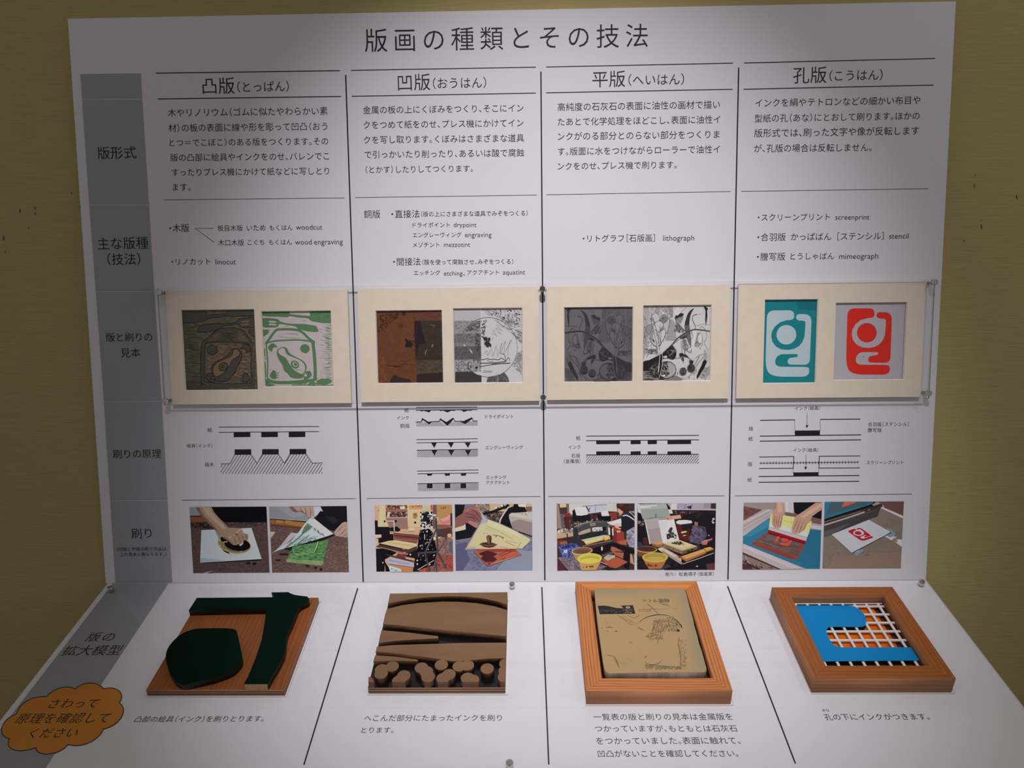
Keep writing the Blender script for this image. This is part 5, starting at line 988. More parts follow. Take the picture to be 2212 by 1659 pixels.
fa.poly(WD((66, 58, 46)), BIG)
fa.specks([WD((88, 72, 56)), WD((48, 43, 35)), WD((80, 66, 50)), WD((58, 56, 42)), WD((98, 80, 62)), WD((54, 50, 38))], [(80, 95), (1430, 95), (1500, 1590), (150, 1590)], 1700, 9, 5, 9, 2, 8)
fa.specks([WD((52, 60, 42)), WD((58, 64, 46))], [(90, 380), (420, 380), (330, 1300), (140, 1300)], 130, 14, 6, 5, 4, 12)
fa.specks([WD((106, 84, 66)), WD((94, 74, 58)), WD((84, 68, 52))], [(560, 750), (1350, 740), (1370, 1400), (560, 1420)], 420, 9, 7, 8, 0, 8)
fa.remap = lambda p: (1500 - (p[0] - 100) * 1.04 - max(0, 1588 - p[1]) * .035, 100 + (p[1] - 115) * 1.055)
woodcut(fa, WD((50, 48, 42)), WD((86, 70, 54)), WD((22, 20, 18)))
for i in range(70):
    y = 380 + i * 16 + rs2.uniform(-8, 8); x = 1415 - rs2.uniform(0, 120); L_ = rs2.uniform(80, 260)
    fa.line(WD((44, 38, 30)), [(x, y), (x - L_ * .5, y + rs2.uniform(-8, 14)), (x - L_, y + rs2.uniform(-14, 14))], rs2.uniform(5, 8), 0, taper=True)
for i in range(12): fa.line(WD((46, 40, 32)), [(380 + rs2.uniform(0, 60), 500 + i * 13), (560, 496 + i * 13), (760 + rs2.uniform(0, 120), 500 + i * 13)], 6, 3, taper=True)
fa.build('carved_woodblock', M['art'], e1)

# mount 2: copper plate and its etching
e2, (fa, fb) = mount(C5, [(103, 742), (1402, 732), (1410, 1548), (137, 1553)], [(W2a, [(112, 110), (1410, 103), (1450, 1528), (172, 1545)]), (W2b, [(85, 110), (1445, 103), (1460, 1568), (128, 1580)])], 'cream mount holding a brown copper plate beside its black and grey etching')
CW = lambda c: gmat(c, 190)
fa.poly(CW((96, 58, 36)), BIG); fa.specks([CW((99, 60, 37)), CW((93, 56, 36)), CW((101, 60, 39)), CW((93, 58, 38))], [(110, 110), (900, 110), (930, 1540), (170, 1540)], 260, 60, 5, 1.6, 90, 20)
fa.specks([CW((112, 64, 42)), CW((100, 56, 36))], [(130, 900), (300, 900), (320, 1540), (170, 1540)], 40, 60, 6, 1.4)
for c, p in (((94, 56, 44), [(860, 90), (1430, 90), (1430, 300), (870, 300)]), ((58, 46, 40), [(870, 300), (1430, 300), (1430, 570), (875, 570)]), ((54, 44, 36), [(875, 570), (1430, 570), (1440, 1090), (900, 1090)]), ((74, 62, 48), [(900, 1100), (1445, 1090), (1450, 1340), (920, 1360)]), ((44, 34, 32), [(920, 1370), (1455, 1330), (1460, 1560), (925, 1560)])): fa.poly(CW(c), p)
fa.specks([CW((58, 48, 40)), CW((52, 42, 36)), CW((60, 46, 40))], [(880, 310), (1420, 310), (1440, 1080), (900, 1080)], 160, 40, 7, 1.8, 0, 30); fa.specks([CW((84, 70, 54)), CW((64, 54, 42)), CW((78, 66, 52))], [(910, 1110), (1430, 1100), (1440, 1330), (930, 1350)], 110, 24, 8, 2, 0, 40); fa.specks([CW((90, 54, 43)), CW((98, 60, 47))], [(870, 110), (1410, 110), (1410, 290), (880, 290)], 60, 40, 9, 3, 0, 10)
fa.poly(CW((40, 28, 32)), [(875, 320), (990, 310), (1020, 440), (1030, 560), (1080, 580), (1080, 760), (960, 770), (930, 1000), (905, 900), (880, 600)])
fa.poly(CW((50, 38, 34)), [(455, 1380), (560, 1430), (660, 1450), (780, 1465), (810, 1530), (820, 1560), (380, 1560), (400, 1480)]); fa.line(CW((60, 34, 26)), [(470, 1380), (600, 1445), (700, 1460)], 9, 3)
fa.specks([CW((54, 34, 26))], [(180, 180), (560, 140), (540, 260), (190, 440)], 60, 22, 10, 2, -40, 30); fa.specks([CW((52, 34, 28))], [(600, 140), (720, 130), (730, 210), (620, 200)], 8, 30, 11, 1.6); fa.specks([CW((60, 38, 28))], [(150, 380), (330, 300), (300, 520), (150, 520)], 20, 24, 12, 1.6)
fa.poly(CW((32, 26, 26)), [(715, 690), (755, 675), (770, 715), (815, 735), (820, 790), (770, 830), (715, 825), (700, 770)]); fa.specks([CW((36, 28, 26))], [(690, 670), (840, 690), (830, 820), (700, 850)], 30, 22, 13, 2.4, 70, 40); fa.poly(CW((84, 44, 34)), [(560, 370), (640, 360), (650, 430), (600, 470), (560, 440)], 3)
for pts, w in (([(310, 1190), (450, 1205), (600, 1215)], 12), ([(480, 1105), (560, 1125), (620, 1100), (680, 1120), (780, 1095), (880, 1110)], 9), ([(520, 1190), (700, 1165), (900, 1185)], 8), ([(440, 1220), (640, 1222)], 8)): fa.line(CW((48, 32, 26)), pts, w, 3, taper=True)
fa.line(CW((130, 112, 88)), [(1140, 870), (1095, 930), (1090, 990)], 20, 3, taper=True); fa.line(CW((130, 112, 88)), [(1245, 770), (1225, 830)], 22, taper=True); fa.line(CW((120, 100, 80)), [(1200, 380), (1270, 400), (1260, 440)], 9, 3)
fa.build('copper_plate', M['art'], e2)['label'] = 'dark brown copper plate'
EW = lambda v: gmat((v, v - 3, v - 2), 205)
fb.poly(EW(200), BIG)
for v, p in ((182, [(60, 100), (620, 100), (625, 350), (90, 350)]), (144, [(90, 350), (625, 348), (630, 605), (95, 605)]), (110, [(95, 605), (632, 603), (634, 868), (105, 868)]), (92, [(105, 868), (634, 866), (638, 1115), (110, 1130)]), (146, [(110, 1130), (638, 1115), (640, 1365), (120, 1370)]), (62, [(120, 1370), (460, 1360), (560, 1420), (645, 1440), (645, 1600), (120, 1600)])): fb.poly(EW(v), p)
fb.specks([EW(150), EW(120), EW(164)], [(95, 355), (620, 355), (620, 600), (95, 600)], 160, 18, 21, 2); fb.specks([EW(124), EW(92), EW(136)], [(100, 610), (625, 610), (625, 860), (110, 860)], 180, 18, 22, 2); fb.specks([EW(84), EW(104)], [(110, 870), (630, 870), (635, 1110), (115, 1110)], 150, 20, 23, 2, 0, 20); fb.specks([EW(178), EW(96), EW(120), EW(190)], [(120, 1135), (630, 1125), (635, 1360), (125, 1360)], 300, 16, 24, 1.6)
fb.poly(EW(128), [(125, 790), (600, 800), (560, 860), (120, 860)]); fb.specks([EW(66), EW(80)], [(500, 600), (625, 600), (630, 1110), (520, 900)], 90, 14, 25, 2, 60, 50)
fb.specks([EW(84), EW(100)], [(300, 560), (430, 420), (610, 350), (615, 560)], 130, 13, 26, 2.6, -45, 12); fb.specks([EW(80)], [(640, 340), (740, 340), (700, 640), (645, 700)], 60, 16, 27, 1.8); fb.specks([EW(96), EW(120)], [(620, 130), (1430, 110), (1440, 700), (1100, 320)], 300, 10, 28, 2.2, 35, 30); fb.specks([EW(58), EW(84)], [(760, 140), (1430, 130), (1430, 560), (1150, 330)], 40, 20, 29, 2, 40, 25); fb.specks([EW(130)], [(640, 120), (1440, 110), (1450, 820), (1360, 700)], 200, 14, 30, 3, 30, 10)
fb.specks([EW(150)], [(1250, 1250), (1370, 1000), (1450, 950), (1450, 1420)], 220, 13, 31, 3, 25, 8)
fb.ring(EW(110), 782, 875, 580, 595, 7); fb.poly(EW(92), [(745, 1580), (760, 1500), (800, 1465), (900, 1462), (1020, 1430), (1100, 1380), (1150, 1440), (1185, 1500), (1200, 1580)]); fb.specks([EW(54), EW(140), EW(76)], [(790, 1470), (1090, 1400), (1190, 1570), (760, 1575)], 260, 11, 32, 1.5); fb.line(EW(190), [(975, 1440), (970, 1580)], 7)
fb.poly(EW(70), [(698, 785), (730, 765), (745, 700), (795, 690), (805, 840), (760, 850), (700, 810)]); fb.line(EW(150), [(770, 720), (745, 790)], 16, taper=True); fb.specks([EW(52)], [(690, 690), (810, 690), (815, 850), (700, 850)], 30, 24, 33, 3, 70, 30)
for pts, w in (([(470, 1130), (640, 1125), (760, 1105), (830, 1120), (900, 1110), (980, 1125), (1050, 1095), (1140, 1160)], 9), ([(1040, 1010), (1090, 1010), (1125, 1090), (1130, 1150), (1180, 1080), (1215, 1140)], 8), ([(600, 1193), (850, 1188), (1130, 1162)], 12), ([(610, 1262), (900, 1215), (1222, 1188)], 10), ([(860, 1210), (1222, 1190)], 13), ([(760, 1130), (830, 1170), (880, 1140)], 5), ([(670, 1370), (860, 1370)], 5), ([(680, 1340), (850, 1350)], 4)): fb.line(EW(66), pts, w, 3)
fb.line(EW(130), [(710, 1000), (750, 940), (770, 1030), (850, 900), (870, 1050), (950, 830), (960, 1070), (1050, 790), (1020, 1000), (1120, 760), (1090, 1010), (1230, 730), (1240, 800)], 4.5, 3); fb.line(EW(150), [(840, 720), (880, 690), (860, 580), (960, 660), (870, 520), (1050, 620), (920, 480), (1060, 550), (930, 420), (1100, 490), (970, 370), (1060, 360)], 4, 3)
fb.line(EW(118), [(1165, 1060), (1180, 900), (1230, 730)], 5, 3)
fb.ell(EW(30), 548, 1280, 24, 22); fb.line(EW(36), [(375, 1210), (388, 1330)], 14); fb.ell(EW(36), 430, 1255, 12, 14); fb.line(EW(196), [(400, 900), (440, 960), (460, 1010)], 26, 3, taper=True); fb.poly(EW(200), [(295, 800), (330, 860), (290, 860)])
fb.build('etching_print', M['art'], e2)

# mount 3: lithograph plate and print
e3, (fa, fb) = mount(C6, [(103, 730), (1420, 712), (1403, 1528), (105, 1540)], [(W3a, [(90, 98), (1432, 75), (1432, 1550), (92, 1560)]), (W3b, [(92, 105), (1425, 85), (1412, 1575), (88, 1590)])], 'cream mount holding a dark grey plate beside its black and white plant drawing')
def litho(f, V):
    """V(brightness of the ink on paper, 0 black - 210 paper)"""
    f.poly(V(206), BIG)
    f.poly(V(170), [(60, 90), (200, 95), (200, 900), (60, 1200)]); f.poly(V(184), [(200, 95), (330, 95), (330, 300), (200, 500)]); f.poly(V(150), [(330, 95), (420, 95), (410, 280), (330, 230)]); f.poly(V(178), [(440, 95), (570, 95), (600, 350), (520, 270)]); f.poly(V(140), [(580, 95), (680, 95), (680, 330), (610, 350)])
    f.specks([V(130), V(160), V(190)], [(90, 110), (660, 100), (640, 330), (100, 900)], 260, 14, 41, 3, 90, 10); f.specks([V(120), V(150)], [(100, 500), (200, 500), (330, 950), (100, 960)], 90, 13, 42, 3, 90, 10)
    f.poly(V(176), [(620, 360), (720, 420), (760, 780), (560, 800), (540, 500)])
    for i in range(19): f.line(V(96), [(620 - i * 4, 370 + i * 23), (690 + i * 4, 366 + i * 23)], 5)
    f.specks([V(120), V(190)], [(600, 380), (640, 380), (560, 790), (450, 800)], 60, 13, 43, 3, 90, 15)
    # buds
    def bud(p, fill, w=8): f.poly(V(fill), p, 3); f.line(V(84), p, w, 3, closed=True)
    bud([(330, 235), (400, 300), (420, 390), (330, 430), (240, 345)], 196); f.poly(V(140), [(240, 345), (275, 315), (310, 380), (290, 430)])
    bud([(500, 270), (600, 360), (610, 440), (560, 640), (500, 560), (480, 460), (405, 385)], 190); f.poly(V(132), [(405, 385), (500, 270), (590, 350), (560, 420), (490, 460)]); f.specks([V(104), V(150)], [(410, 380), (500, 280), (580, 350), (480, 450)], 60, 13, 44, 3, -40, 12)
    bud([(160, 500), (230, 470), (320, 450), (260, 560), (230, 640), (190, 660), (145, 600)], 150); bud([(320, 450), (420, 400), (490, 480), (440, 560), (380, 650), (300, 570)], 200); bud([(230, 700), (260, 610), (330, 570), (420, 660), (440, 860), (330, 900), (240, 800)], 196); f.poly(V(150), [(225, 700), (260, 610), (320, 580), (280, 700), (290, 800), (240, 780)], 2); bud([(380, 655), (490, 540), (530, 590), (520, 700), (440, 840), (420, 740)], 202); f.poly(V(120), [(385, 650), (490, 545), (510, 570), (440, 610)])
    f.poly(V(44), [(275, 770), (300, 765), (315, 830), (290, 820)])
    f.poly(V(160), [(90, 960), (330, 955), (360, 1010), (330, 1060), (120, 1065)]); f.specks([V(84), V(110), V(180)], [(100, 960), (340, 960), (340, 1050), (120, 1060)], 60, 16, 45, 3, -20, 30); f.line(V(90), [(160, 1120), (220, 1010), (280, 980), (360, 1000)], 7, 3)
    for k, (x0, x1) in enumerate(((230, 385), (300, 430), (430, 350), (440, 415), (330, 350))): f.line(V(80 if k % 2 else 110), [(x0, 345 + k * 60), ((x0 + x1) / 2 + 14, 700), (x1, 1090)], 8, 3)
    f.line(V(206), [(262, 420), (350, 720), (395, 1080)], 14, 3); f.line(V(206), [(430, 900), (410, 1080)], 12)
    # right upper part
    f.ell(V(212), 775, 210, 88, 92); f.ring(V(150), 775, 205, 86, 88, 4)
    for i in range(6): f.line(V(60), [(845 + i * 19, 225 - i * 17), (855 + i * 19, 215 - i * 17)], 8)
    f.poly(V(140), [(720, 330), (790, 290), (870, 250), (890, 330), (860, 400), (830, 455), (770, 400)], 2); f.poly(V(46), [(770, 300), (830, 240), (885, 250), (880, 290), (830, 320), (790, 330)]); f.specks([V(50)], [(715, 320), (880, 240), (890, 290), (740, 350)], 40, 20, 46, 1.6); f.line(V(70), [(720, 330), (760, 420), (830, 500), (915, 600)], 14, 3); f.poly(V(170), [(740, 390), (800, 480), (840, 640), (740, 600), (710, 500)]); f.specks([V(90), V(130)], [(740, 400), (820, 500), (900, 620), (720, 600)], 70, 18, 47, 3.6, 65, 14)
    f.poly(V(56), [(1095, 150), (1050, 175), (985, 240), (940, 360), (915, 480), (930, 600), (1020, 590), (1005, 480), (1020, 330), (1050, 230)], 2); f.poly(V(100), [(912, 490), (1000, 480), (1020, 600), (920, 610)]); f.line(V(70), [(1100, 152), (1030, 190)], 14)
    f.poly(V(44), [(1300, 95), (1330, 110), (1375, 140), (1380, 170), (1365, 190), (1370, 300), (1345, 480), (1338, 515), (1325, 370), (1330, 200), (1305, 140)]); f.line(V(150), [(1290, 110), (1295, 280)], 5)
    f.line(V(92), [(1170, 266), (1100, 280), (1065, 340), (1090, 420), (1130, 510), (1110, 570)], 10, 3); f.ell(V(90), 1220, 264, 9); f.line(V(150), [(1150, 500), (1260, 460), (1415, 468)], 5, 3)
    f.line(V(70), [(480, 1040), (640, 890), (760, 750), (900, 650), (1080, 570), (1250, 575), (1415, 600)], 15, 4); f.line(V(90), [(560, 1000), (680, 860), (800, 760)], 8, 3)
    f.poly(V(96), [(810, 720), (920, 650), (1010, 610), (1025, 760), (960, 740), (900, 700), (830, 760)]); f.poly(V(40), [(855, 740), (920, 708), (930, 728), (865, 756)]); f.line(V(50), [(900, 720), (990, 695)], 10)
    f.poly(V(110), [(950, 720), (1020, 660), (1030, 900), (1000, 840)]); f.line(V(60), [(1015, 600), (1030, 760), (1030, 900), (1010, 920)], 10, 3)
    f.poly(V(150), [(880, 780), (950, 790), (960, 930), (900, 960), (870, 900)], 2); f.ell(V(104), 905, 790, 36, 26); f.specks([V(110), V(160)], [(880, 790), (950, 800), (940, 940), (890, 940)], 40, 16, 48, 1.6)
    for i in range(8): f.line(V(64), [(840 + i * 3, 800 + i * 28), (844 + i * 3, 816 + i * 28)], 9)
    f.poly(V(216), [(1060, 620), (1150, 600), (1160, 660), (1100, 900), (1070, 1080), (1055, 900)], 2); f.poly(V(216), [(1190, 680), (1230, 650), (1260, 700), (1240, 820), (1190, 850), (1180, 740)], 2); f.poly(V(150), [(1160, 620), (1220, 640), (1180, 700), (1170, 820), (1130, 840)]); 
    for r in (20, 36, 52): f.ring(V(84), 1165, 860, r * .9, r, 5)
    f.line(V(120), [(1220, 620), (1230, 520), (1270, 505), (1340, 600), (1350, 720), (1320, 800), (1290, 790)], 6, 3); f.line(V(104), [(1180, 680), (1220, 650), (1265, 700), (1270, 830)], 6, 3); f.ring(V(100), 1250, 862, 22, 22, 5); f.ring(V(120), 1198, 1112, 18, 18, 5)
    f.line(V(84), [(1045, 600), (1080, 720), (1030, 760)], 8, 3); f.line(V(70), [(970, 860), (980, 940), (930, 970), (910, 1020), (960, 1110), (1040, 1160)], 10, 3); f.line(V(70), [(940, 970), (1000, 1010), (1040, 1010), (1050, 960)], 9, 3)
    f.poly(V(46), [(800, 1050), (860, 1030), (890, 1060), (950, 1080), (1000, 1120), (930, 1110), (860, 1090), (820, 1120)])
    f.line(V(150), [(1300, 830), (1370, 960), (1385, 1120), (1340, 1250)], 6, 3); f.poly(V(166), [(1300, 960), (1330, 980), (1370, 1100), (1340, 1190), (1290, 1150), (1310, 1060)]); f.line(V(100), [(1330, 1055), (1230, 1070), (1130, 1130)], 6, 3); f.line(V(100), [(1330, 1060), (1220, 1190), (1120, 1330)], 6, 3)
    for i in range(5): f.ring(V(110), 1190 - i * 16, 1130 + i * 30, 12, 12, 5)
    # lower part
    f.poly(V(38), [(60, 1220), (200, 1180), (340, 1110), (470, 1050), (640, 890), (700, 920), (745, 1010), (740, 1100), (690, 1160), (620, 1150), (560, 1130), (480, 1150), (400, 1260), (360, 1390), (60, 1395)], 2); f.poly(V(206), [(480, 1110), (540, 1085), (570, 1110), (540, 1140), (490, 1130)])
    f.specks([V(70), V(120), V(30)], [(560, 1000), (660, 900), (740, 1000), (640, 1150)], 80, 22, 49, 2.4, -40, 30)
    f.poly(V(108), [(60, 1395), (240, 1395), (230, 1590), (60, 1600)]); f.specks([V(70), V(140)], [(90, 1400), (240, 1400), (700, 1580), (90, 1580)], 90, 20, 50, 5, -4, 8)
    f.poly(V(56), [(200, 1340), (260, 1280), (330, 1210), (400, 1260), (430, 1400), (410, 1500), (330, 1540), (260, 1500), (220, 1430)], 2); f.specks([V(100), V(40), V(120)], [(220, 1330), (380, 1240), (420, 1480), (270, 1500)], 80, 20, 51, 2)
    f.ell(V(190), 560, 1370, 172, 165); f.ell(V(64), 520, 1350, 110, 150); f.ell(V(170), 625, 1340, 74, 120); f.specks([V(46), V(90), V(140)], [(450, 1230), (570, 1230), (600, 1480), (440, 1480)], 110, 20, 52, 2.4, 85, 20); f.ring(V(80), 560, 1370, 178, 168, 9); f.ring(V(90), 575, 1360, 150, 150, 6)
    f.poly(V(212), [(430, 1480), (530, 1465), (520, 1500), (480, 1510)]); f.line(V(60), [(400, 1525), (560, 1545), (700, 1500)], 16, 3); f.line(V(200), [(420, 1080), (400, 1250), (380, 1420)], 12, 3); f.line(V(30), [(445, 1080), (430, 1300), (400, 1530)], 34, 3); f.line(V(190), [(465, 1060), (465, 1280), (400, 1530)], 10, 3)
    f.poly(V(130), [(640, 1540), (730, 1480), (880, 1555), (800, 1590), (500, 1590)])
    f.line(V(100), [(720, 1140), (850, 1120), (900, 1100)], 9, 3); f.line(V(110), [(700, 1480), (800, 1530), (960, 1520), (1080, 1400)], 7, 3); f.line(V(110), [(1030, 1160), (1000, 1180)], 6)
    f.poly(V(70), [(845, 1130), (880, 1120), (900, 1165), (885, 1205), (860, 1170)], 2); f.ell(V(48), 1045, 1216, 42, 38); f.ell(V(60), 1038, 1330, 76, 76); f.specks([V(36), V(90)], [(980, 1270), (1100, 1270), (1100, 1390), (980, 1390)], 50, 18, 53, 1.6); f.ell(V(90), 880, 1395, 66, 66); f.ell(V(40), 868, 1435, 36, 32); f.ring(V(70), 876, 1395, 70, 70, 6); f.specks([V(60), V(120)], [(830, 1345), (930, 1345), (930, 1450), (830, 1450)], 34, 16, 54, 1.6)
    for p in ((768, 1432, 12), (1000, 1518, 12), (898, 1230, 8), (990, 1178, 6), (1222, 938, 9), (1100, 1175, 8), (1095, 1537, 8)): f.ell(V(96), *p)
    f.poly(V(34), [(1280, 1195), (1310, 1175), (1345, 1185), (1350, 1220), (1300, 1330), (1230, 1440), (1165, 1555), (1150, 1500), (1190, 1400), (1250, 1280)])
    for i in range(11): f.line(V(84), [(1250 + i * 16, 1400 - i * 12), (1330 + i * 13, 1580 - i * 22)], 5)
    for p in ((1325, 1355, 28, 34), (1240, 1490, 22, 40), (1275, 1500, 22, 36), (1130, 1370, 16, 30), (1095, 1420, 20, 30)): f.ring(V(104), p[0], p[1], p[2], p[3], 7)
litho(fb, lambda v: gmat((v, v - 3, v - 4), 208))
fb.build('lithograph_print', M['art'], e3)
fa.remap = lambda p: (1432 - (p[0] - 92) * 1.011, p[1] - 14)
litho(fa, lambda v: gmat((44 + v * .29, 42 + v * .29, 44 + v * .295), 205))
fa.build('lithograph_plate', M['art'], e3)['label'] = 'dark grey metal plate with the drawing reversed'

# mount 4: teal screen and red print of a rounded letter
e4, (fa, fb) = mount(C7, [(85, 712), (1428, 690), (1383, 1518), (68, 1528)], [(C7, [(272, 824), (646, 822), (630, 1414), (263, 1416)]), (C7, [(781, 848), (1282, 842), (1264, 1390), (766, 1393)])], 'cream mount holding a teal screen beside a red rounded letter print on white paper')
TW = lambda c: gmat(c, 182)
TEAL = TW((20, 112, 118)); PALE = TW((160, 176, 180))
fa.poly(TEAL, [(200, 780), (720, 780), (700, 1460), (200, 1460)]); fa.poly(TW((14, 98, 108)), [(500, 826), (646, 824), (640, 900), (520, 890), (505, 860)])
def T4a(x, y): return (x - 577 - (y - 883) * .004, y + 15 - (x - 868) * .004)
gmark(fa, T4a, PALE, TEAL); fa.build('teal_screen', M['art'], e4)['label'] = 'teal screen with the letter left open in pale white'
RW = lambda c: gmat(c, 166)
fb.poly(RW((146, 142, 148)), [(700, 800), (1340, 800), (1340, 1440), (700, 1440)])
def T4b(x, y): return (x, y)
gmark(fb, T4b, RW((196, 34, 24)), None); fb.line(RW((60, 40, 36)), [(976, 1228), (988, 1229)], 3)
fb.build('red_print', M['art'], e4)['label'] = 'red rounded letter on white paper'
# ------------------------------------------------------------------ acrylic cover over the four mounts, and its stand-off pegs
def sheet(name, rect, holes, z0, z1, M4, mats, label, cat, inner=None):
    """flat clear sheet (local XY) with rectangular cut-outs"""
    xs = sorted({rect[0], rect[1]} | {v for h in holes for v in h[:2]}); ys = sorted({rect[2], rect[3]} | {v for h in holes for v in h[2:]})
    bm = bmesh.new(); V = {}
    def v(i, j, k):
        if (i, j, k) not in V: V[(i, j, k)] = bm.verts.new((xs[i], ys[j], (z0, z1)[k]))
        return V[(i, j, k)]
    def solid(i, j):
        if not (0 <= i < len(xs) - 1 and 0 <= j < len(ys) - 1): return False
        cx, cy = (xs[i] + xs[i + 1]) / 2, (ys[j] + ys[j + 1]) / 2
        return not any(h[0] < cx < h[1] and h[2] < cy < h[3] for h in holes)
    for i in range(len(xs) - 1):
        for j in range(len(ys) - 1):
            if not solid(i, j): continue
            bm.faces.new((v(i, j, 1), v(i + 1, j, 1), v(i + 1, j + 1, 1), v(i, j + 1, 1)))
            bm.faces.new((v(i, j + 1, 0), v(i + 1, j + 1, 0), v(i + 1, j, 0), v(i, j, 0)))
            for (di, dj, a, b) in ((0, -1, (i, j), (i + 1, j)), (1, 0, (i + 1, j), (i + 1, j + 1)), (0, 1, (i + 1, j + 1), (i, j + 1)), (-1, 0, (i, j + 1), (i, j))):
                if not solid(i + di, j + dj):
                    bm.faces.new((v(*a, 0), v(*b, 0), v(*b, 1), v(*a, 1))).material_index = 1
    o = link(name, from_bm(bm, name), mats); o.matrix_world = M4
    return tag(o, label, cat)
def lathe(prof, seg=28):
    bm = bmesh.new(); rings = []
    for r, z in prof:
        rings.append([bm.verts.new((r * math.cos(2 * math.pi * i / seg), r * math.sin(2 * math.pi * i / seg), z)) for i in range(seg)] if r > 1e-6 else [bm.verts.new((0, 0, z))])
    for (a, b), (pa, pb) in zip(zip(rings, rings[1:]), zip(prof, prof[1:])):
        smooth_on = abs(pa[0] - pb[0]) < 1e-5
        for i in range(seg):
            j = (i + 1) % seg
            if len(a) == 1: f = bm.faces.new((a[0], b[i], b[j])) if len(b) > 1 else None
            elif len(b) == 1: f = bm.faces.new((a[i], a[j], b[0]))
            else: f = bm.faces.new((a[i], a[j], b[j], b[i]))
            if f: f.smooth = smooth_on
    bmesh.ops.recalc_face_normals(bm, faces=bm.faces)
    return bm
SH0, SH1 = .0105, .0145
a, b = PANEL.at(342, 624, SH1), PANEL.at(2018, 858, SH1)
tl, br, tr, bl = PANEL.at(338, 627, SH1), PANEL.at(2006, 860.5, SH1), PANEL.at(2022, 600, SH1), PANEL.at(356, 876, SH1)
rect = ((tl[0] + bl[0]) / 2, (tr[0] + br[0]) / 2, (bl[1] + br[1]) / 2, (tl[1] + tr[1]) / 2)
sheet('acrylic_cover', rect, [], SH0, SH1, MP, [M['clear'], M['clear_edge']], 'long clear acrylic sheet covering the four cream mounts on the white board', 'acrylic sheet')
def peg(M4, shaft, cap0, cap1, r, label, group, shaft_r=.0030):
    e = empty('standoff_peg', M4, label, 'peg', group)
    link('shaft', from_bm(lathe([(0, .0002), (shaft_r, .0002), (shaft_r, cap0 - .0002), (0, cap0 - .0002)]), 'shaft'), M['chrome'], e)
    c = .0007
    link('cap', from_bm(lathe([(0, cap0), (r - c, cap0), (r, cap0 + c), (r, cap1 - c), (r - c, cap1), (0, cap1)]), 'cap'), M['chrome'], e)
    return e
for (x, y, lab) in ((341, 632, "steel stand-off peg above the woodblock mount, beside the grey label strip"), (1171.7, 623.7, 'dark-looking steel peg on the middle divider, above the gap between second and third mounts'), (2021, 609.5, "steel stand-off peg above the red letter mount, near the board's outer edge"),
                    (355.5, 867.5, "steel stand-off peg below the woodblock mount, beside the grey label strip"), (1173.5, 858.7, 'dark-looking steel peg on the middle divider, below the gap between second and third mounts'), (2008, 850, "steel stand-off peg below the red letter mount, near the board's outer edge")):
    p = PANEL.at(x, y, .0225)
    peg(MP @ Matrix.Translation((p[0], p[1], 0)), .0105, SH1 + .0001, .0225, .0054, lab, 'stand-off pegs holding the acrylic cover')

# ------------------------------------------------------------------ sloping desk
desk = empty('display_desk', Matrix.Translation((0, 0, 0)), 'wide white sloping desk below the upright board, carrying the four touchable plate models', 'display desk')
HALF_W = (DESK.at(1998.4, 1250.5)[0] - DESK.at(230.8, 1263)[0]) / 2
XC = (DESK.at(1998.4, 1250.5)[0] + DESK.at(230.8, 1263)[0]) / 2
DEPTH = .47
DI = MD.inverted()
def child(name, me, mats, M4=None):
    o = link(name, me, mats, desk)
    if M4 is not None: o.matrix_world = M4
    return o
def on_desk(o):
    o.matrix_basis = MD; return o
bm = box_bm(XC - HALF_W, XC + HALF_W, -DEPTH, -.0008, -.020, 0.0, 0)
on_desk(link('desk_top', from_bm(bm, 'desk_top'), [M['desk_print']], desk))
yf = -DEPTH * math.cos(TILT) + .03
zf = Z0 - DEPTH * math.sin(TILT) - .03
link('front_panel', from_bm(box_bm(XC - HALF_W + .02, XC + HALF_W - .02, yf, yf + .02, .001, zf), 'front_panel'), M['board_edge'], desk)
for s in (-1, 1):
    bm = bmesh.new()
    x0, x1 = sorted((XC + s * (HALF_W - .02), XC + s * (HALF_W - .04)))
    pr = [(yf + .021, .001), (-.02, .001), (-.02, Z0 - .034), (yf + .021, zf + .001)]
    A = [bm.verts.new((x0, y, z)) for y, z in pr]; B = [bm.verts.new((x1, y, z)) for y, z in pr]
    bm.faces.new(A); bm.faces.new(B[::-1])
    for i in range(4): bm.faces.new((A[i], B[i], B[(i + 1) % 4], A[(i + 1) % 4]))
    bmesh.ops.recalc_face_normals(bm, faces=bm.faces)
    link('side_panel', from_bm(bm, 'side_panel'), M['board_edge'], desk)
I4 = Matrix.Identity(4)
bl_ = DESK.at(*D5.px((712, 150)))[0]; br_ = DESK.at(*D5.px((1085, 130)))[0]
E5 = Crop(0, 1240, .25256)
q = [DESK.at(*E5.px(p)) for p in ((1430, 88), (400, 1659))]
ql = [DESK.at(*E5.px(p)) for p in ((985, 60), (310, 930))]
xr_ = sum(p[0] for p in q) / 2; xl_ = DESK.at(*E5.px((310, 930)))[0]
bm = bmesh.new(); bm.faces.new([bm.verts.new(DESK.world(p, .0002)) for p in ((xl_, -DEPTH + .001), (xr_, -DEPTH + .001), (xr_, -.001), (xl_, -.001))])
link('grey_label_strip', from_bm(bm, 'grey_label_strip'), M['grey_print'], desk)
for a, b in (((772.8, 1270.5), (656.4, 1652)), ((1170.4, 1268), (1185.4, 1651.5)), ((1571.5, 1266), (1718.3, 1649.5))):
    f = Flat(DESK, PX, .0002); f.line(K, [a, b], 3.0); f.build('column_divider', M['picture'], desk)
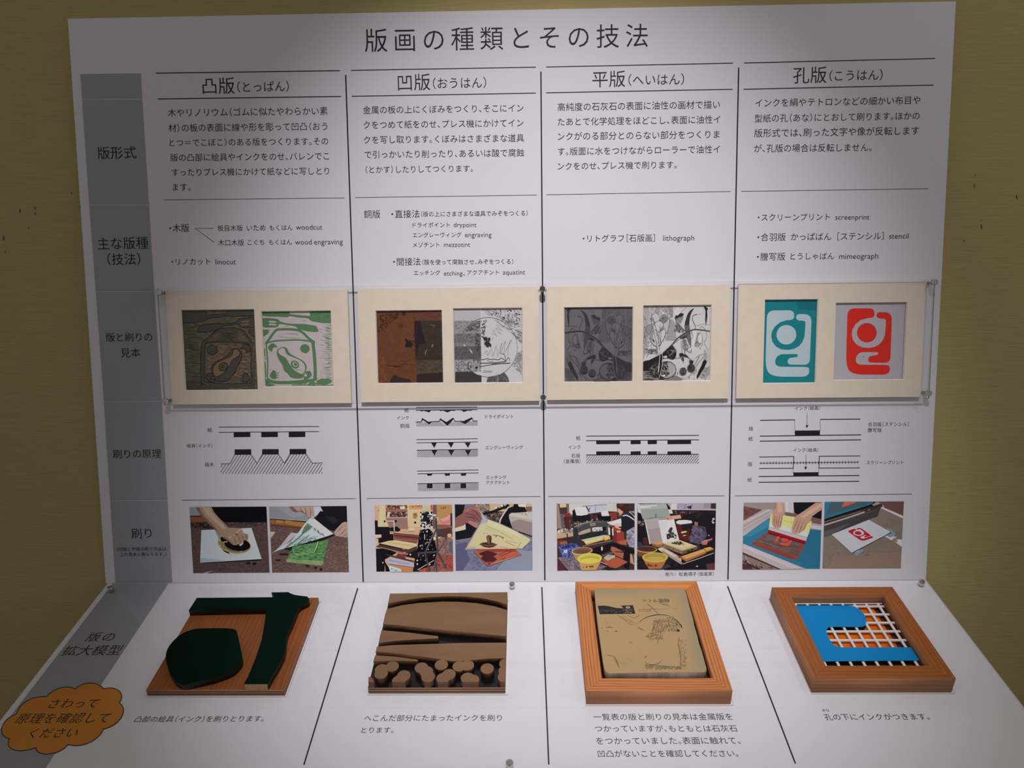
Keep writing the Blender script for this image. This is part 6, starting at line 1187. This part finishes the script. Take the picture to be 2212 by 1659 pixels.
# orange cloud
segs = [((105, 965), (130, 880), (215, 848), (303, 850)), ((303, 850), (350, 790), (450, 775), (485, 803)), ((485, 803), (535, 750), (635, 752), (668, 800)),
        ((668, 800), (760, 780), (815, 830), (770, 892)), ((770, 892), (830, 925), (790, 1035), (667, 1062)), ((667, 1062), (640, 1135), (520, 1190), (440, 1160)),
        ((440, 1160), (380, 1240), (225, 1240), (232, 1180)), ((232, 1180), (120, 1225), (20, 1195), (62, 1122)), ((62, 1122), (-20, 1115), (-5, 1000), (105, 965))]
cl = []
for p0, p1, p2, p3 in segs:
    for i in range(9):
        t = i / 9; m = 1 - t
        cl.append(tuple(m ** 3 * p0[k] + 3 * m * m * t * p1[k] + 3 * m * t * t * p2[k] + t ** 3 * p3[k] for k in (0, 1)))
f = Flat(DESK, D5, .0004); f.poly(lin((222, 146, 62)), cl); f.line(K, cl, 5.5, closed=True)
cloud = f.build('orange_cloud_print', M['picture'], desk)
lettering('cloud_lettering', DESK, CLOUD_TEXT, desk, h=.0006)
lettering('strip_lettering', DESK, BAND_DESK, desk, h=.0005)
for b_ in CAPTIONS: lettering('caption_lettering', DESK, b_, desk, h=.0003)

# ------------------------------------------------------------------ model helpers (desk frame -> model's own frame)
def model(name, foot, label, cat):
    """foot: (x0, x1, y0, y1) in desk coordinates; the empty sits under its middle"""
    c = ((foot[0] + foot[1]) / 2, (foot[2] + foot[3]) / 2)
    e = empty(name, MD @ Matrix.Translation((c[0], c[1], 0)), label, cat)
    return e, c
def rel(pts, c): return [(p[0] - c[0], p[1] - c[1]) for p in pts]
def foot_of(crop, tl, tr, br, bl, h):
    q = [DESK.at(*crop.px(p), h) for p in (tl, tr, br, bl)]
    return ((q[0][0] + q[3][0]) / 2, (q[1][0] + q[2][0]) / 2, (q[2][1] + q[3][1]) / 2, (q[0][1] + q[1][1]) / 2)
HOLES = []
def hole(foot, g=.0035): HOLES.append((foot[0] - g * .4, foot[1] + g, foot[2] - g, foot[3] + g * .4))
LIFT = .0012
# ---- relief model
BT = .0135
ft = foot_of(D5, (1290, 218), (2052, 208), (1838, 810), (945, 805), BT); hole(ft)
rm, c = model('relief_plate_model', ft, 'wooden board with two raised dark green shapes, a blob and a hooked bar', 'plate model')
bm = prism(rel([(ft[0], ft[2]), (ft[1], ft[2]), (ft[1], ft[3]), (ft[0], ft[3])], c), LIFT * 0 + .0003, BT, .0005)
o = link('base_board', from_bm(bm, 'base_board'), [M['wood_relief'], M['ply_warm']], rm)
TOP = .0265
def piece(name, crop, outline, parent, c, mats, sm=0, top=TOP, z0=BT, clip=None, bev=.0008):
    pts = [DESK.at(*crop.px(p), top) for p in (smooth_pts(outline, sm) if sm else outline)]
    if clip: pts = [Vector((min(max(p[0], clip[0]), clip[1]), min(max(p[1], clip[2]), clip[3]))) for p in pts]
    return link(name, from_bm(prism(rel(pts, c), z0, top, bev), name), mats, parent)
hook = [(1218, 293), (1270, 212), (1757, 209), (1778, 211), (1765, 195), (1752, 177), (1862, 175), (1878, 188), (1905, 197), (1985, 203), (1997, 222), (1985, 240), (1945, 258), (1925, 280), (1910, 318), (1885, 378), (1862, 425), (1848, 475), (1843, 530), (1835, 575), (1815, 620), (1790, 662), (1760, 712), (1728, 768), (1572, 769), (1602, 720), (1652, 600), (1690, 482), (1713, 345), (1721, 283)]
piece('raised_hooked_bar', D5, hook, rm, c, [M['green'], M['green_side']])
q = [DESK.at(*D5.px(p), TOP) for p in ((1572, 769), (1728, 768))]
bm = box_bm(q[0][0] - c[0] + .001, q[1][0] - c[0] - .001, min(q[0][1], q[1][1]) - c[1] - .0006, min(q[0][1], q[1][1]) - c[1] + .001, BT + .0002, TOP - .0012)
link('raw_cut_end', from_bm(bm, 'raw_cut_end'), M['raw_ply'], rm)['label'] = 'unpainted plywood cut end of the green bar'
blob = [(1150, 462), (1205, 428), (1280, 412), (1420, 409), (1500, 413), (1526, 424), (1537, 465), (1551, 530), (1563, 600), (1545, 642), (1490, 690), (1380, 730), (1260, 758), (1188, 771), (1143, 757), (1106, 712), (1085, 670), (1070, 590), (1092, 525)]
piece('raised_blob', D5, blob, rm, c, [M['green'], M['green_side']], 3, bev=.0012)

# ---- intaglio model
ft = foot_of(D6, (402, 200), (1411, 195), (1392, 967), (218, 977), BT); hole(ft)
im, c = model('intaglio_plate_model', ft, 'black board with raised bronze brown strips and round discs, white gaps around it', 'plate model')
im['label'] = 'black plywood board with raised bronze-brown strips and overlapping round discs'
bm = prism(rel([(ft[0], ft[2]), (ft[1], ft[2]), (ft[1], ft[3]), (ft[0], ft[3])], c), .0003, BT, .0003)
link('base_board', from_bm(bm, 'base_board'), [M['black_board'], M['ply_pale']], im)
BR = [M['bronze'], M['bronze_side']]
cl_ = (ft[0], ft[1], ft[2], ft[3] + .001)
P1 = [(405, 165), (1412, 153), (1410, 258), (1330, 235), (1200, 208), (1050, 192), (900, 189), (700, 200), (540, 222), (388, 250)]
P2 = [(380, 296), (500, 268), (650, 248), (860, 236), (1000, 238), (1150, 250), (1300, 276), (1410, 306), (1404, 527), (1200, 512), (950, 487), (700, 462), (500, 440), (345, 425), (362, 350)]
P3 = [(332, 478), (560, 500), (815, 529), (820, 540), (815, 547), (600, 560), (440, 572), (308, 586), (320, 530)]
P4 = [(292, 619), (420, 608), (700, 600), (1000, 590), (1402, 584), (1398, 716), (1250, 722), (1050, 741), (940, 743), (800, 722), (600, 695), (430, 675), (283, 660)]
P5 = [(278, 692), (450, 706), (640, 730), (646, 737), (640, 742), (470, 741), (263, 743)]
for P in (P1, P2, P3, P4, P5): piece('raised_strip', D6, P, im, c, BR, clip=cl_)
piece('raised_quarter_disc', D6, [(222, 877), (245, 880), (262, 898), (267, 925), (256, 950), (214, 945)], im, c, BR, clip=cl_)
CL = [[(333, 815), (330, 850), (424, 790)], [(522, 868), (480, 912)], [(674, 800), (716, 834), (732, 878)], [(845, 776)], [(910, 857), (860, 890)], [(997, 788), (1068, 781)], [(1068, 888), (1110, 905)], [(1237, 808)], [(1396, 766), (1391, 828), (1384, 880)]]
def union_outline(cs, r):
    """outline of overlapping discs, walked from point to nearest point"""
    P = []
    for k, c_ in enumerate(cs):
        for i in range(64):
            p = (c_[0] + r * math.cos(2 * math.pi * i / 64), c_[1] + r * math.sin(2 * math.pi * i / 64))
            if all(math.hypot(p[0] - o[0], p[1] - o[1]) >= r * .999 for m_, o in enumerate(cs) if m_ != k): P.append(p)
    out = [P.pop(0)]
    while P:
        k = min(range(len(P)), key=lambda q_: (P[q_][0] - out[-1][0]) ** 2 + (P[q_][1] - out[-1][1]) ** 2)
        if math.hypot(P[k][0] - out[-1][0], P[k][1] - out[-1][1]) > r * .6: break
        out.append(P.pop(k))
    return out
for group in CL:
    cs = [tuple(DESK.at(*D6.px(g_), TOP)) for g_ in group]
    pts = [(min(max(p[0], cl_[0]), cl_[1]) - c[0], min(max(p[1], cl_[2]), cl_[3]) - c[1]) for p in union_outline(cs, .0109)]
    uniq = []
    for q_ in pts:
        if not uniq or (abs(q_[0] - uniq[-1][0]) + abs(q_[1] - uniq[-1][1])) > 1e-5: uniq.append(q_)
    link('raised_round_piece', from_bm(prism(uniq, BT, TOP, .0004), 'raised_round_piece'), BR, im)

# ---- mitred wooden frame
def frame_rails(e, c, outer, inner, h, tops, sides, z0=.0003, split=None):
    ox0, ox1, oy0, oy1 = outer; ix0, ix1, iy0, iy1 = inner
    R = [('front', (ox0, oy0), (ox1, oy0), (ix1, iy0), (ix0, iy0)), ('right', (ox1, oy0), (ox1, oy1), (ix1, iy1), (ix1, iy0)),
         ('back', (ox1, oy1), (ox0, oy1), (ix0, iy1), (ix1, iy1)), ('left', (ox0, oy1), (ox0, oy0), (ix0, iy0), (ix0, iy1))]
    for k, (nm, a, b, d, f_) in enumerate(R):
        mid = ((a[0] + b[0]) / 2, (a[1] + b[1]) / 2); ang = math.atan2(b[1] - a[1], b[0] - a[0])
        loc = []
        for p in (a, b, d, f_):
            x, y = p[0] - mid[0], p[1] - mid[1]
            loc.append((x * math.cos(-ang) - y * math.sin(-ang), x * math.sin(-ang) + y * math.cos(-ang)))
        o = link('rail', from_bm(prism(loc, z0, h, .0006), 'rail'), [tops[k], sides[k]], e)
        o.location = (mid[0] - c[0], mid[1] - c[1], 0); o.rotation_euler = (0, 0, ang)
# ---- lithograph model
FH = .030
ft = foot_of(D7, (252, 62), (1288, 62), (1592, 997), (342, 995), FH); hole(ft)
inn = foot_of(D7, (378, 135), (1197, 138), (1424, 893), (475, 886), FH)
lm, c = model('wooden_tray_frame', ft, 'orange cedar frame with dark grain around the flat litho stone', 'frame')
frame_rails(lm, c, ft, inn, FH, [M['cedar'], M['cedar'], M['cedar_plain'], M['cedar']], [M['cedar_side']] * 4)
bm = box_bm(inn[0] - c[0] - .004, inn[1] - c[0] + .004, inn[2] - c[1] - .004, inn[3] - c[1] + .004, .0004, .003)
link('bottom_board', from_bm(bm, 'bottom_board'), M['brown_board'], lm)
ST = .0335
stone_px = [(412, 140), (418, 126), (435, 121), (700, 123), (1150, 125), (1178, 130), (1192, 145), (1203, 190), (1225, 280), (1252, 372), (1266, 440), (1290, 520), (1305, 590), (1330, 660), (1352, 740), (1371, 800), (1371, 825), (1350, 838), (1200, 838), (900, 842), (600, 849), (545, 848), (515, 838), (498, 815), (486, 760), (465, 600), (442, 420), (425, 280)]
pts = [DESK.at(*D7.px(p), ST) for p in stone_px]
cx = sum(p[0] for p in pts) / len(pts); cy = sum(p[1] for p in pts) / len(pts)
MS = MD @ Matrix.Translation((cx, cy, 0))
stone = empty('lithograph_stone', MS @ Matrix.Translation((0, 0, .0031)), 'sand-coloured flat lithograph stone with faint ink drawing lying in the cedar frame', 'stone')
inv = (MS @ Matrix.Translation((0, 0, .0031))).inverted()
m_stone, n_, l_, b_ = new_mat('sandy_limestone')
tc_ = n_.new('ShaderNodeTexCoord'); nz_ = n_.new('ShaderNodeTexNoise'); nz_.inputs['Scale'].default_value = 24; nz_.inputs['Detail'].default_value = 9; nz_.inputs['Roughness'].default_value = .65
sx = n_.new('ShaderNodeSeparateXYZ'); l_.new(tc_.outputs['Object'], sx.inputs[0]); l_.new(tc_.outputs['Object'], nz_.inputs['Vector'])
def mth(op, a_, b2, c3=None):
    m_ = n_.new('ShaderNodeMath'); m_.operation = op
    for k_, v_ in enumerate((a_, b2, c3)):
        if v_ is None: continue
        if hasattr(v_, 'is_output'): l_.new(v_, m_.inputs[k_])
        else: m_.inputs[k_].default_value = v_
    return m_.outputs[0]
ex = mth('MULTIPLY', mth('SUBTRACT', sx.outputs['X'], .044), 34.0)          # worn grey margin along one side
ey = mth('MULTIPLY', mth('SUBTRACT', sx.outputs['Y'], .078), 30.0)          # and along the far edge
em = mth('MINIMUM', mth('MAXIMUM', mth('MAXIMUM', ex, ey), 0.0), 1.0)
wear = mth('MULTIPLY', em, mth('ADD', mth('MULTIPLY', nz_.outputs['Fac'], 1.6), -.05))
blot = mth('MINIMUM', mth('MAXIMUM', mth('MULTIPLY', mth('SUBTRACT', nz_.outputs['Fac'], .62), 5.0), 0.0), 1.0)
mxa = n_.new('ShaderNodeMix'); mxa.data_type = 'RGBA'; mxa.inputs[6].default_value = lin((182, 154, 110)) + (1,); mxa.inputs[7].default_value = lin((152, 140, 116)) + (1,); l_.new(wear, mxa.inputs[0])
mxb = n_.new('ShaderNodeMix'); mxb.data_type = 'RGBA'; mxb.inputs[7].default_value = lin((138, 116, 86)) + (1,); l_.new(mth('MULTIPLY', blot, .55), mxb.inputs[0]); l_.new(mxa.outputs[2], mxb.inputs[6])
l_.new(mxb.outputs[2], b_.inputs['Base Color']); b_.inputs['Roughness'].default_value = .55; b_.inputs['Specular IOR Level'].default_value = .3
m_sside = mottled('grey_limestone_side', lin((150, 136, 118)), lin((184, 168, 146)), 60, .8, .1, (1, 1, .4), .3)
link('stone_slab', from_bm(prism([(p[0] - cx, p[1] - cy) for p in pts], 0, ST - .0031, .0012), 'stone_slab'), [m_stone, m_sside], stone)
f = Flat(DESK, D7, ST + .00006, hp=ST, frame=inv)
SD = [lin((150, 124, 88)), lin((140, 114, 80)), lin((158, 132, 96))]; DK = lin((52, 48, 50)); BRN = lin((112, 84, 56)); GRY = lin((140, 124, 100))
GR2 = [lin((152, 134, 104)), lin((146, 130, 102)), lin((160, 142, 112)), lin((140, 124, 98))]
f.specks([lin((138, 114, 82)), lin((150, 126, 90)), lin((128, 104, 74)), lin((160, 134, 98))], [(915, 400), (1090, 365), (1140, 490), (900, 500)], 420, 5, 6, 2.4, -30, 70)
f.specks([lin((150, 124, 90)), lin((140, 116, 82))], [(860, 510), (1010, 480), (1000, 560), (880, 560)], 160, 4, 17, 3, 60, 60)
f.specks([lin((146, 122, 88)), lin((134, 110, 80)), lin((156, 132, 98))], [(845, 775), (1150, 792), (1160, 815), (855, 812)], 240, 5, 5, 2.6, 0, 50)
f.specks([lin((150, 128, 96)), lin((140, 118, 88))], [(1120, 560), (1200, 560), (1200, 790), (1150, 800)], 160, 4.5, 15, 2.2)
f.poly(DK, [(440, 272), (500, 270), (540, 277), (600, 290), (660, 294), (640, 270), (742, 267), (762, 340), (458, 344)])
f.ell(lin((170, 148, 112)), 698, 286, 20, 11); f.specks([lin((110, 104, 100))], [(455, 300), (750, 290), (755, 335), (465, 338)], 60, 4, 7, 2.5)
f.specks([lin((165, 148, 120))], [(670, 305), (730, 305), (735, 335), (672, 335)], 24, 5, 8, 1.5)
f.line(DK, [(790, 420), (830, 385), (890, 360), (960, 350), (1030, 354), (1075, 372)], 6, 4, taper=True)
f.line(DK, [(1075, 372), (1110, 395), (1140, 425), (1168, 465)], 7, 4, taper=True)
f.specks([lin((170, 142, 100))], [(800, 390), (1070, 345), (1085, 378), (800, 425)], 20, 5, 31, 1.2)
f.ell(lin((72, 64, 54)), 1128, 484, 14, 11); f.specks([DK], [(1110, 400), (1160, 440), (1165, 470), (1105, 440)], 40, 4, 9, 1.5)
f.line(DK, [(960, 248), (1010, 262), (1062, 276)], 4, 3, taper=True); f.line(BRN, [(870, 262), (905, 290), (940, 325), (960, 350)], 3, 3)
f.line(BRN, [(940, 235), (1000, 245), (1045, 265)], 2.4, 3)
for pts_ in ([(640, 345), (690, 380), (740, 410), (780, 425)], [(620, 365), (680, 400), (750, 425)], [(690, 345), (730, 370), (775, 380)], [(680, 420), (720, 432), (760, 436)], [(600, 350), (650, 372), (700, 410)], [(760, 372), (790, 360), (795, 345)]):
    f.line(BRN, pts_, 3.2, 3, taper=True)
f.line(DK, [(505, 458), (540, 454), (575, 461)], 5, 3, taper=True); f.line(DK, [(588, 490), (608, 488)], 6); f.line(BRN, [(470, 460), (482, 464)], 5); f.line(BRN, [(515, 487), (535, 489)], 4); f.line(BRN, [(708, 585), (738, 590)], 4)
f.specks([BRN], [(500, 390), (600, 400), (600, 440), (510, 430)], 26, 3, 10, 1.4)
f.line(BRN, [(782, 455), (800, 466), (840, 484)], 7, 3, taper=True)
f.line(BRN, [(940, 400), (925, 440), (900, 490), (882, 540)], 4, 3, taper=True); f.line(BRN, [(980, 500), (960, 560), (945, 600)], 4, 3, taper=True)
f.line(BRN, [(850, 533), (885, 540)], 4); f.line(GRY, [(890, 505), (950, 525)], 3); f.line(BRN, [(1140, 545), (1128, 600), (1150, 700), (1145, 800)], 4, 3)
f.line(lin((104, 82, 56)), [(842, 745), (860, 765), (905, 778), (960, 765), (995, 735)], 5, 4, taper=True); f.line(BRN, [(840, 720), (858, 700)], 6)
f.line(lin((150, 120, 88)), [(575, 700), (600, 745), (625, 805)], 22, 4, taper=True); f.line(lin((156, 126, 92)), [(520, 692), (580, 705)], 8)
for x in range(788, 890, 14):
    f.line(BRN, [(x, 303), (x + 9, 303)], 5); f.line(BRN, [(x + 3, 317), (x + 11, 317)], 5)
for x in range(900, 1040, 9): f.line(lin((130, 104, 72)), [(x, 298 + (x % 4)), (x + 4, 299)], 5)
for x in (1085, 1100, 1112): f.line(lin((130, 104, 72)), [(x, 297), (x + 9, 297)], 3)
f.build('ink_drawing', M['art'], stone)
bm = bmesh.new(); typeset(bm, DESK, D7, [('らくべ', 826, 231, 940, 231), ('類種', 962, 231, 1052, 230)], ST + .0016, ST, inv, mirror=True)
link('reversed_lettering', from_bm(bm, 'reversed_lettering'), plain('faded_stone_ink', lin((92, 74, 56)), .6), stone)

# ---- screen model
FH = .031
ft = foot_of(D8, (246, 176), (1185, 170), (1677, 880), (575, 893), FH); hole(ft)
inn = foot_of(D8, (400, 243), (1117, 241), (1482, 780), (660, 795), FH)
sm_, c = model('screen_plate_model', ft, 'brown wooden frame holding a white lattice and a bright blue stencil over orange', 'plate model')
frame_rails(sm_, c, ft, inn, FH, [M['oak']] * 4, [M['oak_side']] * 4)
bm = box_bm(inn[0] - c[0] - .004, inn[1] - c[0] + .004, inn[2] - c[1] - .004, inn[3] - c[1] + .004, .0004, .003)
link('bottom_board', from_bm(bm, 'bottom_board'), M['brown_board'], sm_)
GZ = .0150
blue = [(430, 318), (600, 317), (820, 316), (868, 319), (900, 331), (935, 353), (962, 383), (978, 420), (980, 450), (974, 472), (955, 482), (920, 485), (710, 484), (685, 488), (670, 503), (668, 520), (676, 545), (690, 575), (705, 603), (725, 625), (748, 638), (785, 645), (1000, 645), (1342, 643), (1376, 692), (1412, 746), (1000, 750), (640, 753)]
bp = [DESK.at(*D8.px(p), GZ + .0014) for p in blue]
lim = (inn[0] + .0003, inn[1] - .004, inn[2] + .001, inn[3])
bp = [(min(max(p[0], lim[0]), inn[1] - .002), p[1]) for p in bp]
link('blue_stencil', from_bm(prism([(p[0] - c[0], p[1] - c[1]) for p in bp], GZ + .0003, GZ + .0014, .0002, side_index=0), 'blue_stencil'), [M['blue']], sm_)
# lattice: evenly spaced strips
tops = [422, 515, 607, 698, 790, 882, 975, 1068]; bots = [661, 758, 862, 962, 1064, 1170, 1272, 1378]
vx = []
for t, b in zip(tops, bots): vx.append((DESK.at(*D8.px((t, 290)), GZ)[0] + DESK.at(*D8.px((b, 785)), GZ)[0]) / 2)
st_ = (vx[-1] - vx[0]) / 7; vx = [vx[0] + st_ * i for i in range(9)]
hy = [DESK.at(*D8.px(p), GZ)[1] for p in ((1000, 322), (1060, 383), (1110, 448), (1150, 517), (1200, 586))]
sy = (hy[-1] - hy[0]) / 4
hy = [hy[0] + sy * i for i in range(-1, 9)]
bm = bmesh.new(); bw = .0020
ylo, yhi = inn[2] + .001, inn[3] - .001
for x in vx:
    if inn[0] < x - bw < x + bw < inn[1]: box_bm(x - bw - c[0], x + bw - c[0], ylo - c[1], yhi - c[1], GZ - .0022, GZ, bm=bm)
for y in hy:
    if ylo < y - bw and y + bw < yhi: box_bm(inn[0] + .001 - c[0], inn[1] - .001 - c[0], y - bw - c[1], y + bw - c[1], GZ - .0021, GZ - .0001, bm=bm)
box_bm(inn[0] + .001 - c[0], inn[1] - .001 - c[0], yhi - .0015 - c[1], yhi - c[1], GZ - .0021, GZ + .0001, bm=bm)
link('white_lattice', from_bm(bm, 'white_lattice'), M['white_grid'], sm_)
OZ = .0062
hole_px = [(870, 300), (905, 330), (940, 352), (966, 383), (984, 420), (985, 455), (976, 490), (940, 503), (690, 505), (675, 525), (690, 575), (712, 612), (748, 642), (785, 650), (1330, 650), (1120, 315), (1085, 300)]
op = [DESK.at(*D8.px(p), GZ) for p in hole_px]
xr = DESK.at(*D8.px((1112, 350)), GZ)[0]
op = [(min(p[0], inn[1] - .017), p[1] + .001) for p in op]
link('orange_ink_area', from_bm(prism([(p[0] - c[0], p[1] - c[1]) for p in op], .0031, OZ, .0002, side_index=0), 'orange_ink_area'), [M['orange_ink']], sm_)

# ---- acrylic sheet over the desk, cut out around the models, and its pegs
AW = HALF_W - .002
sheet('desk_acrylic_sheet', (XC - AW, XC + AW, -DEPTH + .004, -.0025), HOLES, .0009, .0032, MD, [M['clear'], M['desk_edge']], 'large clear acrylic sheet lying over the sloping desk, cut out around the four models', 'acrylic sheet')
for (x, y, lab) in ((237, 1268, "short steel peg at the desk's back corner, on the grey label strip"), (1106, 1260, 'short steel peg at the back edge of the desk, above the bronze-brown model'), (1992, 1254.5, "short steel peg at the desk's back corner, beyond the blue stencil model"), (1100.5, 1646, 'short steel peg at the front edge of the desk, between the two middle captions')):
    p = DESK.at(x, y, .0125)
    peg(MD @ Matrix.Translation((p[0], p[1], 0)), .003, .0035, .0125, .0054, lab, 'pegs on the desk')
